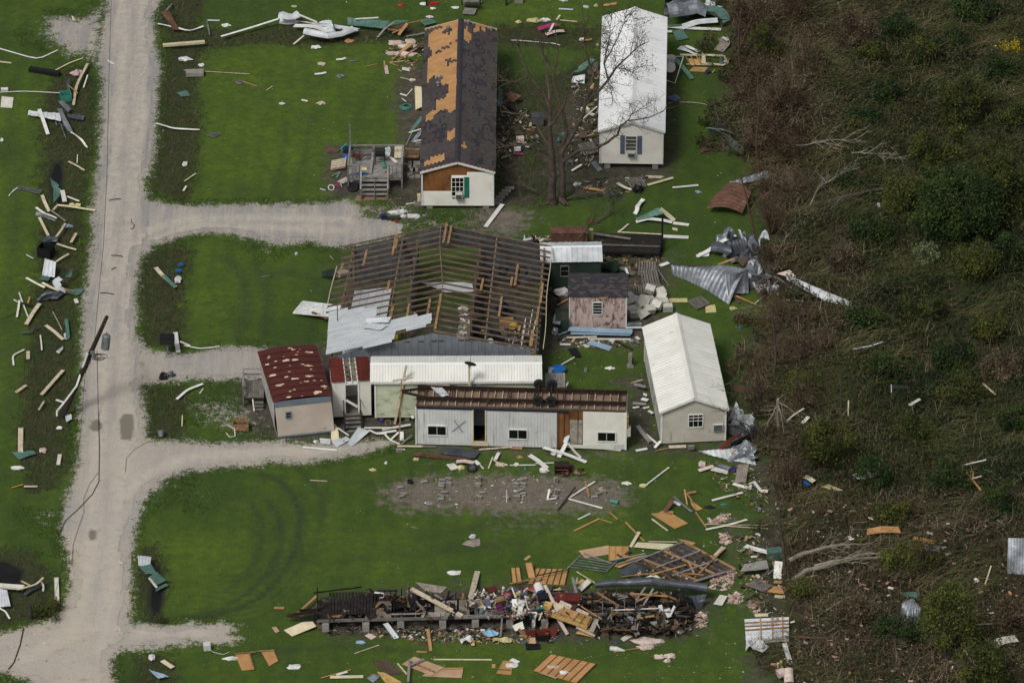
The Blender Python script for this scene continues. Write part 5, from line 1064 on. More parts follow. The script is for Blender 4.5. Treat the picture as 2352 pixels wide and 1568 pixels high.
S(0,0,[(360,1005,.3),(395,1100,.3),(440,1235,.1)],.26,WT,'white curved board over the long pale sheet',BD);S(0,0,[(545,1000,.4),(590,1110,.3),(650,1215,.2)],.35,GV,'bent grey metal channel in the left ditch','channel',twist=.4);S(0,0,[(650,1215,.2),(745,1282,.1),(800,1360,.05)],.16,WB,'pale splintered strip below the bent channel',STP,twist=.4)
for x1,y1,x2,y2 in((510,1120,520,1150),(560,1150,605,1270),(540,1130,600,1160)):S(0,0,[(x1,y1,.2),(x2,y2,.05)],.05,GV,'thin grey metal strut among the wreckage of the left ditch','strut',group='thin struts in the left ditch')
S(0,0,[(-30,852),(230,840),(655,862)],.08,PW,'long pale pipe running off the left edge','pipe')
B_(0,0,[(15,885),(125,896),(112,992),(5,985)],WB,'square white panel near the left edge',PN);sbox(0,0,42,832,(.5,.25,.15),CW,'white and blue carton at the left edge','carton',.1);S(0,0,[(-20,565),(105,580)],.15,OB,'short splintered plank at the left edge','plank');lump(0,0,18,1290,.12,.2,CW,'white rag at the left edge halfway down','rag')
S(0,0,[(628,1485),(700,1520),(775,1568)],.16,OB,'pale plank slanting over the dark pool in the left ditch','plank');S(0,0,[(712,1420,.5),(708,1500,.1)],.05,WB,'upright pale slat above the dark pool','slat')
B_(0,0,[(985,548),(1045,575),(1052,592),(1005,580)],CW,'white sheet of paper on the upper lane','paper',.07);B_(0,0,[(655,145),(670,150),(690,188),(668,185)],WB,'white scrap on the gravel pad at the top',SC,.07);S(0,0,[(1290,697),(1332,665)],.06,WB,'white sliver in the middle of the lane',SC);lump(0,0,2080,238,.3,.2,CW,'white bag on the grass above the right ditch','bag')
screen(0,1,[(180,140),(388,182),(362,212),(160,165)],'long window screen on the left lawn',z=.1);S(0,1,[(82,232),(120,190),(160,158)],.1,WT,'crumpled white strip touching the long window screen',STP,twist=.5)
tin(0,1,[(460,68),(545,140),(520,170),(478,150)],GT,'pale green bent sheet at the top of the left ditch pool',3,(.4,.3,.2,.2));tin(0,1,[(490,150),(555,165),(548,245),(488,300)],GT,'pale green ribbed sheet in the dark pool',4,(.5,.5,.1,.1))
S(0,1,[(572,180,.4),(595,285,.1)],.3,WB,'pale splintered panel beside the green sheet',BD);S(0,1,[(612,235),(728,280)],.13,WB,'short white board right of the green sheet',BD);S(0,1,[(525,318,.25),(640,330,.3),(872,368,.12)],.2,CB,'long cream gutter reaching onto the lane','gutter');S(0,1,[(490,360,.2),(525,318,.25)],.14,OB,'short pale piece at the end of the long cream gutter',BD)
for x,y,s in((660,315,.2),(715,320,.22)):lump(0,1,x,y,s,.15,CY,'pale yellow insulation lump on the cream gutter, '+('left' if x<700 else 'right')+' one',IN)
LN=[((385,225),(410,290),(450,375),.24,OB,'splintered pale board at the lower end of the dark pool'),((330,338),(370,370),(435,412),.2,WB,'white board crossing the splintered one in the left ditch'),((360,430),(395,500),(445,600),.2,CB,'long cream board pointing down the left ditch'),((600,485),(560,550),(500,630),.18,OB,'pale board leaning right in the middle of the left ditch'),((700,575),(675,620),(652,660),.2,OB,'short pale board close to the lane in the left ditch'),((522,672),(600,700),(700,728),.18,OB,'pale board pointing to the lane below the grey blanket'),((465,365),(530,410),(603,466),.14,GW,'grey board under the cream gutter'),((430,400),(480,420),(520,440),.16,WB,'short white board beside the grey one'),((632,765),(570,800),(515,838),.16,CB,'cream board above the white ribbed panel'),((240,985),(320,1030),(410,1075),.18,WB,'white board at the left of the green bent sheets'),((385,1030),(460,1070),(545,1105),.22,CB,'cream board running under the white curled sheet'),((365,1220),(300,1310),(240,1412),.3,OB,'wide flaking board on the ditch edge'),((420,1420),(500,1480),(578,1552),.25,OB,'wide flaking board near the pole head'),((240,770),(270,790),(305,808),.08,WB,'thin white slat left of the black crate'),((175,1120),(210,1220),(257,1342),.1,WB,'long thin white slat on the left lawn'),((180,1190),(168,1270),(155,1345),.15,WB,'white slat beside the long thin one on the left lawn'),((125,1185),(145,1197),(165,1210),.1,WB,'short white slat at the top of the lawn pair'),((272,1160),(265,1190),(255,1222),.12,FW,'short orange board beside the dark plank on the left lawn'),((185,1218),(250,1228),(310,1245),.25,DW,'dark plank across the orange board on the left lawn'),((485,1300),(530,1380),(570,1465),.05,OB,'thin dry stick across the left ditch'),((605,1365),(618,1440),(625,1540),.25,GT,'grey green strip standing beside the lane near the pole head')]
for a,b,d,w,m,l in LN:S(0,1,[a+(.22,),b+(.18,),d+(.1,)],w,m,l,BD if w>.06 else 'stick')
tin(0,1,[(335,372),(430,400),(518,465),(325,412)],GV,'folded grey metal sheet among the boards of the left ditch',2,(.4,.4,.1,.1));tin(0,1,[(585,1500),(640,1490),(638,1545),(590,1550)],TW,'small white sheet at the foot of the grey green strip',2)
blob(T(0,1,468,640),(.6,.35,.2),ZD,'grey blanket crumpled in the left ditch','blanket');lump(0,1,620,515,.35,.15,BU,'pale blue plastic bottle in the left ditch','bottle')
sbox(0,1,425,775,(.95,.85,.7),BK,'open black crate in the left ditch','crate',-.35,hollow=True)
tin(0,1,[(412,805),(515,845),(502,980),(388,965)],TW,'white ribbed panel tipped against the black crate',3,(.7,.6,.1,.1));tin(0,1,[(385,965),(460,985),(440,1020),(365,1000)],GT,'green edge of sheet below the white ribbed panel',2)
tin(0,1,[(500,1015),(685,895),(655,975),(560,990)],GT,'green metal sheet bent upright in the left ditch',4,(.5,.7,.3,.4));S(0,1,[(560,990,.7),(510,1020,.6),(540,1075,.4),(600,1110,.1)],.5,TW,'white curled underside of the green metal sheet',MS);tin(0,1,[(600,1095),(785,1092),(712,1147),(610,1120)],GT,'green metal sheet reaching onto the lane edge',4);S(0,1,[(595,1085,.25),(680,1112,.2)],.12,BT,'orange brown batten on the green sheet',BT)
tin(0,1,[(430,1112),(600,1118),(530,1182),(340,1200)],ZD,'dark grey sheet flat in the left ditch',2);S(0,1,[(345,1190,.25),(400,1140,.3),(470,1120,.3)],.18,GV,'curled pale edge of the dark grey sheet',STP,twist=.6);sbox(0,1,700,1202,(.25,.5,.06),WB,'small white slab by the lane near the green sheets','slab',.3)
S(0,1,[(195,1492),(280,1480,.2),(300,1450,.2),(360,1440)],.15,ZD,'wavy dark gutter piece on the left lawn','gutter');S(0,1,[(370,1510),(378,1568)],.1,WB,'upright white slat left of the pole','slat')
S(0,1,[(1430,890,.3),(1480,950,.3),(1610,1070,.1)],.3,OB,'mouldy white board slanting in the right ditch below the first driveway');S(0,1,[(1500,960,.36),(1600,1060,.2)],.28,GT,'grey green mould covered strip on the slanting board',STP);lump(0,1,1635,1005,.25,.4,CW,'white cloth beside the mouldy board','cloth');lump(0,1,1667,865,.16,.2,BP,'blue plastic bag in the right ditch, upper one','bag');lump(0,1,1642,925,.22,.1,BP,'flattened blue bag in the right ditch, lower one','bag')
S(0,1,[(1697,95),(1800,25)],.09,OB,'pale stick on the ditch edge above the first driveway','stick');S(0,1,[(1685,185),(1712,140)],.14,WB,'short pale slat above the first driveway','slat')
wire([(388,730,.1),(395,722,.1),(416,716,.1)],'thin cable curl above the black letter box',.01)
e=E('letter_box',T(0,2,1540,125,0),'black box on a short post at the second driveway','letter box');q=T(0,2,1540,125,0);bar(q,q+Zv*.85,.12,.12,(1,0,0)).bd('post',GV,e);box(q+V((0,.1,1.15)),(.95,.6,.5)).bd('box_body',BK,e);box(q+V((0,-.21,1.12)),(.9,.02,.35)).bd('lid','rubber',e);box(q+V((.05,-.1,.03)),(.4,.3,.05)).bd('foot',CN,e)
S(0,1,[(1612,1485,.15),(1622,1568,.15),(1638,1668,.1)],.3,WT,'white board standing on end right of the black letter box');S(0,2,[(1655,0),(1745,38)],.12,WT,'short white strip at the second driveway',STP);S(0,2,[(1690,38),(1830,66),(1925,60),(2020,45)],.1,WT,'curved white strip along the grass at the second driveway',STP)
for i,(x1,y1,x2,y2)in enumerate(((1000,275,1110,260),(1020,780,1130,790),(1025,910,1070,890),(920,1122,1050,1137))):S(0,1,[(x1,y1),((x1+x2)/2,(y1+y2)/2-6),(x2,y2)],.05,DW,'dark broken twig on the lane','twig',group='twigs on the lane',z=.08)
S(0,2,[(225,75),(115,130),(125,220)],.13,WT,'white downpipe bent in an elbow on the left lawn','downpipe');S(0,2,[(258,90),(258,162)],.24,OB,'short pale board at the left ditch near the elbow pipe');S(0,2,[(378,0),(385,78)],.1,WB,'narrow white slat in the ditch left of the pole','slat')
tin(0,2,[(515,105),(578,42),(580,75),(545,110)],TW,'crumpled white sheet left of the pole',1)
S(0,2,[(580,262,.15),(380,488,.1)],.24,OB,'long pale board in the ditch left of the leaning pole');S(0,2,[(240,400,.12),(148,466,.08)],.24,OB,'pale board under the sagging cable');S(0,2,[(405,548,.12),(355,628,.08)],.12,OB,'thin pale board lower in the left ditch');S(0,2,[(515,535,.12),(605,565,.1)],.16,WT,'white slab at the middle of the leaning pole');tin(0,2,[(595,680),(655,665),(662,720),(612,745)],TW,'white crumpled sheet at the foot of the pole',3);S(0,2,[(190,792,.12),(188,1018,.08)],.32,OB,'wide spotted board at the lawn edge');tin(0,2,[(110,1025),(308,1000),(332,1038),(180,1087)],GT,'green sheet at the lower end of the left lawn',6);lump(0,2,165,1165,.4,.18,CW,'dirty white cloth below the green sheet','cloth');S(0,2,[(550,1035,.1),(535,1132,.08)],.24,WB,'pale board close to the lane lower left');lump(0,2,395,1005,.25,.25,IN,'orange brown rag in the left ditch','rag');lump(0,2,545,798,.2,.12,CW,'pale rag in the ditch below the pole foot','rag')
S(0,2,[(108,1342),(210,1312)],.06,'yellow','thin yellow stick at the lower left lawn','stick');S(0,2,[(220,1330),(345,1330)],.14,IN,'reddish brown plank at the lower left lawn','plank')
S(0,2,[(1625,530,.12),(1720,445,.15),(1865,390,.12)],.2,WT,'curved white strip in the grass left of the wooden landing',STP);S(0,2,[(1835,475),(1868,432)],.07,WB,'small white splinter by the curved strip','splinter');S(0,2,[(1675,678,.4),(1672,778,.05)],.06,CB,'thin stake at the ditch end','stake');tube([T(0,2,1480,870,.05),T(0,2,1478,815,.4)],[.17,.22],12).bd('bucket',GV,None,'pale grey bucket at the end of the third ditch','bucket')
blob(T(0,2,1500,340,0),(.3,.25,.35),BK,'black rubbish bag on the second driveway edge','rubbish bag');blob(T(0,2,1575,320,0),(.25,.2,.3),ZD,'dark grey crumpled heap beside the black bag','heap')
S(0,2,[(2082,760,.4),(2150,800,.35)],.06,PW,'white handle bar left of the planter','handle');S(0,2,[(2075,840,.05),(2110,880,.05),(2160,870,.05)],.05,PW,'bent white tube below the planter','tube');S(0,2,[(2160,870,.05),(2155,800,.4)],.05,PW,'short white tube under the planter','tube')
S(0,3,[(-20,672,.3),(220,690,.35)],.35,WB,'thick white beam entering from the left edge','beam',th=.15);S(0,3,[(165,710,.4),(330,665,.5),(398,600,.6)],.14,OB,'pale curved pole on the white beam','pole');S(0,3,[(195,630,.4),(275,670,.35)],.1,OB,'short stick on top of the white beam','stick');S(0,3,[(225,752,.1),(370,660,.3)],.25,ZD,'grey strip behind the curved pole',STP);S(0,3,[(380,640,.3),(402,680,.2),(395,725,.05)],.12,CW,'white rag hanging at the right end of the beam','rag')
tin(0,3,[(-20,712),(65,715),(97,870),(-20,872)],TW,'white ribbed panel cut by the left edge below the beam',4,(.3,.3,.1,.1));S(0,3,[(-10,880),(50,910),(88,978)],.12,WT,'curved white strip below the ribbed panel',STP);S(0,3,[(517,600,.2),(522,720,.15),(527,838,.1)],.28,WB,'pale board at the corner of the lane');q=T(0,3,290,975,0);tube([q,q+Zv*.95],[.09,.07],8).bd('fence_post',DW,None,'short dark post at the lower left ditch','post')
tin(0,3,[(1265,408),(1390,410),(1378,500),(1272,492)],TW,'white ribbed sheet at the top of the drain pool',4,(.3,.3,.3,.3));tin(0,3,[(1280,500),(1390,485),(1440,560),(1335,572)],GT,'green sheet folded from the white one over the drain pool',5,(.35,.35,.35,.35));tin(0,3,[(1370,592),(1440,552),(1530,622),(1440,672)],GT,'green ribbed sheet over the middle of the drain pool',5,(.3,.3,.2,.2));tin(0,3,[(1430,700),(1520,652),(1545,677),(1432,735)],GT,'small green sheet lowest at the drain pool',3);S(0,3,[(1370,600,.2),(1440,690,.15)],.15,WB,'pale strip along the edge of the green sheets',STP)
sbox(0,3,1902,1258,(.42,.42,.4),WT,'small white cube on the grass by the last driveway','foam box',.15);lump(0,3,2118,1348,.45,.15,CW,'white foam piece beside the orange plywood','foam')
B_(0,3,[(2160,1305),(2285,1292),(2330,1440),(2222,1450)],'osb','orange plywood sheet on the lower lawn, left one of two');S(0,3,[(2160,1298,.12),(2351,1280,.12)],.08,BT,'batten along the top of the left orange plywood',BT);S(0,3,[(2290,1295,.12),(2335,1440,.12)],.07,BT,'batten down the right of the left orange plywood',BT)
S(0,3,[(1490,1360),(1588,1425)],.3,CB,'short tan board on the grass at the bottom left');tin(0,3,[(1368,1450),(1440,1465),(1555,1515),(1460,1532)],BU,'grey blue bent sheet at the bottom left grass',2);lump(0,3,1395,1335,.18,.3,CW,'white and grey rag near the bottom left','rag');S(0,3,[(1085,448),(1128,472)],.09,WB,'small white slat on the lower lane','slat',z=.07);S(0,3,[(1925,1240),(1945,1280),(2050,1308),(2105,1285)],.02,PW,'thin white cord trailing from the white cube','cord')
def rollsheet(pts,r0,label,mat=GV,arc=4.6,st=.4,name='metal_sheet',n=14,ex=1.):
 rows=[];m=len(pts)
 for i,p in enumerate(pts):
  d=(pts[min(i+1,m-1)]-pts[max(i-1,0)]).normalized();a=d.cross(Zv).normalized();r=r0*(1+.12*sin(i*1.7))if not isinstance(r0,list)else r0[i]
  rows.append([p+a*(cos(st+arc*k/n)*r*ex)+Zv*(r*(1+sin(st+arc*k/n)))for k in range(n+1)])
 return MB().grid(rows,.012).bd(name,mat,None,label,MS)
rollsheet([T(1,0,212,215,0),T(1,0,250,218,0),T(1,0,300,222,0),T(1,0,340,218,0),T(1,0,385,205,0)],.42,'crumpled silver roll of metal at the head of the ditch',TW)
S(1,0,[(-320,338,.2),(-60,262,.3),(205,178,.5)],.2,WT,'long white gutter reaching to the silver roll','gutter');S(1,0,[(382,130,.8),(560,205,.5)],.16,WT,'white edge strip above the crumpled white sheets',STP)
tin(1,0,[(380,192),(640,215),(960,262),(842,282)],TW,'long white sheet across the ditch, topmost',3,(.5,.6,.3,.3));S(1,0,[(350,240,.3),(540,245,.5),(712,318,.15)],.45,WT,'white sheet curving down below the topmost one',MS);S(1,0,[(500,270,.3),(560,345,.2),(660,345,.1)],.3,TI,'grey underside under the curving white sheet',MS);rollsheet([T(1,0,450,350,0),T(1,0,560,380,0),T(1,0,660,392,0),T(1,0,780,370,0),T(1,0,885,335,0)],.4,'big white bent sheet lowest on the lawn edge',TW,1.5,.2,ex=.7);S(1,0,[(345,408,.05),(440,328,.3)],.12,WB,'white board end poking left of the bent sheets');S(1,0,[(690,340,.2),(930,272,.3)],.4,TW,'pale sheet right of the curving white sheet',MS)
wire([(588+690/4,335/4,.3),(588+760/4,290/4,.6),(588+790/4,262/4,.5)],'dark bent branch over the white sheets',.03)
tin(1,0,[(838,168),(1225,195),(1180,270),(845,232)],GT,'big dark green ribbed sheet along the ditch',3,(.6,.5,.2,.3));tin(1,0,[(1200,225),(1280,190),(1415,188),(1240,245)],GT,'green sheet end behind the rusty boards',2,(.4,.4,.3,.2));S(1,0,[(915,176,.7),(1125,163,.6)],.14,WT,'white strip on top of the green ribbed sheet',STP);tin(1,0,[(1505,192),(1600,180),(1665,205),(1550,246)],GT,'green sheet touching the stripped roof corner',5,(.2,.2,.2,.1))
S(1,0,[(1115,345,.05),(1190,260,.4),(1270,205,.6)],.16,GW,'bent grey board leaning on the green sheet');B_(1,0,[(1210,258),(1400,212),(1335,290),(1205,282)],RS,'rusty brown panel among the broken boards',PN,.2);
for a,w,m,l in(([(1310,322,.05),(1392,215,.7)],.26,FW,'orange board standing against the green sheet'),([(1250,305,.1),(1400,248,.3)],.12,FW,'orange stick lying behind the stripped home'),([(1200,265,.3),(1330,290,.2)],.1,BT,'short brown batten by the rusty panel'),([(1380,335,.1),(1470,318,.15)],.1,GW,'grey slat left of the stripped home corner'),([(1470,322,.1),(1565,298,.15)],.14,GW,'grey slat touching the stripped home corner'),([(1400,215,.4),(1575,175,.5)],.06,FW,'thin stick above the green sheet end'),([(1330,482,.1),(1425,400,.4)],.3,FW,'wide orange board in the pink insulation'),([(1430,470,.1),(1560,378,.5)],.3,BW,'wide brown board beside the stripped home'),([(1240,560,.06),(1345,470,.2)],.08,FW,'long orange stick below the pink insulation'),([(1300,560,.06),(1480,445,.3)],.08,FW,'second long orange stick running up to the home'),([(1205,485,.1),(1545,470,.15)],.12,DW,'dark beam under the pink insulation'),([(1250,455,.12),(1530,462,.12)],.08,DW,'thin dark beam above the other one'),([(1005,612),(1110,590)],.05,FW,'thin orange stick farthest out on the lawn'),([(1220,575),(1310,608)],.06,FW,'thin orange stick below the long ones'),([(1178,560,.3),(1183,618,.05)],.12,FW,'short orange board in the grass'),([(1230,575),(1360,560)],.05,CB,'thin yellow lath on the lawn near the home')):S(1,0,a,w,m,l)
for x,y,a,b in((1290,402,.6,.3),(1420,390,.4,.35),(1370,435,.5,.3),(1290,500,.7,.25),(1400,505,.6,.3),(1465,440,.25,.2)):blob(T(1,0,x,y,0),(a,b,.16),IN,'pink insulation heap left of the stripped home top corner',IN,group='pink insulation by the stripped home')
clutter('debris_heap','small splintered scraps left of the stripped home',1,0,[(1200,370),(1555,380),(1540,660),(1340,660),(1160,560)],160,(.02,.2),MIX_WOOD+['c79f8c','d8d6cf'],.06,.45,seed=5)
S(1,0,[(1190,600,.05),(1205,680,.05)],.25,IN,'ragged pink strip hanging below the orange sticks',IN);B_(1,0,[(1345,618),(1425,625),(1410,655),(1340,640)],WB,'pale torn board at the mud edge',BD)
tin(1,0,[(1465,800),(1520,800),(1532,990),(1465,1010)],CB,'cream crumpled siding sheet leaning on the stripped home',4,(.8,1.,.3,.1));S(1,0,[(1470,1008,.1),(1530,925,.5)],.12,WB,'white slat across the foot of the crumpled siding');m=MB();cc=T(1,0,1380,985,.05)
for i in range(7):torus(m,cc+Zv*(.02*i)+V((ru(-.04,.04),ru(-.04,.04),0)),.42-.03*i,.022,(0,0,1),22,5)
m.bd('garden_hose','teal',None,'coiled green garden hose on the mud','garden hose')
S(1,0,[(1325,712),(1450,742)],.06,OB,'stick on the mud beside the home');lump(0+1,0,1440,742,.25,.12,IN,'brown scrap at the end of the stick',SC);S(1,0,[(1325,862),(1385,880)],.14,WB,'short white board on the mud');S(1,0,[(1380,885),(1435,820)],.06,WB,'thin white stick over the mud');S(1,0,[(1340,905),(1380,935)],.06,WB,'thin white sliver below the short board')
S(1,0,[(1405,1218,.1),(1515,1185,.5)],.12,WT,'white pipe leaning against the stripped home','pipe');S(1,0,[(1425,1205,.1),(1525,1078,1.)],.34,GT,'grey green sheet leaning against the home',MS);S(1,0,[(1440,1310,.1),(1520,1200,.6)],.3,GV,'grey bent sheet leaning above the bench',MS);S(1,0,[(1378,1335,.1),(1432,1218,.4)],.05,GW,'thin grey stick above the bench');S(1,0,[(1455,1300,.2),(1520,1285,.2)],.14,WT,'white gutter stub beside the home','gutter')
B_(1,0,[(1918,72),(2032,78),(2008,128),(1896,122)],GW,'grey wooden platform at the top edge','platform',.2,.08)
e=E('stairs',T(1,0,1975,20,0),'dark steps between posts cut by the top edge','stairs')
for i in range(3):box(T(1,0,1975,12+12*i,.9-.3*i),(1.15,.3,.05)).bd('tread',WW,e)
for x in(1892,2060):p=T(1,0,x,45,0);bar(p,p+Zv*1.6,.1,.1,(1,0,0)).bd('post',DW,e)
for x,l in((1568,'left one'),(2300,'right one')):p=T(1,0,x,50,0);bar(p,p+Zv*1.5,.14,.14,(1,0,0)).bd('post',DW,None,'dark post at the top edge, '+l,'post')
sbox(1,0,2180-110,25,(.1,.1,.1),CN,'tiny concrete piece at the top edge',SC);sbox(2,0,62,25,(.6,.4,.35),CN,'concrete step block at the top edge','concrete step')
for x,y,a,mt,l in((1330,50,.25,'red','small red scrap at the top of the lawn'),(1628,35,.4,'red','crumpled dark red cloth at the top edge'),(1540,40,.3,CW,'white rag beside the red cloth'),(1625,82,.2,WB,'small white square below the red cloth'),(1830,75,.25,CW,'white scrap left of the grey platform'),(350,65,.2,CY,'pale lump above the silver roll'),(1595,160,.25,CW,'white scrap just above the stripped roof'),(550,435,.35,CW,'crumpled white paper below the bent sheets'),(860,382,.35,FW,'square orange scrap at the ditch edge'),(600,590,.3,IN,'brown paper on the upper lawn'),(780,700,.3,GV,'grey crumpled scrap on the upper lawn'),(598,948,.3,IN,'brown crumpled scrap in the middle lawn'),(240,955,.2,CW,'white scrap in the middle lawn'),):lump(1,0,x,y,a,a*.7,mt,l,SC,.08)
S(1,0,[(738,552),(790,548),(826,535)],.22,CW,'white crumpled strip on the upper lawn',STP);S(1,0,[(540,685),(600,680),(645,668)],.22,CW,'white and tan strip below it on the upper lawn',STP);S(1,0,[(420,918),(475,930)],.15,WB,'torn white strip in the middle lawn',STP);S(1,0,[(860,562),(925,560)],.12,GV,'grey torn strip on the upper lawn',STP);S(1,0,[(98,830),(150,795)],.05,CB,'thin yellow stick on the middle lawn','stick')
B_(2,0,[(838,38),(965,22),(960,42),(840,58)],'osb','orange plywood strip at the top right lawn',BD);S(2,0,[(430,82),(562,90)],.16,TW,'white metal strip on the top right lawn',STP)
for x,y,a,mt,l in((475,8,.3,CW,'white sheet of paper at the top edge'),(680,70,.2,CW,'white scrap below the orange strip'),(770,60,.15,CY,'tan scrap below the orange strip'),(205,195,.5,CY,'tan cushion in the brush'),(310,190,.35,CW,'white bag in the brush'),(640,370,.2,CW,'small white piece on the narrow lawn'),(785,420,.12,CW,'white piece at the white home corner'),(60,210,.2,CY,'pale scrap at the ditch end')):lump(2,0,x,y,a,a*.6,mt,l,SC if 'cushion' not in l else 'cushion',.14)
S(2,0,[(240,270,.2),(320,245,.3),(412,225,.3)],.4,'pink','pink patterned cloth on the brush','cloth');S(2,0,[(345,290,.3),(385,215,.4)],.16,CW,'white strip across the pink cloth',STP);S(2,0,[(412,180,.3),(440,140,.3)],.14,WB,'short white board above the pink cloth');S(2,0,[(310,322,.1),(400,290,.2),(480,288,.1)],.35,IN,'tan cardboard below the pink cloth','cardboard');S(2,0,[(440,185,.2),(600,200,.2)],.07,OB,'thin stick right of the white board','stick')
S(2,0,[(-10,372,.1),(110,378,.1),(240,390,.1),(380,402,.1),(440,418,.05)],.09,PW,'long white pipe on the grass behind the big tree','pipe');S(2,0,[(640,375,.1),(735,362,.1)],.2,FW,'short orange board on the narrow lawn')
S(2,0,[(548,680,.1),(620,650,.5),(745,548,.9)],.5,GT,'green ribbed sheet leaning left of the white home',MS,twist=.3);tin(2,0,[(552,705),(668,680),(665,768),(540,757)],TW,'white rumpled sheet below the green one',4,(.4,.4,.05,.05));tin(2,0,[(690,600),(790,570),(790,650),(700,690)],WW,'grey sheet between the green one and the white home',4,(.6,.8,.1,.1))
sbox(2,0,672,1030,(.5,.45,.3),WB,'white box beside the white home','box',.4);S(2,0,[(598,1142,.05),(690,1060,.2),(782,980,.4)],.1,WB,'long white board leaning on the white home');sbox(2,0,235,1130,(.85,.7,.65),ZD,'grey box with slatted side under the big tree','box');sbox(2,0,75,1305,(.55,.4,.35),IN,'tan carton left of the big tree','carton');sbox(2,0,60,1260,(.5,.2,.3),BW,'dark carton behind the tan one','carton')
sbox(2,0,50,1380,(.45,.4,.3),CW,'white and pink toy box under the big tree','toy');S(2,0,[(15,1410,.1),(100,1412,.1)],.12,'pink','pink strip on the toy box edge',STP);lump(2,0,480,1235,.18,.18,'teal','teal scrap left of the white home',SC);lump(2,0,428,1285,.1,.3,'teal','narrow teal scrap under the tree',SC)
pallet(T(2,0,700,1370,.3),(rad(20),0,rad(28)),'dark pallet tipped beside the white home',WW);S(2,0,[(550,1568,.1),(640,1512,.2)],.16,WB,'white board end left of the white home');S(2,0,[(745,1490,.3),(810,1568,.05)],.4,GV,'grey torn sheet under the corner of the white home',MS);B_(2,0,[(620,1200),(690,1205),(690,1265),(618,1262)],BW,'brown panel on the clutter left of the white home',PN,.3);S(2,0,[(690,1250,.3),(755,1230,.3)],.14,FW,'orange chip on the clutter left of the white home')
clutter('debris_heap','dark clutter of scraps between the big tree and the white home',2,0,[(560,780),(790,560),(800,1500),(700,1560),(500,1500),(560,1200)],420,(.02,.4),MIX_HOUSE+['3a3531','26231f','1d1b19','45403a'],.08,.5,seed=8)
rollsheet([T(2,0,1420,215,0),T(2,0,1500,205,0),T(2,0,1600,185,0),T(2,0,1700,170,0),T(2,0,1800,190,0)],[.75,.8,.7,.75,.5],'crumpled silver sheet right of the white roof top',GV,3.6,.1);rollsheet([T(2,0,1450,110,.6),T(2,0,1540,70,.6),T(2,0,1660,80,.4)],.55,'upper fold of crumpled silver metal at the woods edge',TI,3.2,.3);S(2,0,[(1770,75,.9),(1890,90,1.),(1960,160,.7),(1945,225,.1)],.9,GT,'green sheet bent down in an arc at the woods edge',MS)
S(2,0,[(1560,255,.1),(1700,205,.3),(1890,190,.4)],.7,TW,'wide white sheet under the crumpled silver metal',MS);S(2,0,[(1420,245,.1),(1600,262,.1),(1920,275,.1)],.35,WT,'long white sheet lowest under the crumpled metal',MS);S(2,0,[(1420,235,.3),(1560,232,.2)],.16,GT,'green trim strip touching the white home',STP);S(2,0,[(1420,290,.2),(1470,290,.2)],.25,WT,'short white board touching the white home right side');tin(2,0,[(1478,302),(1570,270),(1622,360),(1510,377)],GT,'small green ribbed sheet on the grass right of the white home',5)
tin(2,0,[(1515,452),(1560,430),(1705,498),(1665,503)],TW,'white siding piece on the grass, left of a pair',2);tin(2,0,[(1575,425),(1615,425),(1732,468),(1705,490)],WT,'white siding piece on the grass, right of a pair',2);S(2,0,[(1935,345,.3),(1960,400,.2),(1900,470,.1)],.8,AP,'grey torn sheet at the woods edge',MS);S(2,0,[(1930,342,.5),(1985,372,.4)],.25,WT,'white flap at the top of the grey torn sheet','flap')
e=E('wall_section',T(2,0,1870,580,0),'fallen cream wall section with an empty window frame','wall section')
def bars(e,c,r,L,w,mat,nm,z=.25,h=.06):
 for p,q in L:bar(T(c,r,*p,z),T(c,r,*q,z),w,h).bd(nm,mat,e)
bars(e,2,0,[((1770,505),(1960,515)),((1770,580),(1945,598)),((1545,505),(1760,508))],.18,CB,'plate');bars(e,2,0,[((1590,510),(1640,600)),((1640,508),(1680,595)),((1690,508),(1740,598)),((1720,505),(1735,590))],.06,FW,'stud',.2);slab([T(2,0,x,y,.3)for x,y in((1745,475),(1780,520),(1780,585),(1740,578))],.05).bd('wall_panel',CB,e);slab([T(2,0,x,y,.3)for x,y in((1945,512),(2000,530),(1985,585),(1945,600))],.05).bd('wall_panel',CB,e);slab([T(2,0,x,y,.28)for x,y in((1905,515),(1935,515),(1940,592),(1905,590))],.04).bd('wall_panel',GT,e);slab([T(2,0,x,y,.08)for x,y in((1620,540),(1760,545),(1760,600),(1640,600))],.04).bd('wall_board',FY,e)
B_(2,0,[(1625,655),(1665,615),(1800,620),(1770,660)],FW,'tan plywood piece below the cream wall section');S(2,0,[(1600,590,.1),(1870,600,.2)],.08,CB,'yellow batten under the cream wall section',BT);S(2,0,[(1780,672,.1),(1820,650,.2)],.25,'purple','purple rag beside the tan plywood','rag');S(2,0,[(1840,670,.1),(1865,640,.3)],.1,FW,'short orange stick beside the purple rag','stick')
e=E('frame_tube_bundle',T(2,0,1490,640,0),'bent white tube frame leaning at the right of the white home','metal frame');tube([T(2,0,1415,605,.9),T(2,0,1478,518,1.1),T(2,0,1575,522,.9),T(2,0,1497,768,.1),T(2,0,1410,735,.4)],.04,6).bd('tube',PW,e)
tube([T(2,0,1455,620,.05),T(2,0,1455,620,.05)+Zv*.85],[.36,.36],14).tube([T(2,0,1455,620,.9),T(2,0,1455,620,.93)],[.37,.37],14).bd('barrel',PW,None,'white drum behind the bent frame','drum');S(2,0,[(1475,515,.8),(1560,610,.5),(1655,728,.1)],.35,GT,'green strip of roofing running down to the lawn',STP)
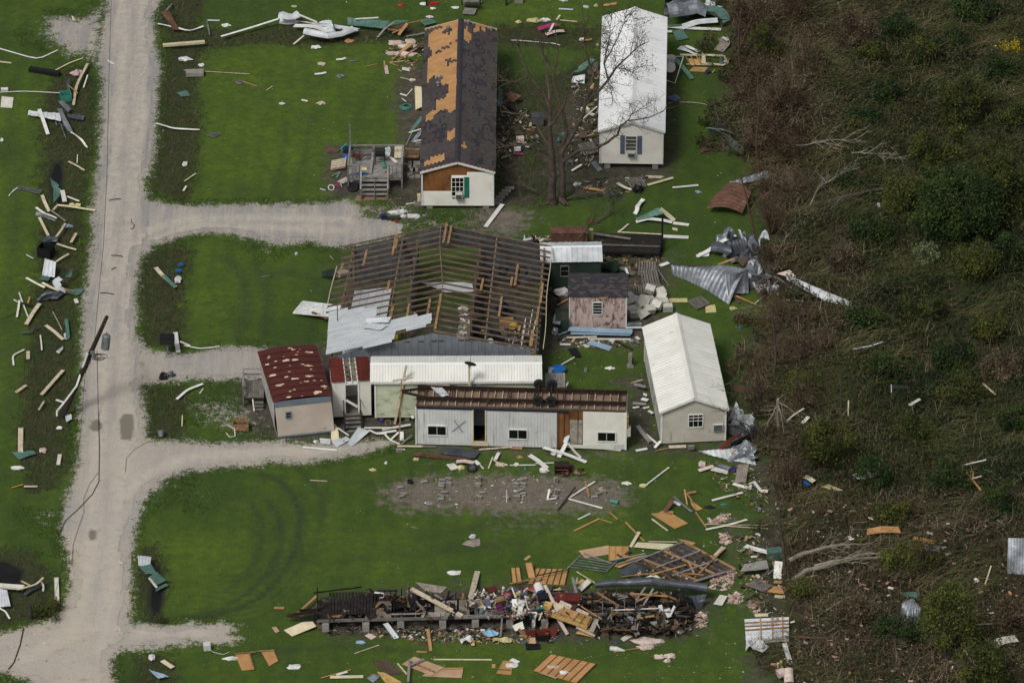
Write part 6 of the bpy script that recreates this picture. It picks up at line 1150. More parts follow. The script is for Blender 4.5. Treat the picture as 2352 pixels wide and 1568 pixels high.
tin(2,0,[(1415,895),(1500,870),(1552,905),(1490,942)],'blue_shutter','slate blue sheet beside the white home',4,(.2,.3,.1,.1));tube([T(2,0,1935,1165,.02),T(2,0,1935,1165,.28)],[.42,.5],18).tube([T(2,0,1935,1165,.26),T(2,0,1935,1165,.30)],[.52,.52],18).bd('wash_tub','navy',None,'dark blue round tub at the woods edge','tub');B_(2,0,[(1970,1150),(2105,1168),(2085,1245),(1985,1230)],BW,'brown panel right of the blue tub',PN,.3)
def loft(A,Bq,mat,label,c,r,ribs=8,th=.012,amp=.04,cat=MS,n=10,bulge=0):
 a=[T(c,r,*p)for p in A];b=[T(c,r,*p)for p in Bq];k=len(a)
 def at(P_,t):x=t*(len(P_)-1);i=min(int(x),len(P_)-2);return P_[i].lerp(P_[i+1],x-i)
 rows=[];N_=ribs*3
 for i in range(N_+1):
  t=i/N_;p,q=at(a,t),at(b,t);row=[]
  for j in range(n+1):
   v=j/n;s=p.lerp(q,v);row.append(s+Zv*(amp*(i%3==1)+bulge*sin(pi*v)+.05*sin(i*.7+j*1.1)*amp*20*.15))
  rows.append(row)
 return MB().grid(rows,th).bd('metal_sheet',mat,None,label,cat)
loft([(1785,1180,.9),(1950,1200,1.1),(2100,1255,.9),(2238,1312,.6)],[(1800,1225,.1),(1960,1240,.2),(2110,1330,.1),(2220,1385,.05)],GV,'long curled silver sheet at the woods edge, upper one',2,0,5,bulge=.25);loft([(1870,1200,1.),(1960,1235,.9),(2060,1300,.7),(2170,1390,.3)],[(1900,1235,.2),(1970,1290,.15),(2030,1360,.1),(2100,1425,.05)],GV,'silver sheet curling down left, at the woods edge below the blue tub',2,0,5,bulge=.2)
blob(T(2,0,1850,1350,0),(1.1,.9,.3),BW,'reddish heap of soil under the curled silver sheets','soil heap');blob(T(2,0,1940,1370,0),(.35,.3,.25),GV,'crumpled foil on the soil heap','foil');S(2,0,[(1545,940,.2),(1700,945,.2),(1790,965,.1)],.06,OB,'pale branch on the grass right of the white home','branch')
loft([(1785,350,.5),(1860,230,.7),(1990,110,.8)],[(2115,392,.4),(2160,290,.8),(2200,190,.9)],RS,'large rusty roof sheet against the woods',2,1,7,bulge=.3);loft([(1990,110,.8),(2150,60,1.),(2351,0,1.1)],[(2010,145,.6),(2160,110,.7),(2360,70,.7)],GV,'silver roof edge above the rusty sheet',2,1,5)
for a,w,m,l in(([(1245,132,.1),(1482,64,.2)],.22,CB,'long cream board on the grass below the white home'),([(1475,155,.1),(1712,133,.1)],.18,WT,'long white board on the grass right of the cream one'),([(968,115,.2),(1030,155,.2),(1100,178,.1)],.25,WB,'white splintered board in the clutter below the white home'),([(650,162,.1),(740,170,.15),(842,188,.1)],.3,FW,'splintered orange wood near the tree trunk'),([(980,562,.1),(1020,535,.15),(1070,490,.1)],.14,WB,'white bent board beside the flatbed'),([(1360,872,.1),(1440,845,.1)],.3,WT,'white plank end right of the stacked pallets'),([(1430,862,.12),(1900,872,.3)],.08,BW,'long brown pole over the twisted sheet'),([(1895,862,.9),(2045,805,1.2)],.2,FW,'tan board on top of the twisted sheet'),([(2060,1150,.4),(2245,1232,.2)],.14,FW,'orange board poking right under the twisted sheet'),([(2030,1130,.4),(2095,1212,.1)],.2,BW,'brown board poking down under the twisted sheet'),([(2230,1220,.05),(2351,1120,.3)],.05,PW,'pale thin pole leaning in the brush'),([(2030,1278,.1),(2300,1240,.2)],.06,GV,'grey pole on the grass edge'),([(415,1235,.1),(515,1180,.1)],.12,FY,'yellow stick left of the pink shed'),([(385,1277,.2),(512,1277,.2)],.14,WT,'white strip left of the pink shed')):S(2,1,a,w,m,l)
S(2,1,[(1210,262,.3),(1185,290,.2),(1150,330,.3),(1150,365,.2),(1128,402,.05)],.3,WT,'bent white board on the grass right of the tree',BD,twist=.2);tin(2,1,[(1132,440),(1350,345),(1400,392),(1150,462)],GT,'fallen green ridge roof piece with white edges',5,(.2,.8,.7,.15));S(2,1,[(1360,352,.8),(1420,400,.5),(1490,462,.15)],.4,CB,'cream side of the green ridge piece',BD);S(2,1,[(1140,472,.1),(1250,442,.3),(1400,460,.3),(1470,478,.2)],.32,WT,'scalloped white trim before the green ridge piece','trim');S(2,1,[(1480,480,.1),(1625,498,.1)],.32,WT,'white panel right of the scalloped trim',PN);B_(2,1,[(1475,520),(1522,530),(1520,552),(1472,540)],CB,'cream scrap below the white panel',BD)
lump(2,1,1710,200,.22,.14,BU,'pale blue bucket lid on the grass','lid');lump(2,1,985,245,.22,.12,'navy','blue and white carton in the brush','carton');lump(2,1,735,465,.15,.1,'red','small red cup in the brush below the tree','cup');lump(2,1,600,130,.3,.2,CW,'cream bag near the tree trunk','bag');lump(2,1,1310,65,.7,.12,IN,'pinkish insulation strip below the white home',IN);blob(T(2,1,1160,195,0),(.35,.3,.4),BK,'black bag below the white home','bag')
pallet(T(2,1,1140,120,.15),(rad(8),rad(4),rad(20)),'dark pallet on the clutter below the white home')
clutter('debris_heap','dark scraps and splinters under the front of the white home',2,1,[(620,60),(1250,40),(1240,170),(960,230),(640,210)],220,(.02,.3),MIX_HOUSE+['3a3531','26231f']*3,.06,.5,seed=9)
e=E('flatbed_trailer',T(2,1,1080,750,0),'black plank flatbed trailer behind the green shed','flatbed trailer');a,b,c_,d=T(2,1,828,738,.55),T(2,1,1352,755,.55),T(2,1,1385,590,.6),T(2,1,760,572,.6);n=9
for i in range(n):hexa([a.lerp(d,i/n)-Zv*.05,b.lerp(c_,i/n)-Zv*.05,b.lerp(c_,(i+.95)/n)-Zv*.05,a.lerp(d,(i+.95)/n)-Zv*.05],[a.lerp(d,i/n),b.lerp(c_,i/n),b.lerp(c_,(i+.95)/n),a.lerp(d,(i+.95)/n)]).bd('deck_plank',BN,e)
for p,q in((a,b),(b,c_),(d,c_)):bar(p-Zv*.12,q-Zv*.12,.08,.16).bd('side_rail',BK,e)
for k in(.2,.8):p=a.lerp(b,k)+Zv*-.3;tube([p,p+V((0,.12,0))],.24,14).bd('wheel','rubber',e)
bar(a.lerp(d,.25)+Zv*.15,b.lerp(c_,.25)+Zv*.15,.05,.1).bd('side_board',WW,e)
p=T(2,1,1378,752,0);bar(p,p+Zv*2.95,.12,.12,(1,0,0)).bd('post',BK,None,'tall black post at the right end of the flatbed','post');p2=T(2,1,1355,752,0);bar(p2,p2+Zv*.5,.06,.06,(1,0,0)).bd('stake',GV,None,'short pale stake beside the tall black post','stake')
S(2,1,[(1390,602,.12),(1622,612,.1)],.35,WT,'long white trough right of the black post','trough');S(2,1,[(968,562,.75),(1390,585,.75)],.1,OB,'thin pale strip along the back of the flatbed',STP);tube([T(2,1,748,577,.9),T(2,1,1090,627,.75)],.09,8).bd('pole',WW,None,'grey round pole on the flatbed','pole')
e=E('metal_tank',T(2,1,525,640,0),'rusty square metal tank behind the green shed','tank');q=T(2,1,525,650,.1)+Zv*.45;box(q,(2.45,.9,.85)).bd('tank_body',RS,e);box(q+Zv*.45,(2.5,.95,.05)).bd("rim","rust",e)
q=T(2,1,728,620,.1)+Zv*.3;box(q,(.28,.3,.75)).bd('crate',CY,None,'small pale green box beside the rusty tank','box');clutter('debris_heap','brushwood and trash behind the barn corner',2,1,[(90,600),(350,590),(350,650),(120,645)],90,(.05,.6),MIX_HOUSE,.1,.6,seed=10);S(2,1,[(100,640,.4),(180,622,.6)],.25,TW,'white bent sheet behind the barn corner',MS);bar(T(2,1,200,660,.1),T(2,1,200,590,.9),.16,.16,(1,0,0)).bd('rusty_pump',RS,None,'rusty upright machine behind the barn corner','machine')
blob(T(2,1,930,910,0),(.9,.6,.4),'dark_green','dark overgrown heap between the sheds','heap');tin(2,1,[(980,890),(1060,880),(1140,955),(1090,965)],WW,'ribbed grey sheet behind the pink shed',5,(.5,.5,.1,.1));S(2,1,[(1045,895,.6),(1065,950,.4)],.16,WT,'white strip behind the pink shed roof',STP);lump(2,1,1060,785,.3,.12,CY,'cream plank end on the mud before the flatbed',BD);lump(2,1,1035,755,.18,.14,GV,'grey bucket before the flatbed','bucket')
clutter('debris_heap','scattered twigs and scraps on the soil between flatbed and sheds',2,1,[(850,760),(1400,780),(1380,850),(1160,860),(1150,1100),(1060,1100),(1060,900),(850,930)],330,(.02,.25),MIX_WOOD+MIX_BURNT,.05,.4,seed=12)
pallet(T(2,1,1240,905,.45),(rad(35),0,rad(-4)),'pallet at the back of the pallet pile');pallet(T(2,1,1265,985,.4),(rad(28),0,rad(12)),'second pallet from the back of the pallet pile')
for i in range(3):pallet(T(2,1,1280,1045,.08+.14*i),(0,0,rad(4*i)),'pallet in the flat stack right of the pink shed')
pallet(T(2,1,1165,1125,.35),(rad(55),0,rad(8)),'pallet leaning on the shed side of the pile');pallet(T(2,1,1290,1105,.3),(rad(15),0,rad(-10)),'pallet at the front of the pallet pile');pallet(T(2,1,1715,1220,.15),(rad(6),0,rad(38)),'broken pallet alone on the grass below the twisted sheet')
for i,(x1,y1,x2,y2)in enumerate(((1310,860,1440,1060),(1100,1090,1160,1045),(1320,880,1330,960),(1380,1000,1420,1040))):S(2,1,[(x1,y1,.6),(x2,y2,.05)],.1,WW,'loose grey slat by the pallet pile','slat',group='loose slats by the pallets')
proto=E('air_conditioner',(0,0,0),'x','air conditioner','heap of old window air conditioners');box((0,0,0),(.62,.5,.42)).bd('casing','ac_white',proto);g=MB();g.box((0,-.255,0),(.54,.012,.34));
g.bd('grille','grille',proto);m=MB()
for i in range(6):m.box((0,-.264,-.14+.056*i),(.5,.01,.018))
m.box((.315,0,0),(.012,.4,.3));m.bd('louvres','ac_white',proto,kind='stuff')
AC=[(1075,1195,.2,(.5,.3,.9)),(1268,1172,.55,(.3,.2,-.3)),(1362,1165,.3,(.4,0,.5)),(1205,1218,.2,(.1,.3,1.4)),(1080,1262,.25,(.2,-.3,.3)),(1372,1208,.3,(.5,.2,-.2)),(1268,1240,.3,(.2,.4,.7)),(1388,1255,.25,(.1,.1,.2)),(1180,1288,.35,(.5,.2,.9)),(1300,1255,.2,(.1,.2,2.)),(1098,1325,.25,(.1,0,.2)),(1332,1292,.35,(.6,0,-.5)),(1268,1322,.25,(.3,.1,.4)),(1207,1352,.2,(.8,0,.9)),(1430,1290,.12,(0,0,.1)),(1148,1228,.15,(.3,0,-.6)),(1120,1348,.15,(0,.1,.4)),(1330,1240,.1,(0,0,1)),(1240,1290,.12,(0,.5,1)),(1160,1330,.12,(.2,0,2))]
ALB=['at the top left, nearest the pink shed wall','at the very top, the biggest one','at the top right of the heap','dark one below the top ones','at the left edge beside the shed window wall','right side, second from the top','in the upper middle of the heap','right side, third from the top','yellowed one left of the middle','small gap filler in the middle','dark faced one at the lower left','tipped over, near the white house roof','lower middle one','dark grille showing, lowest middle','flat one at the far right','dark one at upper left','lowest left one','half buried right of the middle','half buried left of the middle','buried at the lower left']
for i,(x,y,z,rt)in enumerate(AC):
 l='old white window air conditioner '+ALB[i];
 if i==0:proto.location=T(2,1,x,y,0)+Zv*(z+.15);proto.rotation_euler=rt;proto['label']=l
 else:copy_tree(proto,T(2,1,x,y,0)+Zv*(z+.15),rt,l)
S(2,1,[(1435,1192,.1),(1612,1190,.1)],.5,CY,'pale mint board on the grass right of the air conditioners',BD);B_(2,1,[(1775,1238),(1865,1230),(1877,1298),(1780,1303)],CY,'square mint panel on the grass below the twisted sheet',PN)
loft([(1452,878,.2),(1700,885,.9),(1955,872,1.3),(2160,905,1.4)],[(1470,955,.05),(1640,1025,.05),(1790,1100,.08),(1995,1232,.05)],GV,'huge twisted grey roof sheet on the grass at the woods',2,1,16,bulge=.35,amp=.05);loft([(1955,960,1.5),(2060,948,1.6),(2170,905,1.4)],[(1995,1232,.05),(2010,1130,.3),(2175,1130,.1)],GV,'steep folded end of the huge twisted sheet',2,1,6,bulge=-.2,amp=.05)
loft([(1985,650,1.2),(2120,625,1.4),(2250,690,1.3)],[(2050,790,.3),(2150,808,.2),(2275,805,.3)],ZD,'dark silver sheet crumpled against the brush above the twisted sheet',2,1,8,bulge=.3,amp=.04);S(2,1,[(1700,790,.1),(1800,740,.3),(1930,650,.7),(2055,592,.9)],.35,WT,'long white bent strip rising to the woods',STP);B_(2,1,[(1690,792,.1),(1722,752,.25),(1812,755,.25),(1810,785,.1)],WT,'white flat panel at the lower end of the long strip',PN);rollsheet([T(2,1,1830,770,0),T(2,1,1890,775,0),T(2,1,1960,785,0),T(2,1,2030,800,0)],.45,'dark blackened curl of metal between the sheets',ZD,3.4,.1)
B_(2,1,[(2045,798,.9),(2165,788,1.1),(2175,830,.9),(2120,882,.8)],BW,'brown plywood on the twisted metal heap',PN);S(2,1,[(2160,935,1.2),(2260,960,1.1),(2400,985,.9)],.18,GV,'grey curved pipe from the metal heap into the brush','pipe');
for i,(A_,B2,l)in enumerate((([(2180,990,.7),(2240,1000,.8)],[(2190,1090,.05),(2270,1080,.1)],'left'),([(2250,1020,.6),(2330,990,.8)],[(2260,1110,.05),(2350,1060,.1)],'middle'),([(2290,830,1.2),(2351,840,1.2)],[(2300,990,.3),(2345,985,.3)],'upper right'))):loft(A_,B2,ZD,'small crumpled grey sheet right of the twisted one, '+l+' of three',2,1,3,bulge=.15)
loft([(0,830,1.3),(40,840,1.2),(65,920,1.)],[(-10,950,.6),(10,960,.6),(40,950,.6)],GV,'curled silver band where the metal heap meets the brush',3,1,3,bulge=.2);S(3,1,[(-20,955,1.),(90,985,.9),(220,1080,.7),(320,1130,.5)],.16,GV,'long dark silver rail under the white strip','rail')
loft([(150,935,1.2),(300,1010,1.1),(520,1105,.9),(780,1210,.6),(900,1320,.2)],[(175,1000,.9),(320,1085,.8),(520,1195,.5),(740,1250,.4),(890,1370,.1)],TW,'long white roof strip stretching into the woods',3,1,14,bulge=.08,amp=.02);S(3,1,[(890,1292,.5),(970,1310,.4),(1035,1342,.3)],.25,WT,'white tip lying past the end of the long roof strip',STP);B_(3,1,[(80,945,1.2),(200,910,1.3),(262,975,1.1),(170,970,1.1)],IN,'tan torn board at the start of the long roof strip',BD)
for i,(x1,y1,x2,y2)in enumerate(((60,1180,330,1198),(0,1100,90,1010))):S(3,1,[(x1,y1,.3),(x2,y2,.4)],.07,PW,('pale thin pole under the long roof strip','short pale pole by the metal heap')[i],'pole')
for a,w,m,l in(([(518,1450,.35),(1105,1478,.35)],.55,BU,'long pale blue roofing sheet before the pink shed'),([(540,1492,.25),(1090,1505,.25)],.25,BU,'lower pale blue sheet before the pink shed'),([(1045,1440,.3),(1192,1438,.3)],.22,TW,'white sheet end right of the blue roofing'),([(1058,1405,.4),(1190,1405,.4)],.3,GV,'grey rolled sheet above the white sheet end'),([(430,1508,.1),(520,1470,.2)],.14,GV,'grey strip at the left end of the blue roofing'),([(500,1532,.1),(780,1525,.12)],.16,WB,'white plank below the blue roofing, left'),([(700,1545,.1),(1090,1548,.1)],.16,WB,'white plank below the blue roofing, right'),([(660,1515,.2),(760,1568,.05)],.06,OB,'thin stick crossing the white planks'),([(895,1558,.1),(960,1560,.1)],.2,WT,'white piece at the end of the white planks'),([(1140,1525,.1),(1170,1550,.1)],.2,WT,'white scrap left of the askew house')):S(2,1,a,w,m,l)
B_(2,1,[(372,1400),(392,1310),(465,1305),(440,1412)],GV,'grey ribbed door lying between barn and pink shed',PN,.9);sbox(2,1,460,1430,(.9,1.6,.9),'dark_green','dark green bin between barn and pink shed','bin',0);blob(T(2,1,468,1130,0),(.6,.3,.35),CW,'white tarp bundle left of the pink shed','tarp');blob(T(2,1,395,1490,.9),(.2,.25,.3),GV,'grey bundle on the green bin','bundle')
S(2,1,[(335,1080,1.6),(400,1300,.1)],.5,DW,'dark board leaning by the barn right side');S(2,1,[(340,1100,1.8),(430,1170,.1)],.3,BN,'black board leaning by the green shed')
clutter('debris_heap','white and grey scraps scattered before the pink shed',2,2,[(430,-20),(1190,-20),(1180,40),(700,60),(450,30)],150,(.02,.15),WHITE+MIX_HOUSE+['8fa6b8'],.06,.45,seed=13)
tyre(T(2,1,2280,1545,.25),(.1,-.9,.5),'black tyre in the brush right of the askew house',None,.36)
lump(2,1,2098,1452,.12,.1,BP,'small blue scrap at the woods edge',SC);lump(2,1,2320,1415,.35,.2,'red','red and white cloth in the brush','cloth');lump(2,1,2035,1270,.25,.2,CY,'cream crumpled scrap at the grass edge',SC)
S(1,1,[(2265,308,.15),(2110,515,.1)],.3,WT,'white gutter board leaning right of the stripped home, on the dark gravel','gutter')
e=E('stepping_steps',T(1,1,2270,230,0),'diagonal row of grey timber slabs right of the stripped home','steps')
for i,(x,y)in enumerate(((2205,300),(2225,272),(2245,245),(2275,215),(2300,185),(2330,160))):box(T(1,1,x,y,.06),(.62,.3,.1)).bd('step',GW,e)
bar(T(1,1,2262,20,.8),T(1,1,2275,100,.05),.12,.04).bd('slat',WW,None,'grey slat leaning at the right of the stripped home','slat')
for x,y,a,mt,l,ct in((1290,395,.55,CW,'heap of white bags below the stripped home','bags'),(1345,385,.3,CW,'small white bag at the right of the bag heap','bag'),(1240,452,.35,'dark_green','dark green bag left in the rubbish row','bag'),(1290,445,.3,'dark_green','dark green bag right in the rubbish row','bag'),(1448,428,.45,CW,'white and red cloth right of the bag heap','cloth'),(1560,428,.2,GV,'grey crumpled bag farthest right','bag'),(1355,430,.2,CW,'white scrap between bags and cloth',SC)):blob(T(1,1,x,y,0),(a,a*.45,.2),mt,l,ct)
sbox(1,1,1172,442,(.35,.3,.3),'purple','small blue and white toy on the grass','toy',.3);lump(1,1,1290,472,.12,.15,'red','red and white cup on the driveway edge','cup');clutter('litter','small litter around the bag heap',1,1,[(1220,370),(1420,355),(1420,400),(1340,430),(1240,420)],60,(.02,.2),WHITE+['5f6d73','31456b'],.05,.25,seed=15)
tin(1,1,[(1480,210),(1515,205),(1520,290),(1490,295)],CB,'cream crumpled siding at the lower left corner of the stripped home',4,(.6,.7,.1,.1));S(1,1,[(1378,308),(1475,292)],.1,WT,'white slat left of the stripped home corner');S(1,1,[(1465,300,.2),(1515,285,.3)],.1,GV,'grey bent bracket at the home corner','bracket');blob(T(1,1,1490,320,0),(.35,.2,.2),WW,'dark sack at the lower left corner of the stripped home','sack')
e=E('fallen_door',T(1,1,560,1290,0),'white braced door panel sticking out left of the barn','door panel');A_,B2,C_,D_=[T(1,1,x,y,z)for x,y,z in((342,1312,.15),(432,1205,.25),(795,1248,.9),(670,1342,.6))];slab([A_,B2,C_,D_],.03).bd('door_skin',TW,e)
for p,q in((A_,B2),(B2,C_),(C_,D_),(D_,A_),(A_.lerp(B2,.5),C_.lerp(D_,.5)),(A_,B2 .lerp(C_,.5)),(B2,D_.lerp(A_,.3)),(B2 .lerp(C_,.5),D_.lerp(A_,.2))):bar(p+Zv*.04,q+Zv*.04,.09,.05).bd('brace',WT,e)
S(1,1,[(515,1298,.5),(640,1352,.5)],.2,RS,'rust brown board across the white braced door');q=T(1,1,750,1400,2.9);tube([q,q+Zv*1.6],.03,6).bd('antenna_pole',ZD,None,'thin dark antenna pole at the barn left corner','antenna');B_(1,1,[(725,905),(855,912),(858,945),(770,955)],CN,'concrete lid on a weedy mound left of the barn','concrete slab',.45,.1);blob(T(1,1,790,970,0),(1.2,.7,.35),'dark_green','weedy mound under the concrete lid','mound');S(1,1,[(50,975),(130,962)],.05,GV,'thin grey stick on the second lawn','stick');S(1,1,[(588,165),(638,180)],.06,WT,'short white pipe left of the bicycle','pipe');S(1,1,[(680,782),(712,818)],.05,FW,'orange splinter left of the barn','splinter');lump(1,1,370,768,.1,.12,CW,'white scrap on the second lawn',SC)
for i,(c,r,x,y,w,d,h)in enumerate(((2,1,2010,700,1.6,1.3,.8),(2,1,2110,720,1.8,1.4,1.),(2,1,2215,770,1.6,1.5,1.1),(2,1,2190,870,1.8,1.3,1.),(2,1,2270,900,1.5,1.3,1.1),(2,1,2150,1010,1.7,1.5,.9),(2,1,2280,1030,1.6,1.4,1.),(2,1,2080,840,1.6,1.2,1.),(2,1,2320,1120,1.2,1.4,.7))):crumple(c,r,x,y,w,d,h,(GV,ZD,TW)[i%3],'crumpled grey sheet in the twisted metal heap at the woods','crumpled sheets of the metal heap')
for c,r,x,y,w,d,h,m,l in((2,0,1560,120,1.8,1.5,.8,GV,'crumpled silver sheet above the wide white one at the top'),(2,0,1800,130,1.6,1.4,.8,TW,'pale crumpled sheet under the green arc'),(2,2,2090,800,1.6,1.3,.9,TW,'pale crumpled sheet right of the askew house'),(2,2,2150,880,1.5,1.2,.7,ZD,'dark crumpled sheet in the brush by the askew house'),(1,0,620,290,2.,1.2,.5,TW,'crumpled white sheet among the long strips of the ditch'),(2,2,2150,1060,1.4,1.5,.6,GV,'crumpled sheet at the end of the wide silver one')):crumple(c,r,x,y,w,d,h,m,l)
pl=lambda s,t,z:bq(s,t,z)
for i in range(5):
 for j in range(6):
  a,b=.035+.038*i,.035+.038*(i+1)-.0015;t0,t1=.22+.11*j,.22+.11*(j+1)
  hexa([pl(a,t0,.25+.06*i),pl(b,t0,.29+.06*i),pl(b,t1,.29+.06*i),pl(a,t1,.25+.06*i)],[pl(a,t0,.27+.06*i),pl(b,t0,.31+.06*i),pl(b,t1,.31+.06*i),pl(a,t1,.27+.06*i)]).bd('lining_panel','barn_roof_tin',BE)
def incl(s0,s1,t0,t1):return[((G_[0]-588)*4,(G_[1]-392)*4)for G_ in[tuple(toV(np.array([list(bq(s,t,0))]))[0])for s,t in((s0,t0),(s1,t0),(s1,t1),(s0,t1))]]
clutter('stored_clutter','jumble of tools, tyres and boxes stored in the right bay of the barn',1,1,incl(.67,.97,.03,.55),900,(.05,.9),MIX_HOUSE+['3a3468','31456b','d8d6cf','b38a58'],.08,.7,.5,seed=21)
clutter('stored_clutter','jumble of timber and junk in the left front of the barn',1,1,incl(.05,.45,.03,.38),500,(.05,.6),MIX_HOUSE+['d8d6cf'],.08,.6,.4,seed=22)
clutter('splintered_timber','orange splintered boards at the right front of the barn',1,1,incl(.55,.9,.02,.22),260,(.1,.9),['b38a58','c7a878','9c7b55','caa36a'],.3,1.2,.3,seed=23)
clutter('white_rubble','white torn sheets along the barn aisle',1,1,incl(.58,.655,.25,.75),140,(.05,.7),WHITE,.2,.9,.4,seed=24)
for i,(s,t)in enumerate(((.70,.93),(.78,.93),(.88,.92),(.84,.86))):tyre(bq(s,t,1.55 if i<3 else 1.2)+V((0,-.25,0)),(0,-1,.15),('worn tyre hung on the barn back wall, '+('left one','middle one','right one')[i])if i<3 else 'worn tyre below the three hung on the barn back wall',None,.36)
blob(bq(.79,.66,.4),(.4,.35,.6),'navy','dark blue drum in the right bay of the barn','drum');blob(bq(.86,.5,.4),(.35,.3,.3),'yellow','yellow machine part in the right bay of the barn','machine part');blob(bq(.84,.22,.4),(.5,.4,.5),'purple','purple tarp bundle in the right bay of the barn','tarp');tube([bq(.83,.13,.3),bq(.83,.13,.75)],[.3,.36],16).bd('tub','purple',None,'round purple blue tub near the barn front','tub');sbox(1,1,2300,1430,(.9,.7,.5),FW,'plywood crate near the barn front right','crate');blob(bq(.28,.42,.3),(.3,.25,.3),'yellow','orange yellow pump in the left bay of the barn','pump');blob(bq(.74,.42,.2),(.8,.5,.5),BK,'black covered machine in the barn right bay','machine')
for s,t,z in((.93,.45,.2),(.9,.38,.2),(.95,.35,.3),(.9,.3,.2)):bar(bq(s,t,z),bq(s+.02,t+.06,z+1.5),.06,.06).bd('ladder_rail',PW,None,'white metal strut leaning in the right bay of the barn','strut','white struts in the barn')
slab([bq(.36,.98,.1),bq(.62,.98,.1),bq(.64,.86,.1),bq(.5,.88,.1)],.02).bd('metal_sheet',TW,None,'white sheet in the back doorway of the barn',MS)
S_=[([(428,968,.08),(745,998,.08)],.17,WT,'long white board on the third driveway'),([(750,792,.5),(852,862,.1)],.1,WT,'short white rail by the steps'),([(995,792,.3),(1250,792,.3)],.14,WT,'white board under the green house, upper'),([(1160,810,.2),(1420,762,.3)],.2,WT,'white board slanting up to the upturned trailer'),([(1035,812,.2),(1110,850,.2),(1200,848,.2)],.16,WT,'white strip curving from the roof sheets'),([(1110,845,.2),(1290,818,.3)],.2,WT,'white strip in the middle of the board heap'),([(1185,855,.2),(1230,905,.1),(1318,945,.05)],.13,WT,'white curved strip at the left of the brown pole'),([(1240,900,.15),(1312,832,.3)],.13,WT,'white strip crossing the curved one'),([(1335,828,.3),(1342,910,.1)],.26,WT,'short wide white board right of the brown pole'),([(1330,945,.05),(1432,860,.4)],.16,WW,'brown board leaning to the upturned trailer'),([(1298,960,.12),(1530,962,.12)],.16,OB,'old beam at the foot of the upturned trailer, left'),([(1530,962,.1),(1655,965,.1)],.2,WW,'grey beam at the foot of the upturned trailer'),([(1320,985,.1),(1370,992,.05)],.1,WT,'small white bracket beside the concrete block'),([(2050,992,.1),(2351,968,.12)],.14,OB,'long tan beam under the upturned trailer'),([(1430,655,.5),(1440,705,.5)],.16,WT,'white pipe end at the trailer corner'),([(1980,965,.1),(2062,968,.1)],.14,BW,'short brown beam under the upturned trailer')]
for a,w,m,l in S_:S(1,2,a,w,m,l)
tin(1,2,[(940,782),(1045,832),(880,965),(840,945)],TW,'white roof sheet on the ground, right of two overlapping ones',6,(.3,.2,.05,.1));tin(1,2,[(830,875),(880,905),(740,972),(690,930)],TW,'white roof sheet on the ground, left of two overlapping ones',5);lump(1,2,805,930,.2,.15,GT,'green lump on the white roof sheet',SC)
m=MB();c0=T(1,2,725,870,.1);slab([c0+V((.5*cos(t)*.5-.3*sin(t)*.2,1.1*sin(t),0+.25*sin(t)))for t in np.linspace(0,6.,18)],.03).bd('oval_panel',CB,None,'cream oval tabletop leaning by the white roof sheets','tabletop')
for i in range(4):S(1,2,[(585+3*i,895+12*i,.25-.05*i),(685,902+12*i,.25-.05*i)],.16,TW,'white slat in the small stack at the maroon trailer corner','slat',group='stack of white slats')
lump(1,2,550,925,.15,.12,CW,'white scrap left of the slat stack',SC);block(1,2,1315,1012,'concrete block left of the upturned trailer foot',0.05)
blob(T(1,2,1160,740,0),(.15,.15,.18),'purple','small dark ball under the green house','ball');torus(m,T(1,2,1212,745,.2),.2,.02,(.3,-.6,.7),16,5);m.bd('tricycle_wheel',BT,None,'orange wheel rim under the green house','wheel rim')
tin(1,2,[(1430,1055),(1500,1015),(1990,1082),(1760,1085)],RS,'long rusty sheet before the upturned trailer',4,(.08,.12,.08,.05));tin(1,2,[(1680,1022),(1750,975),(2060,1008),(2012,1082)],ZD,'dark grey ribbed sheet over the long rusty one',8,(.15,.2,.2,.1))
tyre(T(1,2,1985,1165,.12),(0,-.25,1),'tyre with bright alloy rim flat before the upturned trailer','rim_grey',.34);B_(1,2,[(1748,1127),(1820,1115),(1867,1160),(1792,1180)],WB,'square white panel left of the alloy wheel',PN)
S(1,2,[(1840,1105,.2),(1920,1100,.3),(2000,1118,.2)],.35,IN,'tan torn sofa cushion behind the alloy wheel','cushion');lump(1,2,1880,1160,.25,.2,CY,'pale foam left of the alloy wheel','foam');S(1,2,[(2012,1095,.2),(2050,1130,.2)],.25,CW,'white plastic bottle right of the alloy wheel','bottle');S(1,2,[(2055,1130,.1),(2090,1168,.05)],.08,WB,'thin white stick right of the alloy wheel')
for a,w,m_,l in(([(2200,1080,.25),(2232,1020,.1)],.22,WT,'short white board right of the rusty sheet'),([(2135,1165,.05),(2175,1060,.25)],.08,OB,'brown stick crossing near the short white board'),([(2180,1082,.2),(2275,1152,.05)],.12,OB,'tan stick right of the brown one'),([(495,1273),(655,1282)],.06,OB,'thin yellow lath on the third lawn'),):S(1,2,a,w,m_,l)
lump(1,2,2255,1135,.35,.2,IN,'pink insulation beside the tan stick',IN);lump(1,2,1470,1088,.2,.14,CY,'pale crumpled scrap below the rusty sheet',SC);lump(1,2,1072,1185,.2,.1,CY,'pale scrap on the third lawn',SC);lump(1,2,1193,1122,.1,.09,CW,'white ball on the third lawn','ball')
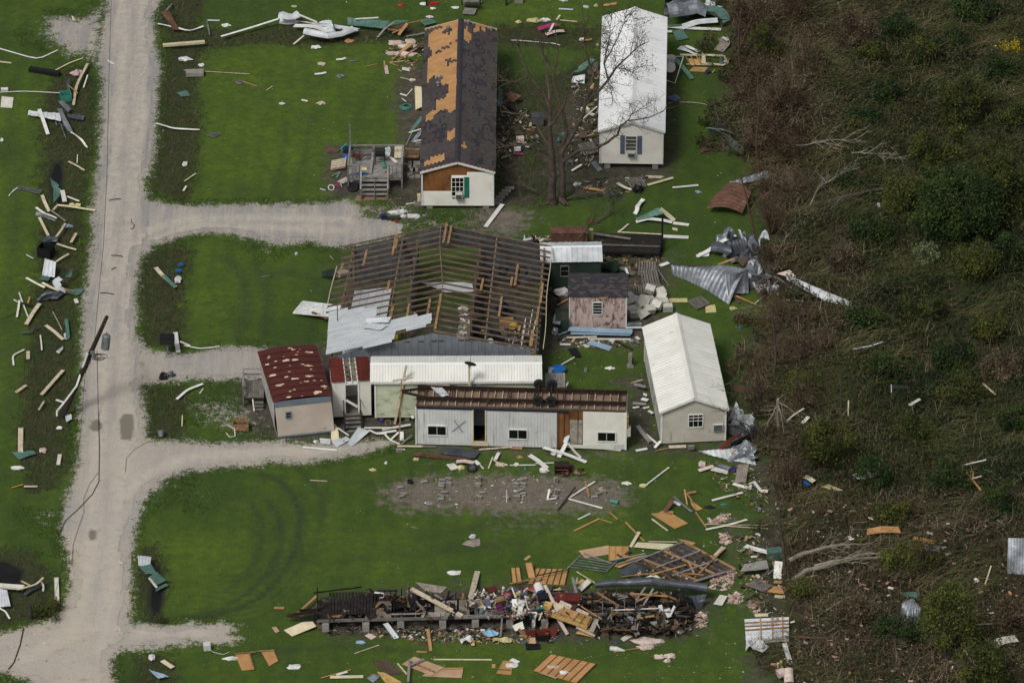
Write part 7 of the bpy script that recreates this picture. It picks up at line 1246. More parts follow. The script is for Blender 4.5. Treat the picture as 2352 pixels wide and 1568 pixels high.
for x,y,l,u in((1325,1358,'leftmost block row, top',0),(1355,1418,'leftmost row, second from the bottom',0),(1335,1440,'lowest at the left end',0),(1710,1290,'second row, topmost dark one',0),(1765,1275,'second row, topmost mossy one',0),(1705,1320,'second row, upper pair left',0),(1772,1318,'second row, upper pair right',0),(1700,1345,'second row, under the upper pair',0),(1728,1402,'second row, pale one in the middle',0),(1702,1435,'second row, dark one below the pale',0),(1697,1465,'second row, lowest',0),(2052,1285,'third row, standing one',1),(2042,1325,'third row, below the standing one',0),(2080,1405,'third row, with holes showing',0),(2050,1440,'third row, broken lowest',0),(2300,1450,'fourth row, beside the stake',0),(1545,1305,'small one between first and second row',0)):block(1,2,x,y,'grey concrete block on the dirt patch, '+l,up=bool(u))
for x,y,l,u in((75,1288,'fourth row, upper cluster left',0),(105,1275,'fourth row, upper cluster right',0),(35,1322,'fourth row, flat left one',0),(100,1322,'fourth row, flat right one',0),(72,1385,'fourth row, with holes showing',0),(95,1415,'fourth row, below the holed one',0),(42,1440,'fourth row, lowest pale one',0),(400,1300,'upright one on the fifth row',1),(405,1405,'tall upright one by the white pipe',1),(395,1440,'at the foot of the tall upright one',0),(795,1412,'right cluster, with holes showing',0),(838,1392,'right cluster, upper',0),(757,1445,'right cluster, pale lowest',0)):block(2,2,x,y,'grey concrete block on the dirt patch, '+l,up=bool(u))
blob(T(1,2,1418,1298,0),(.2,.18,.25),BK,'black bucket like lump at the left of the dirt patch','bucket');q=T(1,2,2303,1478,0);bar(q,q+Zv*.95,.05,.05,(1,0,0)).bd('stake',WT,None,'thin white stake in the dirt patch','stake');clutter('rubble','small stones, splinters and scraps on the dirt patch',1,2,[(1180,1380),(1300,1290),(1600,1270),(2100,1230),(2700,1230),(3200,1260),(3430,1330),(3330,1450),(2900,1530),(1800,1530),(1350,1480)],420,(.01,.08),['8e8b85','77746e','c7a878','9c7b55','d8d6cf','6b5040','a98e7d'],.04,.3,.15,seed=31)
screen(1,2,[(1535,1478),(1610,1460),(1640,1492),(1575,1510)],'empty grey wire frame on the dirt patch',CN,z=.03)
S_=[([(158,1045,.3),(235,1095,.2),(322,1165,.08)],.34,WT,'wide white board on the grass below the upturned trailer'),([(285,975,.3),(480,1030,.25),(682,1110,.08)],.28,WT,'long white fascia board slanting right on the grass'),([(515,935,.9),(570,1010,.4),(632,1068,.06)],.2,WB,'mouldy white board leaning from the upturned trailer'),([(430,1062,.06),(500,930,.6)],.26,WT,'white corrugated strip foot on the grass'),([(560,740,1.9),(525,830,1.2),(490,930,.6)],.34,TW,'corrugated strip torn loose from the upturned trailer wall'),([(755,980,.06),(1000,1000,.06)],.1,WT,'thin white trim along the foot of the upturned trailer'),([(-20,1135,.06),(215,1133,.08)],.08,WT,'thin white rail on the grass, left'),([(215,1120,.06),(385,1112,.08)],.06,WT,'thin white rail on the grass, right'),([(525,1435,.1),(762,1285,.1)],.12,PW,'white pipe on the dirt patch, rising right'),([(512,1442,.1),(830,1530,.1)],.12,PW,'white pipe on the dirt patch, going down right'),([(672,1280,.1),(690,1350,.1),(708,1425,.1)],.12,FW,'orange brown stick over the white pipe'),([(582,1338,.3),(418,1552,.05)],.1,DW,'long dark stick on the dirt patch'),([(345,1355,.4),(325,1448,.1)],.12,PW,'white elbow pipe, upright arm'),([(320,1452,.1),(405,1438,.12)],.12,PW,'white elbow pipe, lying arm'),([(1442,1155,.1),(1222,1325,.1)],.1,PW,'long white pipe on the right lawn'),([(1138,1002),(1242,982)],.2,WT,'white plank left of the askew house corner'),([(1440,968,.1),(1600,962,.12)],.3,IN,'tan plank before the askew house'),([(1320,1005,.1),(1450,975,.1)],.12,BT,'brown strip at the corner of the askew house'),([(1310,975,.1),(1365,915,.4)],.2,WT,'grey white post stub at the house corner'),([(1150,772,.7),(1270,925,.15)],.3,GW,'thick grey beam leaning between trailer and white house'),([(1230,850,.3),(1330,935,.1)],.14,WT,'white strip beside the thick grey beam'),([(1110,565,.3),(1232,575,.3)],.26,CN,'short concrete beam between trailer and house'),([(1120,390,.5),(1228,415,.4)],.26,GW,'grey wooden ramp at the side of the white house'),([(1095,380,.3),(1200,350,.4)],.06,OB,'pale branch by the grey ramp'),([(1110,610,.1),(1168,598,.1)],.16,WT,'white shard below the concrete beam'),([(1205,612),(1258,600)],.18,WT,'white shard close to the house wall'),([(1255,635,.2),(1295,660,.2)],.22,WT,'white shard against the house wall'),([(1205,480,.3),(1240,495,.2)],.25,WT,'white flap against the upper house wall'),([(1190,525,.2),(1250,540,.2)],.3,WT,'white wedge on the concrete beam'),([(2030,1305,.15),(2200,1352,.1)],.26,WB,'peeling white board at the woods edge'),([(2178,1305,.2),(2230,1285,.5)],.2,WT,'white box end at the woods edge'),([(2225,1290,.5),(2285,1370,.2)],.2,WT,'white board falling from the box end'),([(2285,1370,.2),(2351,1375,.2)],.3,WB,'white board entering the brush'),([(1838,1458,.08),(2120,1385,.15)],.18,WB,'long white board on the lower woods edge'),([(1580,1400,.1),(1690,1378,.12)],.2,FW,'pale board with foam on the right lawn'),([(1485,1425,.15),(1560,1490,.2),(1652,1565,.08)],.16,GV,'grey metal rail on the right lawn'),([(1585,1358,.5),(1610,1500,.06)],.1,FW,'orange stud standing askew on the right lawn'),([(1600,1390,.3),(1650,1460,.2),(1690,1550,.05)],.1,FW,'orange stud beside the plywood triangle'),([(1480,1470,.1),(1550,1500,.1)],.25,WT,'white panel under the grey rail'),([(1402,1560,.1),(1440,1510,.3),(1478,1450,.5)],.3,RS,'red brown curved panel on the right lawn'),([(-10,975,.1),(95,980,.12)],.3,BT,'brown beam under the upturned trailer')]
for a,w,m,l in S_:S(2,2,a,w,m,l,'pipe' if 'pipe' in l else BD)
B_(2,2,[(1640,1455),(1752,1535),(1690,1552),(1650,1500)],'plywood','triangle of plywood on the right lawn');B_(2,2,[(1348,1568),(1400,1545),(1485,1560),(1470,1590)],FW,'orange board end above the seamed plywood',BD)
block(2,2,1645,982,'upper concrete block of the stack at the white house corner',.1,z=.28,group=None);block(2,2,1645,985,'lower concrete block of the stack at the white house corner',.1,group=None)
e=E('stove',T(2,2,458,1165,0),'dark rusted open stove on the grass below the upturned trailer','stove');q=T(2,2,458,1160,.35);
for p,s in(((0,.3,0),(.95,.05,.6)),((-.45,0,0),(.05,.6,.6)),((.45,0,0),(.05,.6,.6)),((0,0,-.28),(.9,.6,.05)),((0,0,.27),(.95,.62,.05))):box(q+V(p),s).bd('stove_panel',CR,e)
box(q+V((0,-.05,-.02)),(.8,.4,.04)).bd('shelf',RS,e)
clutter('debris_heap','rusty scraps beside the dark stove',2,2,[(520,1120),(650,1160),(680,1230),(460,1240),(400,1180)],70,(.02,.25),MIX_WOOD+MIX_BURNT+['7d3a33'],.06,.45,seed=33);tube([T(2,2,905,1462,.13),T(2,2,975,1478,.13)],.13,12).bd('bucket','teal',None,'mint green tube lying right of the dirt patch','bucket');lump(2,2,398,1035,.25,.12,CW,'white tub on the long fascia board','tub',.3);lump(2,2,298,1190,.3,.2,CW,'white plastic bag at the end of the wide white board','bag',.2);lump(2,2,40,1135,.15,.15,CW,'white cup below the trailer','cup');lump(2,2,72,1066,.18,.1,FY,'orange foam piece below the trailer','foam');lump(2,2,120,1176,.1,.08,'teal','teal ball below the trailer','ball');lump(2,2,1205,1328,.25,.15,CY,'yellow foam at the end of the long white pipe','foam')
for x,y,a,mt,l in((1050,1303,.3,WB,'white tile on the right lawn'),(1945,1500,.2,'teal','teal crumple at the woods edge'),(1815,1525,.3,BK,'black cap at the woods edge'),(900,248,.3,CW,'white rag on the inner lawn'),):lump(2,2,x,y,a,a*.6,mt,l,SC,.08)
slab([T(2,2,662,282,.02),T(2,2,665,240,.3),T(2,2,680,225,.45),T(2,2,692,240,.3),T(2,2,690,280,.02)],.06).bd('grey_fin',GV,None,'grey fin shaped plate on the inner lawn','plate')
e=E('pillar',T(2,2,1087,240,0),'grey concrete pillar on a square base on the inner lawn','pillar');q=T(2,2,1087,236,0);box(q+Zv*.08,(.42,.4,.16)).bd('base',CN,e);box(q+Zv*.6,(.2,.2,.9)).bd('shaft',CN,e);bar(T(2,2,1085,218,.2),T(2,2,1085,135,.25),.2,.15).bd('fallen_shaft',CN,e)
m=MB();q=T(2,2,425,285,0);m.tube([q+Zv*.02,q+Zv*.3],[.42,.46],18,cap=False).tube([q+Zv*.05,q+Zv*.06],[.4,.4],18).tube([q+Zv*.28,q+Zv*.32],[.5,.5],18);m.bd('tub',BP,None,'bright blue round tub right of the landing','tub');blob(T(2,2,370,285,0),(.3,.3,.3),GV,'grey crumpled heap beside the blue tub','heap');B_(2,2,[(510,65),(590,55),(640,135),(560,140)],BK,'dark patterned board right of the barn',BD,.15);S(2,2,[(445,218,.1),(575,142,.4)],.07,PW,'long white pole slanting on the inner lawn','pole');S(2,2,[(440,25,.1),(540,28,.1)],.22,WT,'white board before the pink shed pile');S(2,2,[(655,30,.1),(712,48,.1)],.16,WT,'white slat before the blue sheet');S(2,2,[(700,10,.1),(800,35,.15),(905,72,.05)],.55,BU,'torn pale blue sheet on the inner lawn',MS);S(2,2,[(945,-10,.2),(1110,75,.1)],.14,DW,'dark beam left of the askew house');S(2,2,[(390,380,.8),(382,440,.8)],.12,WT,'white pipe between the upturned wheels','pipe');S(2,2,[(515,378,1.6),(485,430,1.2)],.16,WT,'white trim right of the upturned wheels','trim')
tin(2,2,[(2010,412),(2120,410),(2176,442),(2050,466)],RS,'rusty brown sheet right of the askew house',3)
loft([(1712,1008,.3),(1850,995,.35),(2010,985,.3),(2210,978,.3)],[(1730,1018,.1),(1880,1060,.1),(2050,1100,.08),(2240,1135,.05)],TW,'wide silver white sheet fanning out below the askew house',2,2,10,amp=.03);S(2,2,[(1905,1000,.2),(1990,920,.7),(2110,850,1.3)],.4,'maroon','maroon strip leaning up into the brush',STP);S(2,2,[(2000,1055,.15),(2055,990,.35)],.1,FW,'orange stick on the wide silver sheet')
loft([(1975,760,1.2),(2080,770,1.4),(2190,830,1.2)],[(1980,850,.1),(2070,870,.2),(2160,880,.2)],GV,'curled grey sheet right of the askew house',2,2,6,bulge=.3);loft([(2000,930,.9),(2110,880,1.3),(2200,840,1.2)],[(2010,985,.1),(2100,960,.1),(2180,900,.1)],ZD,'dark folded sheet under the curled grey one',2,2,5,bulge=.2);S(2,2,[(1960,610,.2),(2110,640,.3),(2085,690,.1)],.4,TW,'white roof tip broken off the askew house',MS);S(2,2,[(1990,722,.5),(2230,735,.4)],.08,GV,'thin grey rail right of the askew house')
tin(2,2,[(2080,1130),(2175,1125),(2150,1290),(2042,1300)],AP,'grey corrugated sheet in the brush',6,(1.,1.1,.1,.05));S(2,2,[(1715,1185,.15),(1850,1142,.25)],.3,IN,'brown cardboard tube at the woods edge','tube');S(2,2,[(1838,1170,.15),(1900,1185,.2),(1980,1205,.1)],.45,CW,'white and pink mattress scrap at the woods edge','mattress');S(2,2,[(1900,1130,.2),(2000,1165,.2)],.35,GV,'grey slab beside the mattress scrap');lump(2,2,2040,1185,.4,.2,'purple','dark violet bag beside the grey slab','bag',.2);lump(2,2,1745,1140,.25,.22,IN,'brown ball of roots above the cardboard tube','root ball',.25)
for(c,r,x1,y1,x2,y2,h,w,m,l)in((1,2,1275,755,1382,220,4.35,.17,OB,'grey white post leaning before the green house'),(1,2,1315,940,1337,350,4.8,.1,BT,'thin brown pole standing before the green house'),(1,2,1965,790,1958,205,4.7,.17,OB,'grey white mast carrying the satellite dish')):
 a=T(c,r,x1,y1,0);b=T(c,r,x2,y2,h);bar(a,b,w,w*.8,(1,0,0)).bd('post',m,None,l,'post')
bar(T(1,2,1255,362,3.9),T(1,2,1446,328,4.1),.1,.1).bd('crossbar',OB,None,'wooden crossbar nailed to the leaning post','crossbar')
e=E('satellite_dish',T(1,2,1968,205,4.7),'black satellite dish on the mast above the green house','satellite dish');q=T(1,2,1968,215,4.75);ax=V((.15,.25,1)).normalized();a=ax.orthogonal().normalized();b=ax.cross(a);rows=[[q+(a*cos(t)*r_*.78+b*sin(t)*r_)*.42+ax*(.09*r_*r_)for t in np.linspace(0,2*pi,25)]for r_ in(.02,.35,.7,1.)];MB().grid(rows,.02).bd('reflector',BK,e);tube([q-ax*.02,q-ax*.15-V((0,.1,.1))],.04,6).bd('bracket','rim_grey',e);tube([q+V((0,.25,.05)),q+V((.02,.25,.45))],.02,6).bd('feed_arm','rim_grey',e)
tin(1,2,[(1605,425),(1690,405),(1775,500),(1712,515)],TW,'torn white metal sheet on the upturned trailer floor',4,(3.15,3.15,3.1,3.1));S(1,2,[(2025,408,3.),(2170,435,2.95)],.3,'blue_shutter','blue grey strip resting behind the upturned trailer',STP)
B_(2,3,[(1275,12),(1440,-8),(1617,100),(1495,150)],'plywood','large plywood sheet with seams on the right lawn',battens=0);
for a,w,m,l in(([(568,172),(802,58)],.14,FW,'orange board in a row on the grass below the dirt patch'),([(815,62),(922,100)],.08,FW,'short orange lath right of the orange board'),([(898,0),(970,65)],.1,FW,'orange lath at the lower edge of the dirt patch'),([(1043,90),(1215,265)],.12,FW,'long orange stud slanting towards the rafter raft'),([(1168,180,.3),(1090,318,.06)],.2,OB,'grey tan board crossing the long stud'),([(1285,60),(1430,168)],.1,OB,'thin board left of the large plywood sheet'),([(1688,0),(1782,135)],.1,FW,'long orange stud right of the large plywood'),([(1782,160),(1980,120),(2160,68)],.18,WB,'long white branch like board at the woods edge'),([(1810,112),(2100,118),(2351,120)],.06,OB,'long thin cane across the woods edge, upper'),([(1960,125),(2351,150)],.05,OB,'long thin cane across the woods edge, lower'),([(608,65),(720,10)],.1,PW,'white metal pipe at the lower edge of the dirt patch'),([(120,435),(165,400)],.2,PP,'small tan board above the ribbed plywood'),([(1868,400,.3),(1945,318,.3)],.3,OB,'pale wide board at the right corner of the rafter raft'),([(595,545,.1),(775,655,.4)],.06,OB,'thin pole running down to the rolled sheet'),([(-10,1350),(60,1380)],.3,CW,'white rag at the seamed orange sheet, left'),([(935,1282),(1200,1240)],.07,FW,'long orange lath under the pink foam'),):S(2,3,a,w,m,l)
B_(2,3,[(612,352),(890,302),(888,385),(672,418)],PP,'weathered plywood at the left end of the rafter raft');B_(2,3,[(888,310,.1),(1070,312,.1),(1065,402,.1),(890,447,.1)],'plywood','plywood with three studs beside the weathered one',PS,battens=3,bmat=FW);B_(2,3,[(940,492,.15),(1150,395,.2),(1242,395,.2),(990,508,.15)],'plywood','plywood slab under grey boards at the left of the rafter raft',name='plywood_sheet');
for a,w,l in(([(660,378,.1),(915,468,.15)],.1,'long grey bar over the left plywood'),([(915,440,.25),(1220,378,.3)],.1,'long grey board above the plywood slab'),([(955,480,.25),(1240,395,.3)],.1,'long grey board on the plywood slab'),([(965,385,.2),(1045,430,.2)],.14,'brown board stub on the plywood slab'),([(1040,385,.2),(1090,348,.2)],.14,'brown board stub right of the plywood slab')):S(2,3,a,w,GW if 'grey' in l else BW,l)
e=E('metal_ladder',T(2,3,740,470,0),'grey metal ladder frame flat left of the rafter raft','ladder')
for p,q in(((630,395),(505,520)),((972,440),(872,540)),):bar(T(2,3,*p,.12),T(2,3,*q,.12),.05,.06).bd('side_rail',GW,e)
for k in range(5):p=(625-28*k,412+22*k);q=(932-16*k,465+20*k);bar(T(2,3,*p,.1),T(2,3,*q,.1),.05,.04).bd('rung',GV,e)
B_(2,3,[(1150,273),(1487,290),(1450,346),(1115,317)],CB,'long cream panel at the top of the rafter raft',PN,.15);S(2,3,[(1255,268,.1),(1520,272,.1)],.08,OB,'grey green strip behind the long cream panel')
e=E('fallen_roof_frame',T(2,3,1500,470,0),'collapsed roof of brown rafters over dark tin sheets','fallen roof')
TL,TR,BR,BL=(1572,268),(2048,520),(1640,655),(965,540);bl2=(1235,400)
quad=lambda u,v,z=.2:(lambda a,b:T(2,3,a[0]+(b[0]-a[0])*v,a[1]+(b[1]-a[1])*v,z))((TL[0]+(TR[0]-TL[0])*u,TL[1]+(TR[1]-TL[1])*u),(1130+(1650-1130)*u,452+(645-452)*u))
for i in range(9):
 for j in range(2):MB().grid([[quad(max(0,u),v,.08+h)for u,h in((i/9,0),(i/9+.02,.03),(i/9+.04,0),((i+.97)/9,0))]for v in((0,.25,.49)if j==0 else(.5,.75,1.))],.012).bd('roof_sheet',ZD if(i+j)%3 else TI,e)
for k in range(8):v=k/7;bar(quad(0,v,.28),quad(1.,v,.24),.07,.14).bd('rafter',FW if k%3==0 else BW,e)
for u in(0,.33,.66,1):bar(quad(u,-.02,.36),quad(u,1.,.36),.1,.05).bd('purlin',GW,e)
tin(2,3,[(1240,400),(1290,470),(1165,640),(962,545)],ZD,'dark metal sheets sticking out left of the rafter raft',8,(.15,.15,.05,.05))
for a,w,m,l in(([(1620,445,.5),(1675,570,.2)],.12,FW,'orange board leaning on the rafter raft'),([(1655,620,.2),(1940,345,.6)],.1,BT,'long brown board across the right of the rafter raft'),([(1630,652,.2),(1950,535,.4)],.14,WW,'long grey board along the lower edge of the rafter raft'),([(1000,592,.2),(1340,552,.4)],.1,BT,'brown board along the lower left of the rafter raft'),([(1280,575,.4),(1600,480,.5)],.1,FW,'orange board over the rafters, middle'),([(1580,560,.4),(1760,575,.4)],.09,FW,'orange board over the rafters, right'),([(1520,650,.3),(1270,480,.4)],.18,BW,'wide brown board in the left half of the rafter raft'),([(1690,430,.5),(1810,375,.5)],.12,BW,'short brown board upper right on the raft'),):S(2,3,a,w,m,l)
B_(2,3,[(1215,600,.3),(1310,562,.35),(1415,640,.2),(1280,640,.2)],WB,'white board at the lower edge of the raft',PN);B_(2,3,[(1522,243),(1600,255),(1690,280),(1650,303)],FW,'orange board above the raft top corner',BD)
clutter('debris_heap','torn bits, insulation and splinters on the collapsed rafters',2,3,[(1240,390),(1560,290),(2000,520),(1680,640),(1150,600)],330,(.05,.3),['c79f8c','b38a58','d8d6cf','8a8278','3a3531','9c7b55'],.05,.35,seed=41)
for nm,poly,n in(('band right of the rafter raft',[(1830,620),(2000,530),(2060,520),(2020,690),(1890,725),(1810,700)],260),('patch at the lawn edge above the rafter raft',[(1890,190),(1990,180),(2020,240),(1990,300),(1920,290)],110),('patch right of the white torn panel',[(1975,770),(2090,730),(2145,790),(2090,845),(1990,830)],130),('patch at the right end of the wreck',[(1690,940),(1790,910),(1810,990),(1780,1055),(1660,1050)],120),('patch by the upper woods edge',[(1790,70),(1990,0),(2010,50),(1900,100),(1790,110)],120),('heap beside the grey boards at the woods edge',[(2160,810),(2260,830),(2280,930),(2200,930)],90)):clutter('insulation_fluff','pink insulation fluff, '+nm,2,3,poly,n,(.01,.12),['c7aca0','b99e92','d3c0b5','a68a7e'],.08,.45,seed=len(nm))
rollsheet([T(2,3,762,690,.7),T(2,3,930,680,.75),T(2,3,1120,675,.85),T(2,3,1280,668,.95),T(2,3,1450,685,.85),T(2,3,1620,705,.75),T(2,3,1800,735,.7)],[.2,.26,.24,.29,.24,.27,.3],'long rolled grey roof sheet across the right of the wreck',ZD,4.2,-.8,n=12)
loft([(1560,760,.9),(1650,770,.9),(1790,750,.9)],[(1640,850,.1),(1700,900,.05),(1745,885,.05)],ZD,'dark inner flap hanging at the right end of the rolled sheet',2,3,6,bulge=.1)
B_(2,3,[(-15,512),(72,505),(92,640),(0,652)],'plywood','ribbed plywood behind the wreck, left one of three',PS,battens=2,bmat=DW);B_(2,3,[(115,467,.5),(182,458,.5),(217,598,.1),(148,605,.1)],'osb','orange plywood standing up behind the wreck',PS,battens=1,bmat=BW);B_(2,3,[(212,515),(522,520),(490,665),(135,650)],'plywood','ribbed plywood behind the wreck with six dark battens',PS,battens=6,bmat=DW);S(2,3,[(-20,655,.3),(290,590,.4)],.1,BT,'long brown batten over the ribbed plywood');S(2,3,[(230,580,.35),(520,525,.3)],.07,DW,'dark batten along the top of the ribbed plywood')
e=B_(2,3,[(350,1300,.12),(778,1392,.1),(600,1568,.06),(190,1448,.08)],'osb','big orange plywood raft with seams at the bottom edge',PS,battens=6,bmat=BW);S(2,3,[(255,1470,.2),(410,1522,.15)],.1,PP,'tan board on the big orange raft');lump(2,3,480,1487,.3,.12,CW,'white paper on the big orange raft','paper',.2);lump(2,3,380,1430,.4,.2,IN,'pale torn patch on the big orange raft','patch',.14)
B_(2,3,[(995,1160),(1060,1118),(1112,1135),(1022,1187)],WB,'white torn panel on the grass below the wreck',PN);B_(2,3,[(905,1168),(1000,1162),(1030,1190),(915,1205)],ZD,'dark grey flat piece left of the white torn panel',BD);B_(2,3,[(1850,840),(1910,755),(1980,768),(1930,855)],WB,'white torn panel right of the rolled sheet',PN,.15)
for x,y,a,l in((1222,1192,.7,'large'),(1230,1245,.5,'middle'),(1345,1188,.35,'small'),(1445,1325,.35,'right'),(1358,1335,.35,'left'),(1425,1372,.2,'lowest')):lump(2,3,x,y,a,a*.55,IN,'pink insulation lump on the bottom lawn, '+l+' one',IN,.15)
tube([T(2,3,902,1247,.15),T(2,3,960,1255,.16),T(2,3,1035,1270,.08)],[.14,.16,.05],10).bd('foam_roll',CW,None,'white tapered roll on the bottom lawn','roll')
sbox(2,3,278,1168,(.85,.5,.45),BK,'black plastic crate below the wreck, upper','crate',.05,hollow=True);sbox(2,3,192,1245,(.85,.5,.12),BK,'black plastic tray below the wreck, lower','tray',.1,hollow=True)
e=E('fallen_roof_panel',T(2,3,2300,1100,0),'white ribbed roof panel with orange battens at the woods edge','roof panel');A_,B2,C_,D_=T(2,3,2135,982,.5),T(3,3,192,962,.5),T(3,3,192,1180,.1),T(2,3,2152,1215,.1)
for i in range(6):u0,u1=i/6,(i+.98)/6;MB().grid([[A_.lerp(B2,v).lerp(D_.lerp(C_,v),u)+Zv*h for u,h in((u0,0),(u0+.02,.04),(u0+.04,0),(u1,0))]for v in(0,.5,1)],.012).bd('roof_sheet',TW,e)
for u in(.18,.32,.46):bar(A_.lerp(D_,u)+Zv*.06,B2 .lerp(C_,u)+Zv*.06,.09,.06).bd(BT,BT,e)
for v in(.35,.62,.85):bar(A_.lerp(B2,v)+Zv*.1,A_.lerp(B2,v).lerp(D_.lerp(C_,v),.95)+Zv*.1,.06,.05).bd('cross_batten',FW,e)
S(2,3,[(2150,1240,.2),(2230,1230,.3),(2345,1265,.2)],.8,CW,'crumpled dirty white sheet below the white roof panel','cloth',twist=.5);S(2,3,[(2230,945,.5),(2351,940,.5)],.3,CB,'cream board above the white roof panel')
for a,w,m,l in(([(2115,515,.3),(2230,500,.6),(2351,480,.7)],.9,GW,'wide grey panel at the lower woods edge'),([(2190,640,.2),(2351,700,.3)],.9,WW,'dark grey panel below the wide grey one'),([(2140,310,.2),(2250,345,.3),(2351,370,.3)],.4,CW,'white torn siding at the lower woods edge'),([(2240,640,.6),(2351,545,.9)],.12,BW,'brown board leaning over the grey panels')):S(2,3,a,w,m,l)
for a,w,m,l in(([(100,450,.9),(90,530,.5),(85,610,.1)],.5,WT,'white board at the broken trunk'),([(55,640,.2),(130,640,.3)],.3,FW,'orange square board at the foot of the trunk'),([(0,700,.1),(160,720,.2)],.7,'plywood','plywood board under the broken trunk'),([(60,770,.1),(155,778,.1)],.3,CB,'cream board below the plywood'),([(90,670,.3),(185,700,.1)],.1,WB,'grey board beside the plywood'),([(180,630,.3),(450,575,.2)],.1,CB,'long yellow split board by the fallen trunks'),([(160,1140,.4),(600,1155,.2)],.12,RS,'long rusty beam reaching into the brush'),([(0,570,.3),(80,500,.4)],.08,GW,'grey stick at the green bin'),([(450,955,.2),(690,800,.4)],.08,OB,'long pale stick in the lower brush'),([(150,1200,.5),(175,1290,.2),(210,1400,.1)],.3,TW,'white bent sheet below the roof panel'),):S(3,3,a,w,m,l)
sbox(3,3,60,420,(.9,.6,.6),GT,'dark green plastic bin behind the broken trunk','bin',.2)
tube([T(3,3,90,1490,.4),T(3,3,150,1460,.5)],.28,14).bd('drum',IN,None,'beige drum at the lower right edge of the woods','drum');tube([T(3,3,195,1568,.1),T(3,3,185,1440,.6)],.3,14).bd('drum',IN,None,'beige drum at the bottom edge of the woods','drum');tube([T(3,3,95,1440,.1),T(3,3,92,1385,.6)],.09,8).tube([T(3,3,122,1430,.1),T(3,3,120,1365,.6)],.09,8).bd('pipe_stub',CY,None,'pair of pale upright pipes behind the beige drums','pipes')
for c,r,a,w,m,l in((3,0,[(1140,250,.6),(1182,145,.8),(1250,160,.7)],.1,WB,'white bent strip deep in the upper woods'),(3,1,[(1015,300,.8),(1025,380,.7),(1060,445,.5)],.2,TW,'curved white strip under the big dark tree'),(3,1,[(1215,1200,.6),(1250,1270,.5),(1305,1335,.4)],.16,WB,'white slat deep in the middle woods'),(3,2,[(780,72,.6),(950,42,.7),(1055,5,.7)],.16,TW,'row of torn white strips in the woods'),(3,2,[(1300,585,.6),(1395,528,.7)],.22,WB,'white rectangular board in the woods'),(3,2,[(178,728,.7),(230,680,.7),(330,615,.8)],.14,WB,'white torn strip beside the snapped trunk'),(3,2,[(318,750,.6),(372,690,.7)],.25,WB,'white crumpled strip right of the snapped trunk'),(3,2,[(1770,1140,.6),(2005,1085,.8)],.1,PW,'long grey pole on the right woods'),(3,2,[(1775,1145,.7),(1985,1400,.4)],.14,FW,'long orange beam in the right woods'),(3,2,[(1580,1345,.5),(1960,1235,.6)],.12,OB,'long tan beam crossing the orange one'),(3,2,[(1715,1245,.8),(1720,1320,.4)],.16,BT,'short orange block on the tan beam, left'),(3,2,[(1885,1190,.9),(1880,1260,.5)],.12,BT,'short orange block on the tan beam, right'),(3,2,[(1975,385,.8),(2090,488,.5)],.12,OB,'tan beam in the upper right brush'),(3,2,[(740,540,1.6),(735,680,.6)],.08,CB,'bare pale snag in the woods'),(3,3,[(1800,1265,.7),(1850,1340,.6),(1945,1440,.4)],.2,WB,'white slat near the bottom right trees'),(3,3,[(2060,1225,.6),(2150,1180,.7),(2285,1160,.6)],.7,WB,'white torn panel at the right edge'),(3,3,[(1995,660,.6),(2050,490,1.)],.08,OB,'thin tan cane at the right'),(3,3,[(1880,1030,.5),(2351,1010,.5)],.06,OB,'long straight cane in the lower right brush'),(3,3,[(910,185,.6),(1040,160,.9),(1210,165,.7)],.7,'osb','tan cardboard sheet behind the fallen trunks'),(3,3,[(1335,240,.8),(1430,258,.8),(1530,280,.7)],.4,'osb','tan cardboard strip behind the yellow green bush'),(3,3,[(1385,315,.6),(1580,335,.6)],.6,GV,'grey ribbed sheet behind the yellow green bush')):S(c,r,a,w,m,l)
B_(3,2,[(775,1220,.6),(850,1200,.7),(950,1198,.7),(1000,1235,.6),(900,1262,.55),(820,1258,.55)],TW,'crumpled white sheet in the middle of the woods',MS);B_(3,2,[(1130,395,.9),(1305,420,.7),(1305,430,.6),(1135,430,.6)],ZD,'dark screen panel with a pale edge in the woods',PN);S(3,2,[(1132,395,1.),(1134,468,.5)],.05,PW,'pale edge bar of the dark screen panel');S(3,2,[(330,1240,.6),(380,1260,.7),(420,1290,.6)],.4,OB,'torn tan paper in the lower woods');S(3,2,[(330,1280,.6),(380,1320,.5)],.25,BP,'blue and teal scrap in the lower woods',SC);B_(3,2,[(485,1330,.5),(560,1310,.55),(690,1365,.5),(610,1368,.45)],CY,'pale torn cloth in the lower woods','cloth');S(3,2,[(575,1340,.6),(600,1380,.6),(655,1390,.5)],.12,'purple','dark blue and red rag on the pale cloth','rag')
tin(3,3,[(2205,235),(2360,240),(2360,575),(2195,560)],GV,'large grey ribbed sheet upright at the right edge',6,(2.,2.,.3,.3));loft([(1235,735,1.6),(1320,730,1.6),(1375,735,1.5)],[(1240,770,1.3),(1320,775,1.3),(1370,790,1.2)],GT,'pale green strip above the grey sheet in the brush',3,3,4);loft([(1235,830,1.3),(1330,790,1.5),(1400,880,1.2)],[(1215,960,.5),(1290,1080,.3),(1390,1010,.4)],GV,'grey bent sheet behind the thin bush',3,3,7,bulge=.2);S(3,3,[(1240,975,.7),(1285,1060,.4)],.3,CW,'white flap on the grey bent sheet','flap')
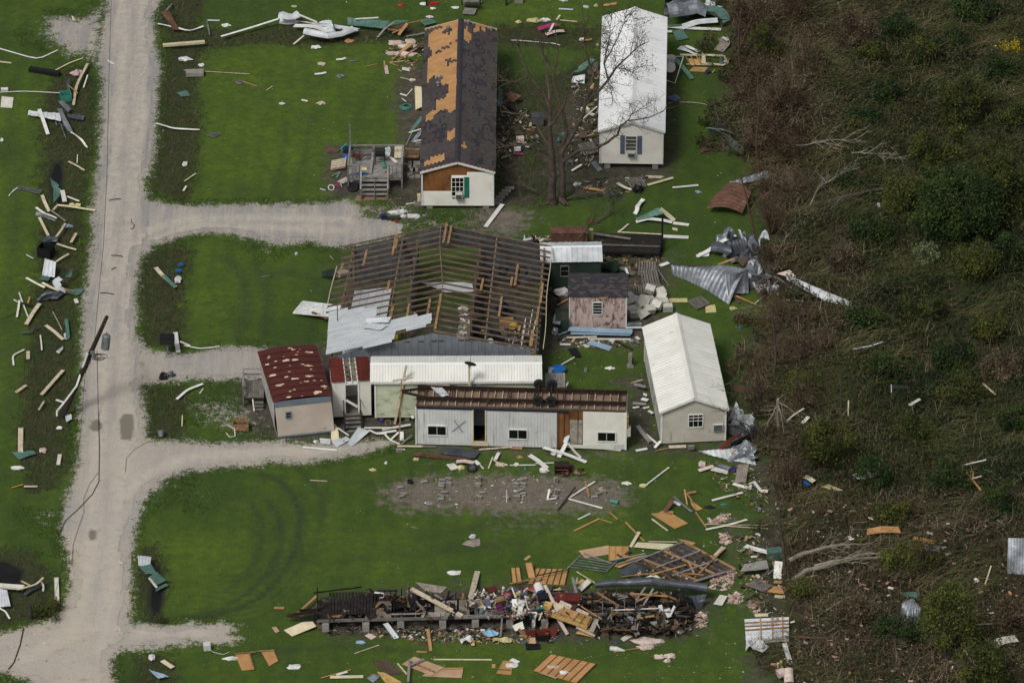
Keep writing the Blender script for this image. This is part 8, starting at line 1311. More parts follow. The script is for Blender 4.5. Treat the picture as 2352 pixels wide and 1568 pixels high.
for a,w,m,l in(([(680,1512,.1),(985,1507,.1)],.26,CB,'wide tan plank at the bottom edge'),([(1398,1552,.3),(1410,1352,.35)],.14,GW,'grey post across the bottom panels'),([(1410,1405,.3),(1545,1345,.35)],.14,GW,'grey board over the folded panel'),([(1630,1350),(2165,1352)],.1,CB,'long straight yellow lath on the bottom lawn'),([(600,1520,.1),(870,1445,.1)],.08,FW,'orange stick above the wide tan plank'),([(740,1492,.15),(838,1462,.15)],.18,CW,'white tube above the wide tan plank'),([(1578,1070,.3),(1606,1272,.08)],.2,FW,'orange stud with white collar below the wreck'),([(1475,1278),(1572,1283)],.13,FW,'short orange board near the stud foot'),([(905,1296),(1130,1217)],.06,OB,'long pale lath on the bottom lawn'),([(1188,1020,.4),(1240,1090,.2),(1292,1158,.08)],.34,TW,'white strip hanging down before the wreck'),([(1300,1385),(1385,1485)],.1,OB,'tan stick between the bottom panels'),([(415,895,.3),(555,770,.5)],.16,FW,'orange board leaning at the left end of the wreck'),([(165,877),(258,878)],.22,FW,'orange board end on the lawn left of the wreck'),([(2262,962,.9),(2246,1142,.1)],.1,WW,'grey post standing askew before the wreck'),([(1430,132),(1490,150)],.05,GV,'thin grey slat on the third lawn'),([(2085,1200,.06),(2160,1110,.2)],.12,RS,'red brown board below the wreck middle'),([(1950,1080,.35),(2165,1165,.1)],.1,RS,'long red brown bar below the wreck middle'),):S(1,3,a,w,m,l)
B_(1,3,[(45,1272),(160,1257),(203,1362),(122,1410)],'osb','orange plywood sheet on the lower lawn, right one of two');S(1,3,[(0,1275,.12),(170,1265,.12)],.08,BT,'batten along the top of the right orange plywood',BT);B_(1,3,[(145,1055),(185,1048),(217,1092),(180,1105)],PP,'small tan square left of the wreck',BD);B_(1,3,[(255,1080,.06),(500,975,.45),(555,1045,.3),(332,1137,.06)],CB,'yellow wood panel leaning at the left end of the wreck',PN);B_(1,3,[(556,1000,.4),(630,1050,.35),(640,1095,.05),(560,1075,.05)],BW,'brown panel at the left end of the wreck',PN)
B_(1,3,[(1060,1362),(1210,1355),(1350,1478),(1200,1492)],BW,'scorched brown sheet on the bottom lawn');e=B_(1,3,[(1340,1392,.1),(1455,1322,.15),(1727,1422,.15),(1612,1497,.1)],PP,'pale folded panel with frame on the bottom lawn',PN);S(1,3,[(1420,1370,.2),(1640,1462,.2)],.1,BT,'frame bar along the middle of the pale panel');B_(1,3,[(1525,1502,.06),(1620,1435,.08),(1905,1427,.08),(1890,1518,.06)],PP,'flat pale panel right of the folded one',PN);S(1,3,[(1715,1434,.12),(1903,1430,.12)],.12,'plywood','tan strip along the top of the flat pale panel');B_(1,3,[(1110,1462,.1),(1180,1470,.1),(1342,1558,.06),(1220,1600,.06)],FY,'yellow brown sheet at the bottom edge');B_(1,3,[(2208,1475),(2272,1360),(2362,1366),(2345,1490)],'plywood','pair of tan plywood squares at the bottom',PS,battens=0);S(1,3,[(2222,1440,.1),(2342,1448,.1)],.02,BW,'dark seam strip on the tan plywood squares');B_(1,3,[(2168,1392),(2200,1392),(2198,1425),(2165,1425)],FW,'small orange square near the tan plywood',BD);B_(1,3,[(1015,1520,.1),(1080,1478,.2),(1150,1500,.1),(1080,1560,.05)],GV,'grey crumpled sheet at the bottom edge',MS)
B_(1,3,[(1465,640),(1755,685),(1700,742),(1560,722)],AP,'scorched grey panel on the grass behind the wreck',PN);B_(1,3,[(1000,1130),(1040,1105),(1107,1140),(1060,1167)],IN,'pink white panel scrap below the wreck',PN);B_(1,3,[(1368,1142),(1462,1130),(1467,1168),(1420,1172)],BW,'brown scrap below the wreck',BD);B_(1,3,[(1890,292),(1930,262),(2055,240),(2062,300),(2000,318)],AP,'broken grey stone slab on the lower lawn','slab');lump(1,3,1988,235,.2,.12,CW,'white ball on the broken grey slab','ball',.2)
for x,y,a,mt,l in((1125,765,.55,CW,'white cushion bag behind the wreck left half'),(1822,560,.4,CW,'white bag pair behind the wreck'),(960,1195,.3,'cloth_blue','white and blue bag on the bottom lawn'),(348,1422,.45,CW,'white and beige foam on the bottom lawn'),(1550,1212,.4,BW,'dark brown patch of bark below the stud'),(2340,1410,.45,CW,'grey white plate beside the tan plywood')):lump(1,3,x,y,a,a*.55,mt,l,SC,.1)
def wreck():
 Wk=lambda x,y,z=0,c=1:T(c,3,x,y,z)
 e=E('wrecked_trailer',Wk(1600,1080),'burnt out trailer floor heaped with household wreckage','trailer wreck')
 zf=.85;a,b=Wk(555,985,zf),Wk(1640,905,zf,2);c0,d=Wk(1640,770,zf,2),Wk(560,830,zf);at=lambda u,v,dz=0:(a.lerp(b,u)).lerp(d.lerp(c0,u),v)+Zv*dz
 for v in(0,1.):bar(at(0,v,-.1),at(1,v,-.1),.06,.2).bd('rim_joist',BN if v else WW,e)
 for v in(.28,.74):bar(at(-.045*(1),v,-.28),at(1,v,-.28),.1,.28).bd('chassis_beam',BK,e)
 n=34
 for i in range(n+1):
  u=i/n;bar(at(u,0,-.09),at(u,1,-.09),.05,.15).bd('floor_joist',BN if random.random()<.7 else WW,e)
 bar(at(-.08,.5,-.28),at(0,.28,-.28),.09,.14).bar(at(-.08,.5,-.28),at(0,.74,-.28),.09,.14).bd('tow_hitch',CR,e)
 for u0,u1,v0,v1,m in((0,.035,0,1,BN),(.13,.2,0,1,'ash_floor'),(.28,.345,0,.28,AP),(.315,.375,.3,.98,AP),(.345,.4,0,.3,'ash_floor'),(.38,.60,0,1,'ash_floor'),(.2,.28,.18,.26,AP)):
  k=max(1,int((u1-u0)/.03))
  for i in range(k):
   p,q=u0+(u1-u0)*i/k,u0+(u1-u0)*(i+1)/k-.0006;slab([at(p,v0,.02),at(q,v0,.02),at(q,v1,.02),at(p,v1,.02)],.03).bd('floor_board',m,e)
 bar(at(.33,-.02,-.02),at(.665,-.02,-.02),.06,.22).bd('sill_beam',GW,e)
 for i in range(14):
  u=.035+.0085*i;bar(at(u,.12,.18),at(u+.001,1.25-.1*(i>10),.42),.155,.05).bd('charred_plank',BN,e)
 for u in(.035,.155):bar(at(u,.1,.05),at(u,1.2,.28),.08,.14).bd('charred_beam',BN,e)
 for u,v,h in((0,0,.6),(0,1,1.1),(.01,.6,.8),(.21,1,.9),(.225,.98,1.),(.245,1,1.),(.25,.5,.9),(.18,1.05,.7),(.195,1.05,.7),(.37,1,.6)):bar(at(u,v,-.1),at(u+.002,v,h),.07,.07,(1,0,0)).bd('wall_stud',BN,e)
 bar(at(.16,1.08,.72),at(.215,1.08,.68),.06,.09).bd('top_plate',BN,e);bar(at(.585,1.05,.5),at(.66,1.05,.5),.06,.09).bd('top_plate',BN,e);bar(at(-.01,1.1,.6),at(.12,1.3,.75),.06,.09).bd('top_plate',BN,e)
 pm=[]
 for i,(x,y,cc)in enumerate(((640,1085,1),(1010,1085,1),(1330,1060,1),(1715,1060,1),(2015,1050,1),(2330,1050,1),(300,1050,2),(900,1080,2),(1300,1090,2))):
  q=Wk(x,y,0,cc);box(q+Zv*.3,(.42,.4,.56)).bd('pier',CN,e)
 return e,at,a,b,c0,d
WE,wat,*_=wreck()
for a,b,w,m,l in(((1425,702,1.5),(1895,952,.95),.3,OB,'long mossy beam lying diagonally over the wreck'),((2035,545,.1),(1955,858,1.),.34,OB,'wide mossy board propped upright on the wreck'),((1385,720,1.3),(1600,965,.9),.12,WW,'dark broken board left of the long mossy beam')):bar(T(1,3,*a),T(1,3,*b),w,.09).bd('beam',m,None,l,'beam')
for a,b,w,m,l in(((300,668,1.7),(430,925,1.2),.2,IN,'long pinkish stud standing up out of the heap'),((375,895,1.2),(510,1120,.2),.22,IN,'pinkish stud reaching down to the grass'),((440,820,1.5),(700,940,1.),.3,IN,'wide pinkish panel edge across the heap'),((590,1055,.7),(808,1155,.08),.16,IN,'pinkish board reaching to the grass right of the cabinet'),((600,840,1.2),(830,985,.7),.07,FW,'long orange stick right of the heap'),((780,735,1.6),(980,858,.9),.16,BT,'orange brown board under the rolled sheet'),((1225,690,1.4),(1140,808,1.),.12,GW,'grey stud under the rolled sheet, left'),((1298,700,1.4),(1210,850,1.),.12,GW,'grey stud under the rolled sheet, right'),((1140,820,1.1),(1340,730,1.4),.1,BT,'brown stick under the rolled sheet'),((1090,745,1.3),(1428,770,1.2),.12,FW,'long orange board under the rolled sheet'),((1170,970,.8),(1308,950,.85),.14,FW,'bright orange block on the dark wreck'),((1220,1090,.05),(1195,975,.6),.18,BT,'brown stud at the wreck front'),((1302,860,1.1),(1305,970,.7),.12,BW,'brown stud above the black tyre'),((1015,1080,.05),(1000,980,.6),.14,WW,'dark stud standing left of the grey panel'),((905,1115,.05),(918,870,1.1),.1,WW,'tall dark stud at the right of the cabinet'),((800,1100,.05),(920,920,.9),.14,WW,'dark stud leaning right at the wreck front'),((930,898,1.05),(1360,880,1.05),.06,PW,'long white pipe along the black beam'),((1500,900,1.),(1560,735,1.6),.12,BN,'burnt stud rising at the wreck right end'),((1565,735,1.6),(1620,830,1.),.12,BN,'burnt stud falling right at the wreck end'),((1582,1030,.05),(1592,900,.8),.12,BW,'brown stud at the right end of the wreck front'),((60,1070,.7),(158,1172,.1),.24,BT,'thick brown board standing below the white cloth'),((330,1010,.9),(305,1110,.2),.1,BT,'brown stick right of the white cloth'),((180,1000,.8),(185,1110,.2),.08,BW,'dark metal bar below the white cloth'),((780,1010,.8),(806,1060,.4),.12,WT,'short white board right of the cabinet'),((0,945,.9),(140,932,.95),.22,CB,'tan board along the wreck edge'),((555,595,1.),(590,740,.9),.16,GW,'grey board behind the heap, left'),((600,600,1.),(590,660,.9),.12,GW,'grey board behind the heap, right')):bar(T(2,3,*a),T(2,3,*b),w,.05).bd(BD,m,None,l,'pipe' if 'pipe' in l else BD)
B_(2,3,[(600,690,.3),(690,612,.4),(730,640,.35),(640,722,.25)],WB,'white rectangular panel behind the heap',PN);B_(2,3,[(595,645,.35),(640,610,.4),(670,622,.4),(630,665,.3)],'osb','orange board behind the white panel',BD);B_(2,3,[(395,830,1.5),(540,845,1.4),(545,895,1.2),(430,920,1.1)],CB,'pale curved panel on top of the heap',PN)
tube([T(2,3,235,665,1.55),T(2,3,262,735,1.35)],.27,16).bd('water_heater',WT,None,'white water heater drum on the heap','water heater');tube([T(2,3,263,738,1.34),T(2,3,272,762,1.28)],.275,16).bd('heater_cap','navy',None,'dark blue bucket end beside the white drum','bucket');
def wbox(x,y,z,s,m,l,cat,rot=0,tl=0,hol=False,c=2):return cbox(T(c,3,x,y,z),s,m,l,cat,rot,tl,hollow=hol)
wbox(505,800,1.3,(1.5,.7,.5),'maroon','dark red brown chest on the heap','chest',-.05,.2);wbox(290,795,1.35,(.6,.5,.5),BK,'black glossy box on the heap','box',.2,.2);wbox(335,870,1.2,(.5,.4,.55),FY,'yellow brown box with white lid on the heap','box',-.3,.2);wbox(85,700,.95,(.3,.3,.2),'maroon','small maroon tray by the heap','tray');wbox(2170,715,1.1,(.6,.4,.2),'maroon','maroon box at the left of the heap','box',.4,.3,c=1)
e=E('cabinet',T(2,3,560,960,.6),'broken yellow wooden cabinet with doors and shelves sliding off the wreck','cabinet');A_,B2,C_,D_=[T(2,3,*p)for p in((365,950,1.2),(455,880,1.6),(730,985,.95),(690,1065,.45))]
slab([A_,B2,C_,D_],.04).bd('cabinet_back',BT,e)
for u0,u1 in((.16,.36),(.37,.57)):slab([(A_.lerp(D_,u0).lerp(B2 .lerp(C_,u0),.35))+Zv*.12,(A_.lerp(D_,u1).lerp(B2 .lerp(C_,u1),.35))+Zv*.12,(B2 .lerp(C_,u1))+Zv*.16,(B2 .lerp(C_,u0))+Zv*.16],.03).bd('door','plywood',e)
bar(A_+Zv*.05,D_+Zv*.05,.12,.2).bd('side_panel',FY,e)
for u in(.6,.8,1.):bar(A_.lerp(D_,u)+Zv*.08,B2 .lerp(C_,u)+Zv*.1,.03,.22).bd('shelf',BT,e)
for v in(.35,.65,1):bar(A_.lerp(B2,v).lerp(D_.lerp(C_,v),.6)+Zv*.1,D_.lerp(C_,v)+Zv*.1,.03,.2).bd('shelf',FY,e)
B_(2,3,[(585,1110,.3),(640,1060,.45),(808,1072,.2),(745,1148,.06)],FY,'yellow brown panel on the grass under the cabinet',PN);B_(2,3,[(115,1085,.5),(250,1075,.6),(435,1050,.5),(390,1148,.08),(130,1140,.1)],'maroon','large dark brown panel below the wreck',PN);B_(2,3,[(165,1150,.2),(235,1148,.2),(215,1205,.05),(150,1200,.05)],PP,'tan board beside the black crate',BD);B_(2,3,[(0,1040,.5),(95,1000,.8),(115,1070,.4),(30,1090,.2)],WB,'white torn door panel below the wreck',PN)
S(2,3,[(150,930,1.2),(230,925,1.2),(205,970,.9),(195,1060,.3)],.22,CW,'white cloth hanging off the edge of the wreck','cloth',twist=.3);S(1,3,[(2090,1100,.1),(2140,1120,.2),(2205,1105,.1)],.7,'cloth_blue','pale blue cloth heap below the wreck','cloth',twist=.4);S(1,3,[(2180,1175,.1),(2270,1180,.15),(2351,1180,.1)],.45,CY,'yellow cloth heap below the wreck','cloth',twist=.4);S(1,3,[(1880,1190,.1),(1950,1170,.15),(1990,1180,.1)],.5,CW,'white paper heap below the wreck','paper heap',twist=.5)
blob(T(1,3,2315,790,.95),(.25,.25,.15),'pink','bright pink cloth on the heap','cloth');blob(T(1,3,2310,760,.95),(.3,.15,.15),'red','red plastic box on the heap','box');blob(T(2,3,60,755,.95),(.3,.15,.1),'yellow','yellow tray on the heap','tray');blob(T(1,3,2250,870,1.),(.3,.5,.2),'cloth_purple','dark purple cloth on the heap','cloth');blob(T(1,3,2340,895,1.),(.3,.2,.15),CW,'white fabric beside the purple cloth','cloth');blob(T(2,3,205,712,1.),(.35,.2,.15),'red','dark red cushion by the white drum','cushion');blob(T(2,3,80,850,1.1),(.3,.25,.25),CW,'grey white ball of cloth in the heap','cloth');blob(T(2,3,210,870,1.),(.1,.12,.1),'red','small red scrap in the heap',SC);blob(T(2,3,265,885,1.1),(.3,.2,.15),'teal','dark teal cloth at the heap edge','cloth');blob(T(2,3,430,735,.9),(.22,.22,.25),CY,'cream pot behind the heap','pot');torus(mm:=MB(),T(2,3,150,735,.98),.2,.03,(.2,-.5,.8),16,5);mm.bd('wicker_ring',BT,None,'round wicker basket rim on the heap','basket')
e=E('wire_rack',T(1,3,2130,925,.95),'grey wire rack on the wreck floor','wire rack')
for i in range(8):bar(T(1,3,2065+18*i,895,1.1),T(1,3,2040+18*i,960,.9),.015,.015).bd('wire',GV,e)
for k in range(3):bar(T(1,3,2065-10*k,895+30*k,1.1-.09*k),T(1,3,2200-8*k,900+30*k,1.1-.09*k),.02,.02).bd('rail',GV,e)
tyre(T(2,3,1270,1020,.3),(.1,-.8,.55),'black tyre at the front of the wreck',None,.36);B_(2,3,[(1060,955,.6),(1120,952,.6),(1100,1090,.05),(1045,1080,.05)],GV,'grey panel leaning at the wreck front',PN);B_(2,3,[(1335,1040,.4),(1385,970,.7),(1440,1000,.6),(1365,1070,.2)],WB,'white torn board at the wreck front right',BD);S(2,3,[(1420,885,.9),(1455,960,.6)],.4,CW,'white bag hanging on the wreck right half','bag');S(2,3,[(1495,860,1.2),(1450,950,.6)],.2,CW,'white cloth tip hanging on the wreck right half','cloth');S(2,3,[(1360,850,1.1),(1375,920,.7)],.25,CW,'white cloth beside the long white pipe','cloth');S(2,3,[(1370,1072,.15),(1480,1085,.15)],.4,BU,'pale blue grey panel at the wreck front right',PN);blob(T(2,3,1515,1095,0),(.45,.35,.2),IN,'pink insulation heap at the wreck right foot',IN);B_(2,3,[(1500,880,1.),(1610,855,1.),(1600,1030,.1),(1500,1000,.2)],CR,'dark rusted plate at the wreck right end',PN)
tyre(T(2,3,65,1010,.3),(0,-1,0),'dark wheel under the middle of the wreck',BK,.36);tyre(T(2,3,160,1010,.3),(0,-1,0),'dark wheel under the wreck, right of another',BK,.36);tyre(T(2,3,250,1010,.3),(0,-1,0),'dark wheel under the wreck, third one',BK,.36)
clutter('household_debris','dense heap of household things on the middle of the wreck',1,3,[(1990,740),(2240,710),(2351,700),(2620,700),(2950,740),(3030,800),(2960,900),(2700,960),(2340,980),(2000,950)],1500,(.85,1.5),MIX_HOUSE+['d8d6cf','b7b2a6'],.08,.9,.5,seed=51)
clutter('household_debris','trampled trash along the foot of the wreck',1,3,[(1000,1090),(1500,1080),(1900,1070),(2351,1060),(2760,1060),(2760,1190),(2400,1200),(2050,1215),(1800,1200),(1500,1180),(1100,1140)],900,(.02,.2),MIX_HOUSE+['c7a878','b38a58','d8d6cf'],.05,.4,.3,seed=52)
clutter('charred_debris','black charred splinters under and on the right half of the wreck',2,3,[(680,760),(1500,760),(1640,800),(1640,1080),(1300,1100),(760,1090)],1100,(.03,1.1),MIX_BURNT+['5f4a36','8a8278','7d5f40'],.12,1.5,.45,seed=53)
clutter('charred_debris','black charred bits under the left half of the wreck',1,3,[(560,1030),(1400,1040),(2300,1050),(2300,1095),(1400,1110),(620,1130)],700,(.02,.15),MIX_BURNT+['6b5040','8a8278'],.05,.4,.3,seed=54)
clutter('charred_debris','burnt splinters on the bare joists of the wreck',1,3,[(560,800),(1000,740),(2000,780),(2000,960),(560,990)],520,(.7,1.25),MIX_BURNT+['8a8278','7d5f40'],.08,1.3,.4,seed=55)
clutter('debris_heap','splintered siding, sheets and boards piled along the woods edge',2,2,[(1750,1100),(2100,1120),(2351,1150),(2351,1568),(2200,1560),(2000,1400),(1850,1300),(1850,1180)],380,(.02,.35),MIX_HOUSE+MIX_WOOD+['c7a090','d8d6cf'],.06,.45,.4,seed=56)
clutter('debris_heap','boards and insulation bits along the lower woods edge',2,3,[(2050,200),(2351,150),(2351,960),(2200,900),(2100,700),(2080,500)],420,(.02,.5),MIX_HOUSE+MIX_WOOD+['c7a090','3a3531','26231f'],.06,.5,.4,seed=57)
clutter('debris_heap','dark mixed scraps in the gap between stripped home and tree',1,0,[(2220,900),(2351,950),(2500,1000),(2600,1300),(2351,1450),(2230,1560)],380,(.02,.3),MIX_HOUSE+['26231f','3a3531','1d1b19'],.06,.5,.4,seed=58)
tin(1,0,[(2225,800),(2260,830),(2265,960),(2215,980)],GT,'green sheet right of the stripped home',3,(1.,.8,.2,.3));B_(1,0,[(2280,868,.7),(2340,845,.8),(2445,880,.6),(2360,940,.4)],RS,'orange brown board right of the stripped home',BD);slab([T(1,0,x,y,z)for x,y,z in((2290,960,.9),(2351,930,1.2),(2410,1030,.4),(2330,1020,.3))],.04).bd('dark_panel',DW,None,'dark panel right of the stripped home',PN)
def litter(label,polyV,n,cols,smax,seed,z=(.01,.05)):clutter('litter',label,0,0,[(x*4,y*4)for x,y in polyV],n,z,cols,.03,smax,.2,seed=seed)
litter('tiny white scraps over the upper lawn',[(470,110),(960,60),(900,420),(480,450)],150,WHITE,.09,61);litter('tiny pale scraps over the lower lawns',[(560,1100),(1640,1050),(1700,1560),(400,1560),(640,1440)],380,WHITE+['c7a878','c7a090'],.12,62);litter('dense pale scraps around the wreck and raft',[(1100,1440),(1700,1200),(1720,1568),(880,1568)],520,WHITE+['c7a878','c7a090','b38a58'],.18,63);litter('tiny white scraps on the lane and left lawn',[(0,20),(340,10),(300,1400),(0,1400)],120,WHITE,.09,64);litter('scraps on the lawn right of the homes',[(1520,60),(1650,60),(1720,1080),(1540,1080),(1540,400)],220,WHITE+['c7a090','c7a878'],.14,65);litter('scraps over the top lawn',[(580,0),(1380,0),(1380,60),(580,60)],80,WHITE+['c7a878'],.12,66);litter('pink and white scraps through the lower woods',[(1760,1150),(2351,1150),(2351,1568),(1760,1568)],900,['c7a090','b98f7e','d8d6cf','b38a58','c4bfb2'],.45,67,(.3,.8));litter('white scraps through the upper woods',[(1700,20),(2351,20),(2351,1150),(1780,1150)],60,WHITE,.25,68,(.4,1));litter('scraps over the inner lawn and mud',[(1250,800),(1500,780),(1520,1040),(1440,1040),(1290,880)],150,WHITE+['c7a090'],.16,69);litter('scraps on the second lawn',[(430,550),(780,580),(760,780),(440,780)],35,WHITE,.09,70);litter('dark stones and chips at the lower left road',[(0,1500),(140,1568),(200,1568),(280,1440),(60,1440)],60,['3b3a38','55534f','d8d6cf'],.2,71)
# ================================================================ vegetation
leafmat('foliage',.75);leafmat('grass_blades',.8)
def zat(name,X,Y):
 i=np.clip(np.searchsorted(gx,X),0,len(gx)-1);j=np.clip(np.searchsorted(gy,Y),0,len(gy)-1);return(Z[name]if name else GZZ)[j,i]
def scatter(n,x0=-37,x1=42,y0=-50,y1=57):return rng.uniform(x0,x1,n),rng.uniform(y0,y1,n)
def blades(X,Y,z,h,w,lean=.5):
 n=len(X);a=rng.uniform(0,6.283,n);ux,uy=np.cos(a),np.sin(a);l=rng.normal(0,lean,(n,2))
 P=np.empty((n,3,3));P[:,0]=np.stack([X-ux*w,Y-uy*w,z-.01],1);P[:,1]=np.stack([X+ux*w,Y+uy*w,z-.01],1);P[:,2]=np.stack([X+l[:,0]*h,Y+l[:,1]*h,z+h],1);return P
def pal(cols,X,Y,s,o,jit=.35):
 c=np.array(cols);k=np.clip((fbm(X,Y,s,o)-.5)*2.4+.5+rng.normal(0,jit*.4,len(X)),0,.999)*(len(c)-1);i=k.astype(int);f=(k-i)[:,None]
 return(c[i]*(1-f)+c[np.minimum(i+1,len(c)-1)]*f)*rng.uniform(1-jit,1+jit,(len(X),1))
def lawn():
 X,Y=scatter(420000);g,wd,wo,mu,wt,lu=[zat(k,X,Y)for k in('gravel','weed','wood','mud','wet','lush')]
 k=(g+(fbm(X,Y,1.2,60)-.5)*.9<.42)&(wo<.6)&(wt<.3)&(mu+(fbm(X,Y,1.5,61)-.5)*1.2<.55)&(wd<.7);X,Y,lu,g=X[k],Y[k],lu[k],g[k]
 edge=np.clip(g*3,0,1);h=rng.uniform(.02,.07,len(X))*(.5+fbm(X,Y,.7,59))*1.3+edge*rng.uniform(0,.10,len(X))
 C=np.array([.042,.080,.013])*(1-lu[:,None])+np.array([.145,.215,.019])*lu[:,None];C=C*(rng.uniform(.5,1.3,(len(X),1))*(.65+.9*fbm(X,Y,.7,59)[:,None]));tr=zat('track',X,Y)[:,None];C=C*(1-.6*tr)
 tris('grass',blades(X,Y,zat(None,X,Y),h,.018),C,MATS['grass_blades'],label='short lawn grass',kind='stuff')
 X,Y=scatter(330000);g,wd,wo,wt=[zat(k,X,Y)for k in('gravel','weed','wood','wet')]
 d=wd+(fbm(X,Y,2,62)-.5)*.8;k=(d>.42)&(g<.35)&(wo<.7)&(wt<.45);X,Y=X[k],Y[k]
 cl=fbm(X,Y,.6,58);h=rng.uniform(.08,.30,len(X))*(.3+1.4*cl);C=pal([(.040,.080,.014),(.050,.066,.018),(.090,.080,.036),(.052,.046,.024),(.048,.080,.018)],X,Y,1.6,64,.45)*(.5+1.1*cl[:,None])
 tris('ditch_weeds',blades(X,Y,zat(None,X,Y),h,.024,.7),C,MATS['grass_blades'],label='rough brownish weeds filling the ditches',kind='stuff')
 X,Y=scatter(900000);g,wo=zat('gravel',X,Y),zat('wood',X,Y);k=(g>.12)&(g<.46)&(wo<.3)&(rng.random(len(X))<.8)&(fbm(X,Y,2.5,65)>.42);X,Y=X[k],Y[k]
 tris('verge_grass',blades(X,Y,zat(None,X,Y),rng.uniform(.06,.2,len(X)),.022,.6),pal([(.030,.070,.010),(.052,.098,.014),(.045,.060,.020)],X,Y,3,66),MATS['grass_blades'],label='longer grass fringing the gravel',kind='stuff')
def brown(Vx,Vy):return np.clip(np.exp(-((Vx-(1745+60*np.sin(Vy*.006)))/95)**2)*1.1*(Vy<1150)+.55*np.exp(-((Vx-1960)/120)**2-((Vy-90)/110)**2)+.5*np.exp(-((Vx-1900)/90)**2-((Vy-720)/90)**2)+.35*np.exp(-((Vx-1860)/90)**2-((Vy-900)/130)**2)+.5*(Vy>1150),0,1)
GREENS=[(.008,.018,.006),(.018,.042,.010),(.036,.046,.012),(.058,.050,.018),(.026,.056,.011),(.012,.024,.009)]
BROWNS=[(.030,.022,.013),(.062,.042,.024),(.090,.060,.035),(.055,.046,.024),(.12,.09,.055)]
def woods():
 n=900000;X,Y=scatter(n,12,44);wo=zat('wood',X,Y);k=wo+(fbm(X,Y,2.2,70)-.5)*1.6>.5;X,Y=X[k],Y[k];n=len(X)
 Vv=toV(np.stack([X,Y,np.zeros(n)],1));b=brown(Vv[:,0],Vv[:,1]);hill=np.clip(fbm(X,Y,4.5,71)-.28,0,1)*2.8+np.clip(vnoise(X,Y,1.6,72)-.35,0,1)*1.5
 lo=np.clip((Vv[:,1]-1080)/120,0,1);hill*=1-.62*lo;k=rng.random(n)<(.35+.9*fbm(X,Y,1.7,73))*(1-.4*lo);X,Y,b,hill=X[k],Y[k],b[k],hill[k];n=len(X)
 Zh=zat(None,X,Y)+hill*rng.random(n)**.5;s=rng.uniform(.035,.11,n)[:,None];a=rng.normal(0,1,(n,3));a/=np.linalg.norm(a,axis=1)[:,None];c=rng.normal(0,1,(n,3));c[:,2]*=.5;c/=np.linalg.norm(c,axis=1)[:,None]
 p=np.stack([X,Y,Zh],1);P=np.stack([p-a*s,p+a*s,p+c*s*1.5],1)
 Cg=pal(GREENS,X,Y,5,74,.5);Cb=pal(BROWNS,X,Y,3,75,.5);m=(rng.random(n)<b*.85+.04+.25*vnoise(X,Y,4,76))[:,None];tris('undergrowth',P,np.where(m,Cb,Cg),MATS['foliage'],label='tangled leaves of the storm flattened thicket',kind='stuff')
 def ribbons(name,n,pred,L,w,cols,ang,rise,label,seg=3,o=80):
  X,Y=scatter(n,12,44);wo=zat('wood',X,Y);Vv=toV(np.stack([X,Y,np.zeros(n)],1));k=(wo+(fbm(X,Y,2.2,70)-.5)*1.3>.42)&pred(X,Y,Vv[:,0],Vv[:,1]);X,Y=X[k],Y[k];n=len(X)
  hill=np.clip(fbm(X,Y,4.5,71)-.28,0,1)*2.6*(1-.62*np.clip((Vv[k,1]-1080)/120,0,1));z0=hill*.8+rng.uniform(0,.5,n);a=ang(X,Y)+rng.normal(0,.32,n);l=rng.uniform(*L,n);cv=rng.normal(0,.35,n);up=rng.uniform(*rise,n)
  pts=[]
  for i in range(seg+1):
   t=i/seg;aa=a+cv*t;pts.append(np.stack([X+np.cos(aa)*l*t,Y+np.sin(aa)*l*t,z0+up*l*np.sin(t*2.2)],1))
  Q=[]
  for i in range(seg):
   d=pts[i+1]-pts[i];sd=np.stack([-d[:,1],d[:,0],np.zeros(n)],1);sd/=np.linalg.norm(sd,axis=1)[:,None]+1e-9;wa,wb=w*(1-i/seg*.7),w*(1-(i+1)/seg*.7)
   Q.append(np.stack([pts[i]-sd*wa,pts[i]+sd*wa,pts[i+1]+sd*wb,pts[i+1]-sd*wb],1))
  C=pal(cols,X,Y,3,o,.45);tris(name,np.concatenate(Q),np.concatenate([C]*seg),MATS['foliage'],label=label,kind='stuff')
 ribbons('flattened_reeds',46000,lambda X,Y,x,y:fbm(X,Y,4,81)>.53,(.6,2.2),.013,[(.040,.058,.018),(.095,.105,.036),(.15,.135,.065)],lambda X,Y:.15+1.1*(vnoise(X,Y,7,82)-.5),(.02,.25),'long reeds blown flat by the storm')
 ribbons('dead_twigs',70000,lambda X,Y,x,y:rng.random(len(X))<.15+.85*brown(x,y),(.3,1.3),.013,[(.055,.036,.024),(.125,.082,.054),(.22,.165,.12)],lambda X,Y:rng.uniform(0,6.28,len(X)),(0,.7),'dead brown twigs tangled over the thicket',2,84)
 ribbons('undergrowth_grass',90000,lambda X,Y,x,y:fbm(X,Y,3,86)>.42,(.2,.6),.014,[(.026,.046,.012),(.050,.062,.018),(.070,.068,.026)],lambda X,Y:rng.uniform(0,6.28,len(X)),(.5,1.3),'rank grass in the thicket',1,87)
lawn();woods()
def limb(m,pts,r0,r1,n=6):
 Q=[]
 for i in range(len(pts)-1):
  for k in range(3):Q.append(pts[i].lerp(pts[i+1],k/3)+V([ru(-.04,.04)for _ in range(3)]))
 Q.append(pts[-1]);N_=len(Q);m.tube(Q,[r0+(r1-r0)*i/(N_-1)for i in range(N_)],n);return Q
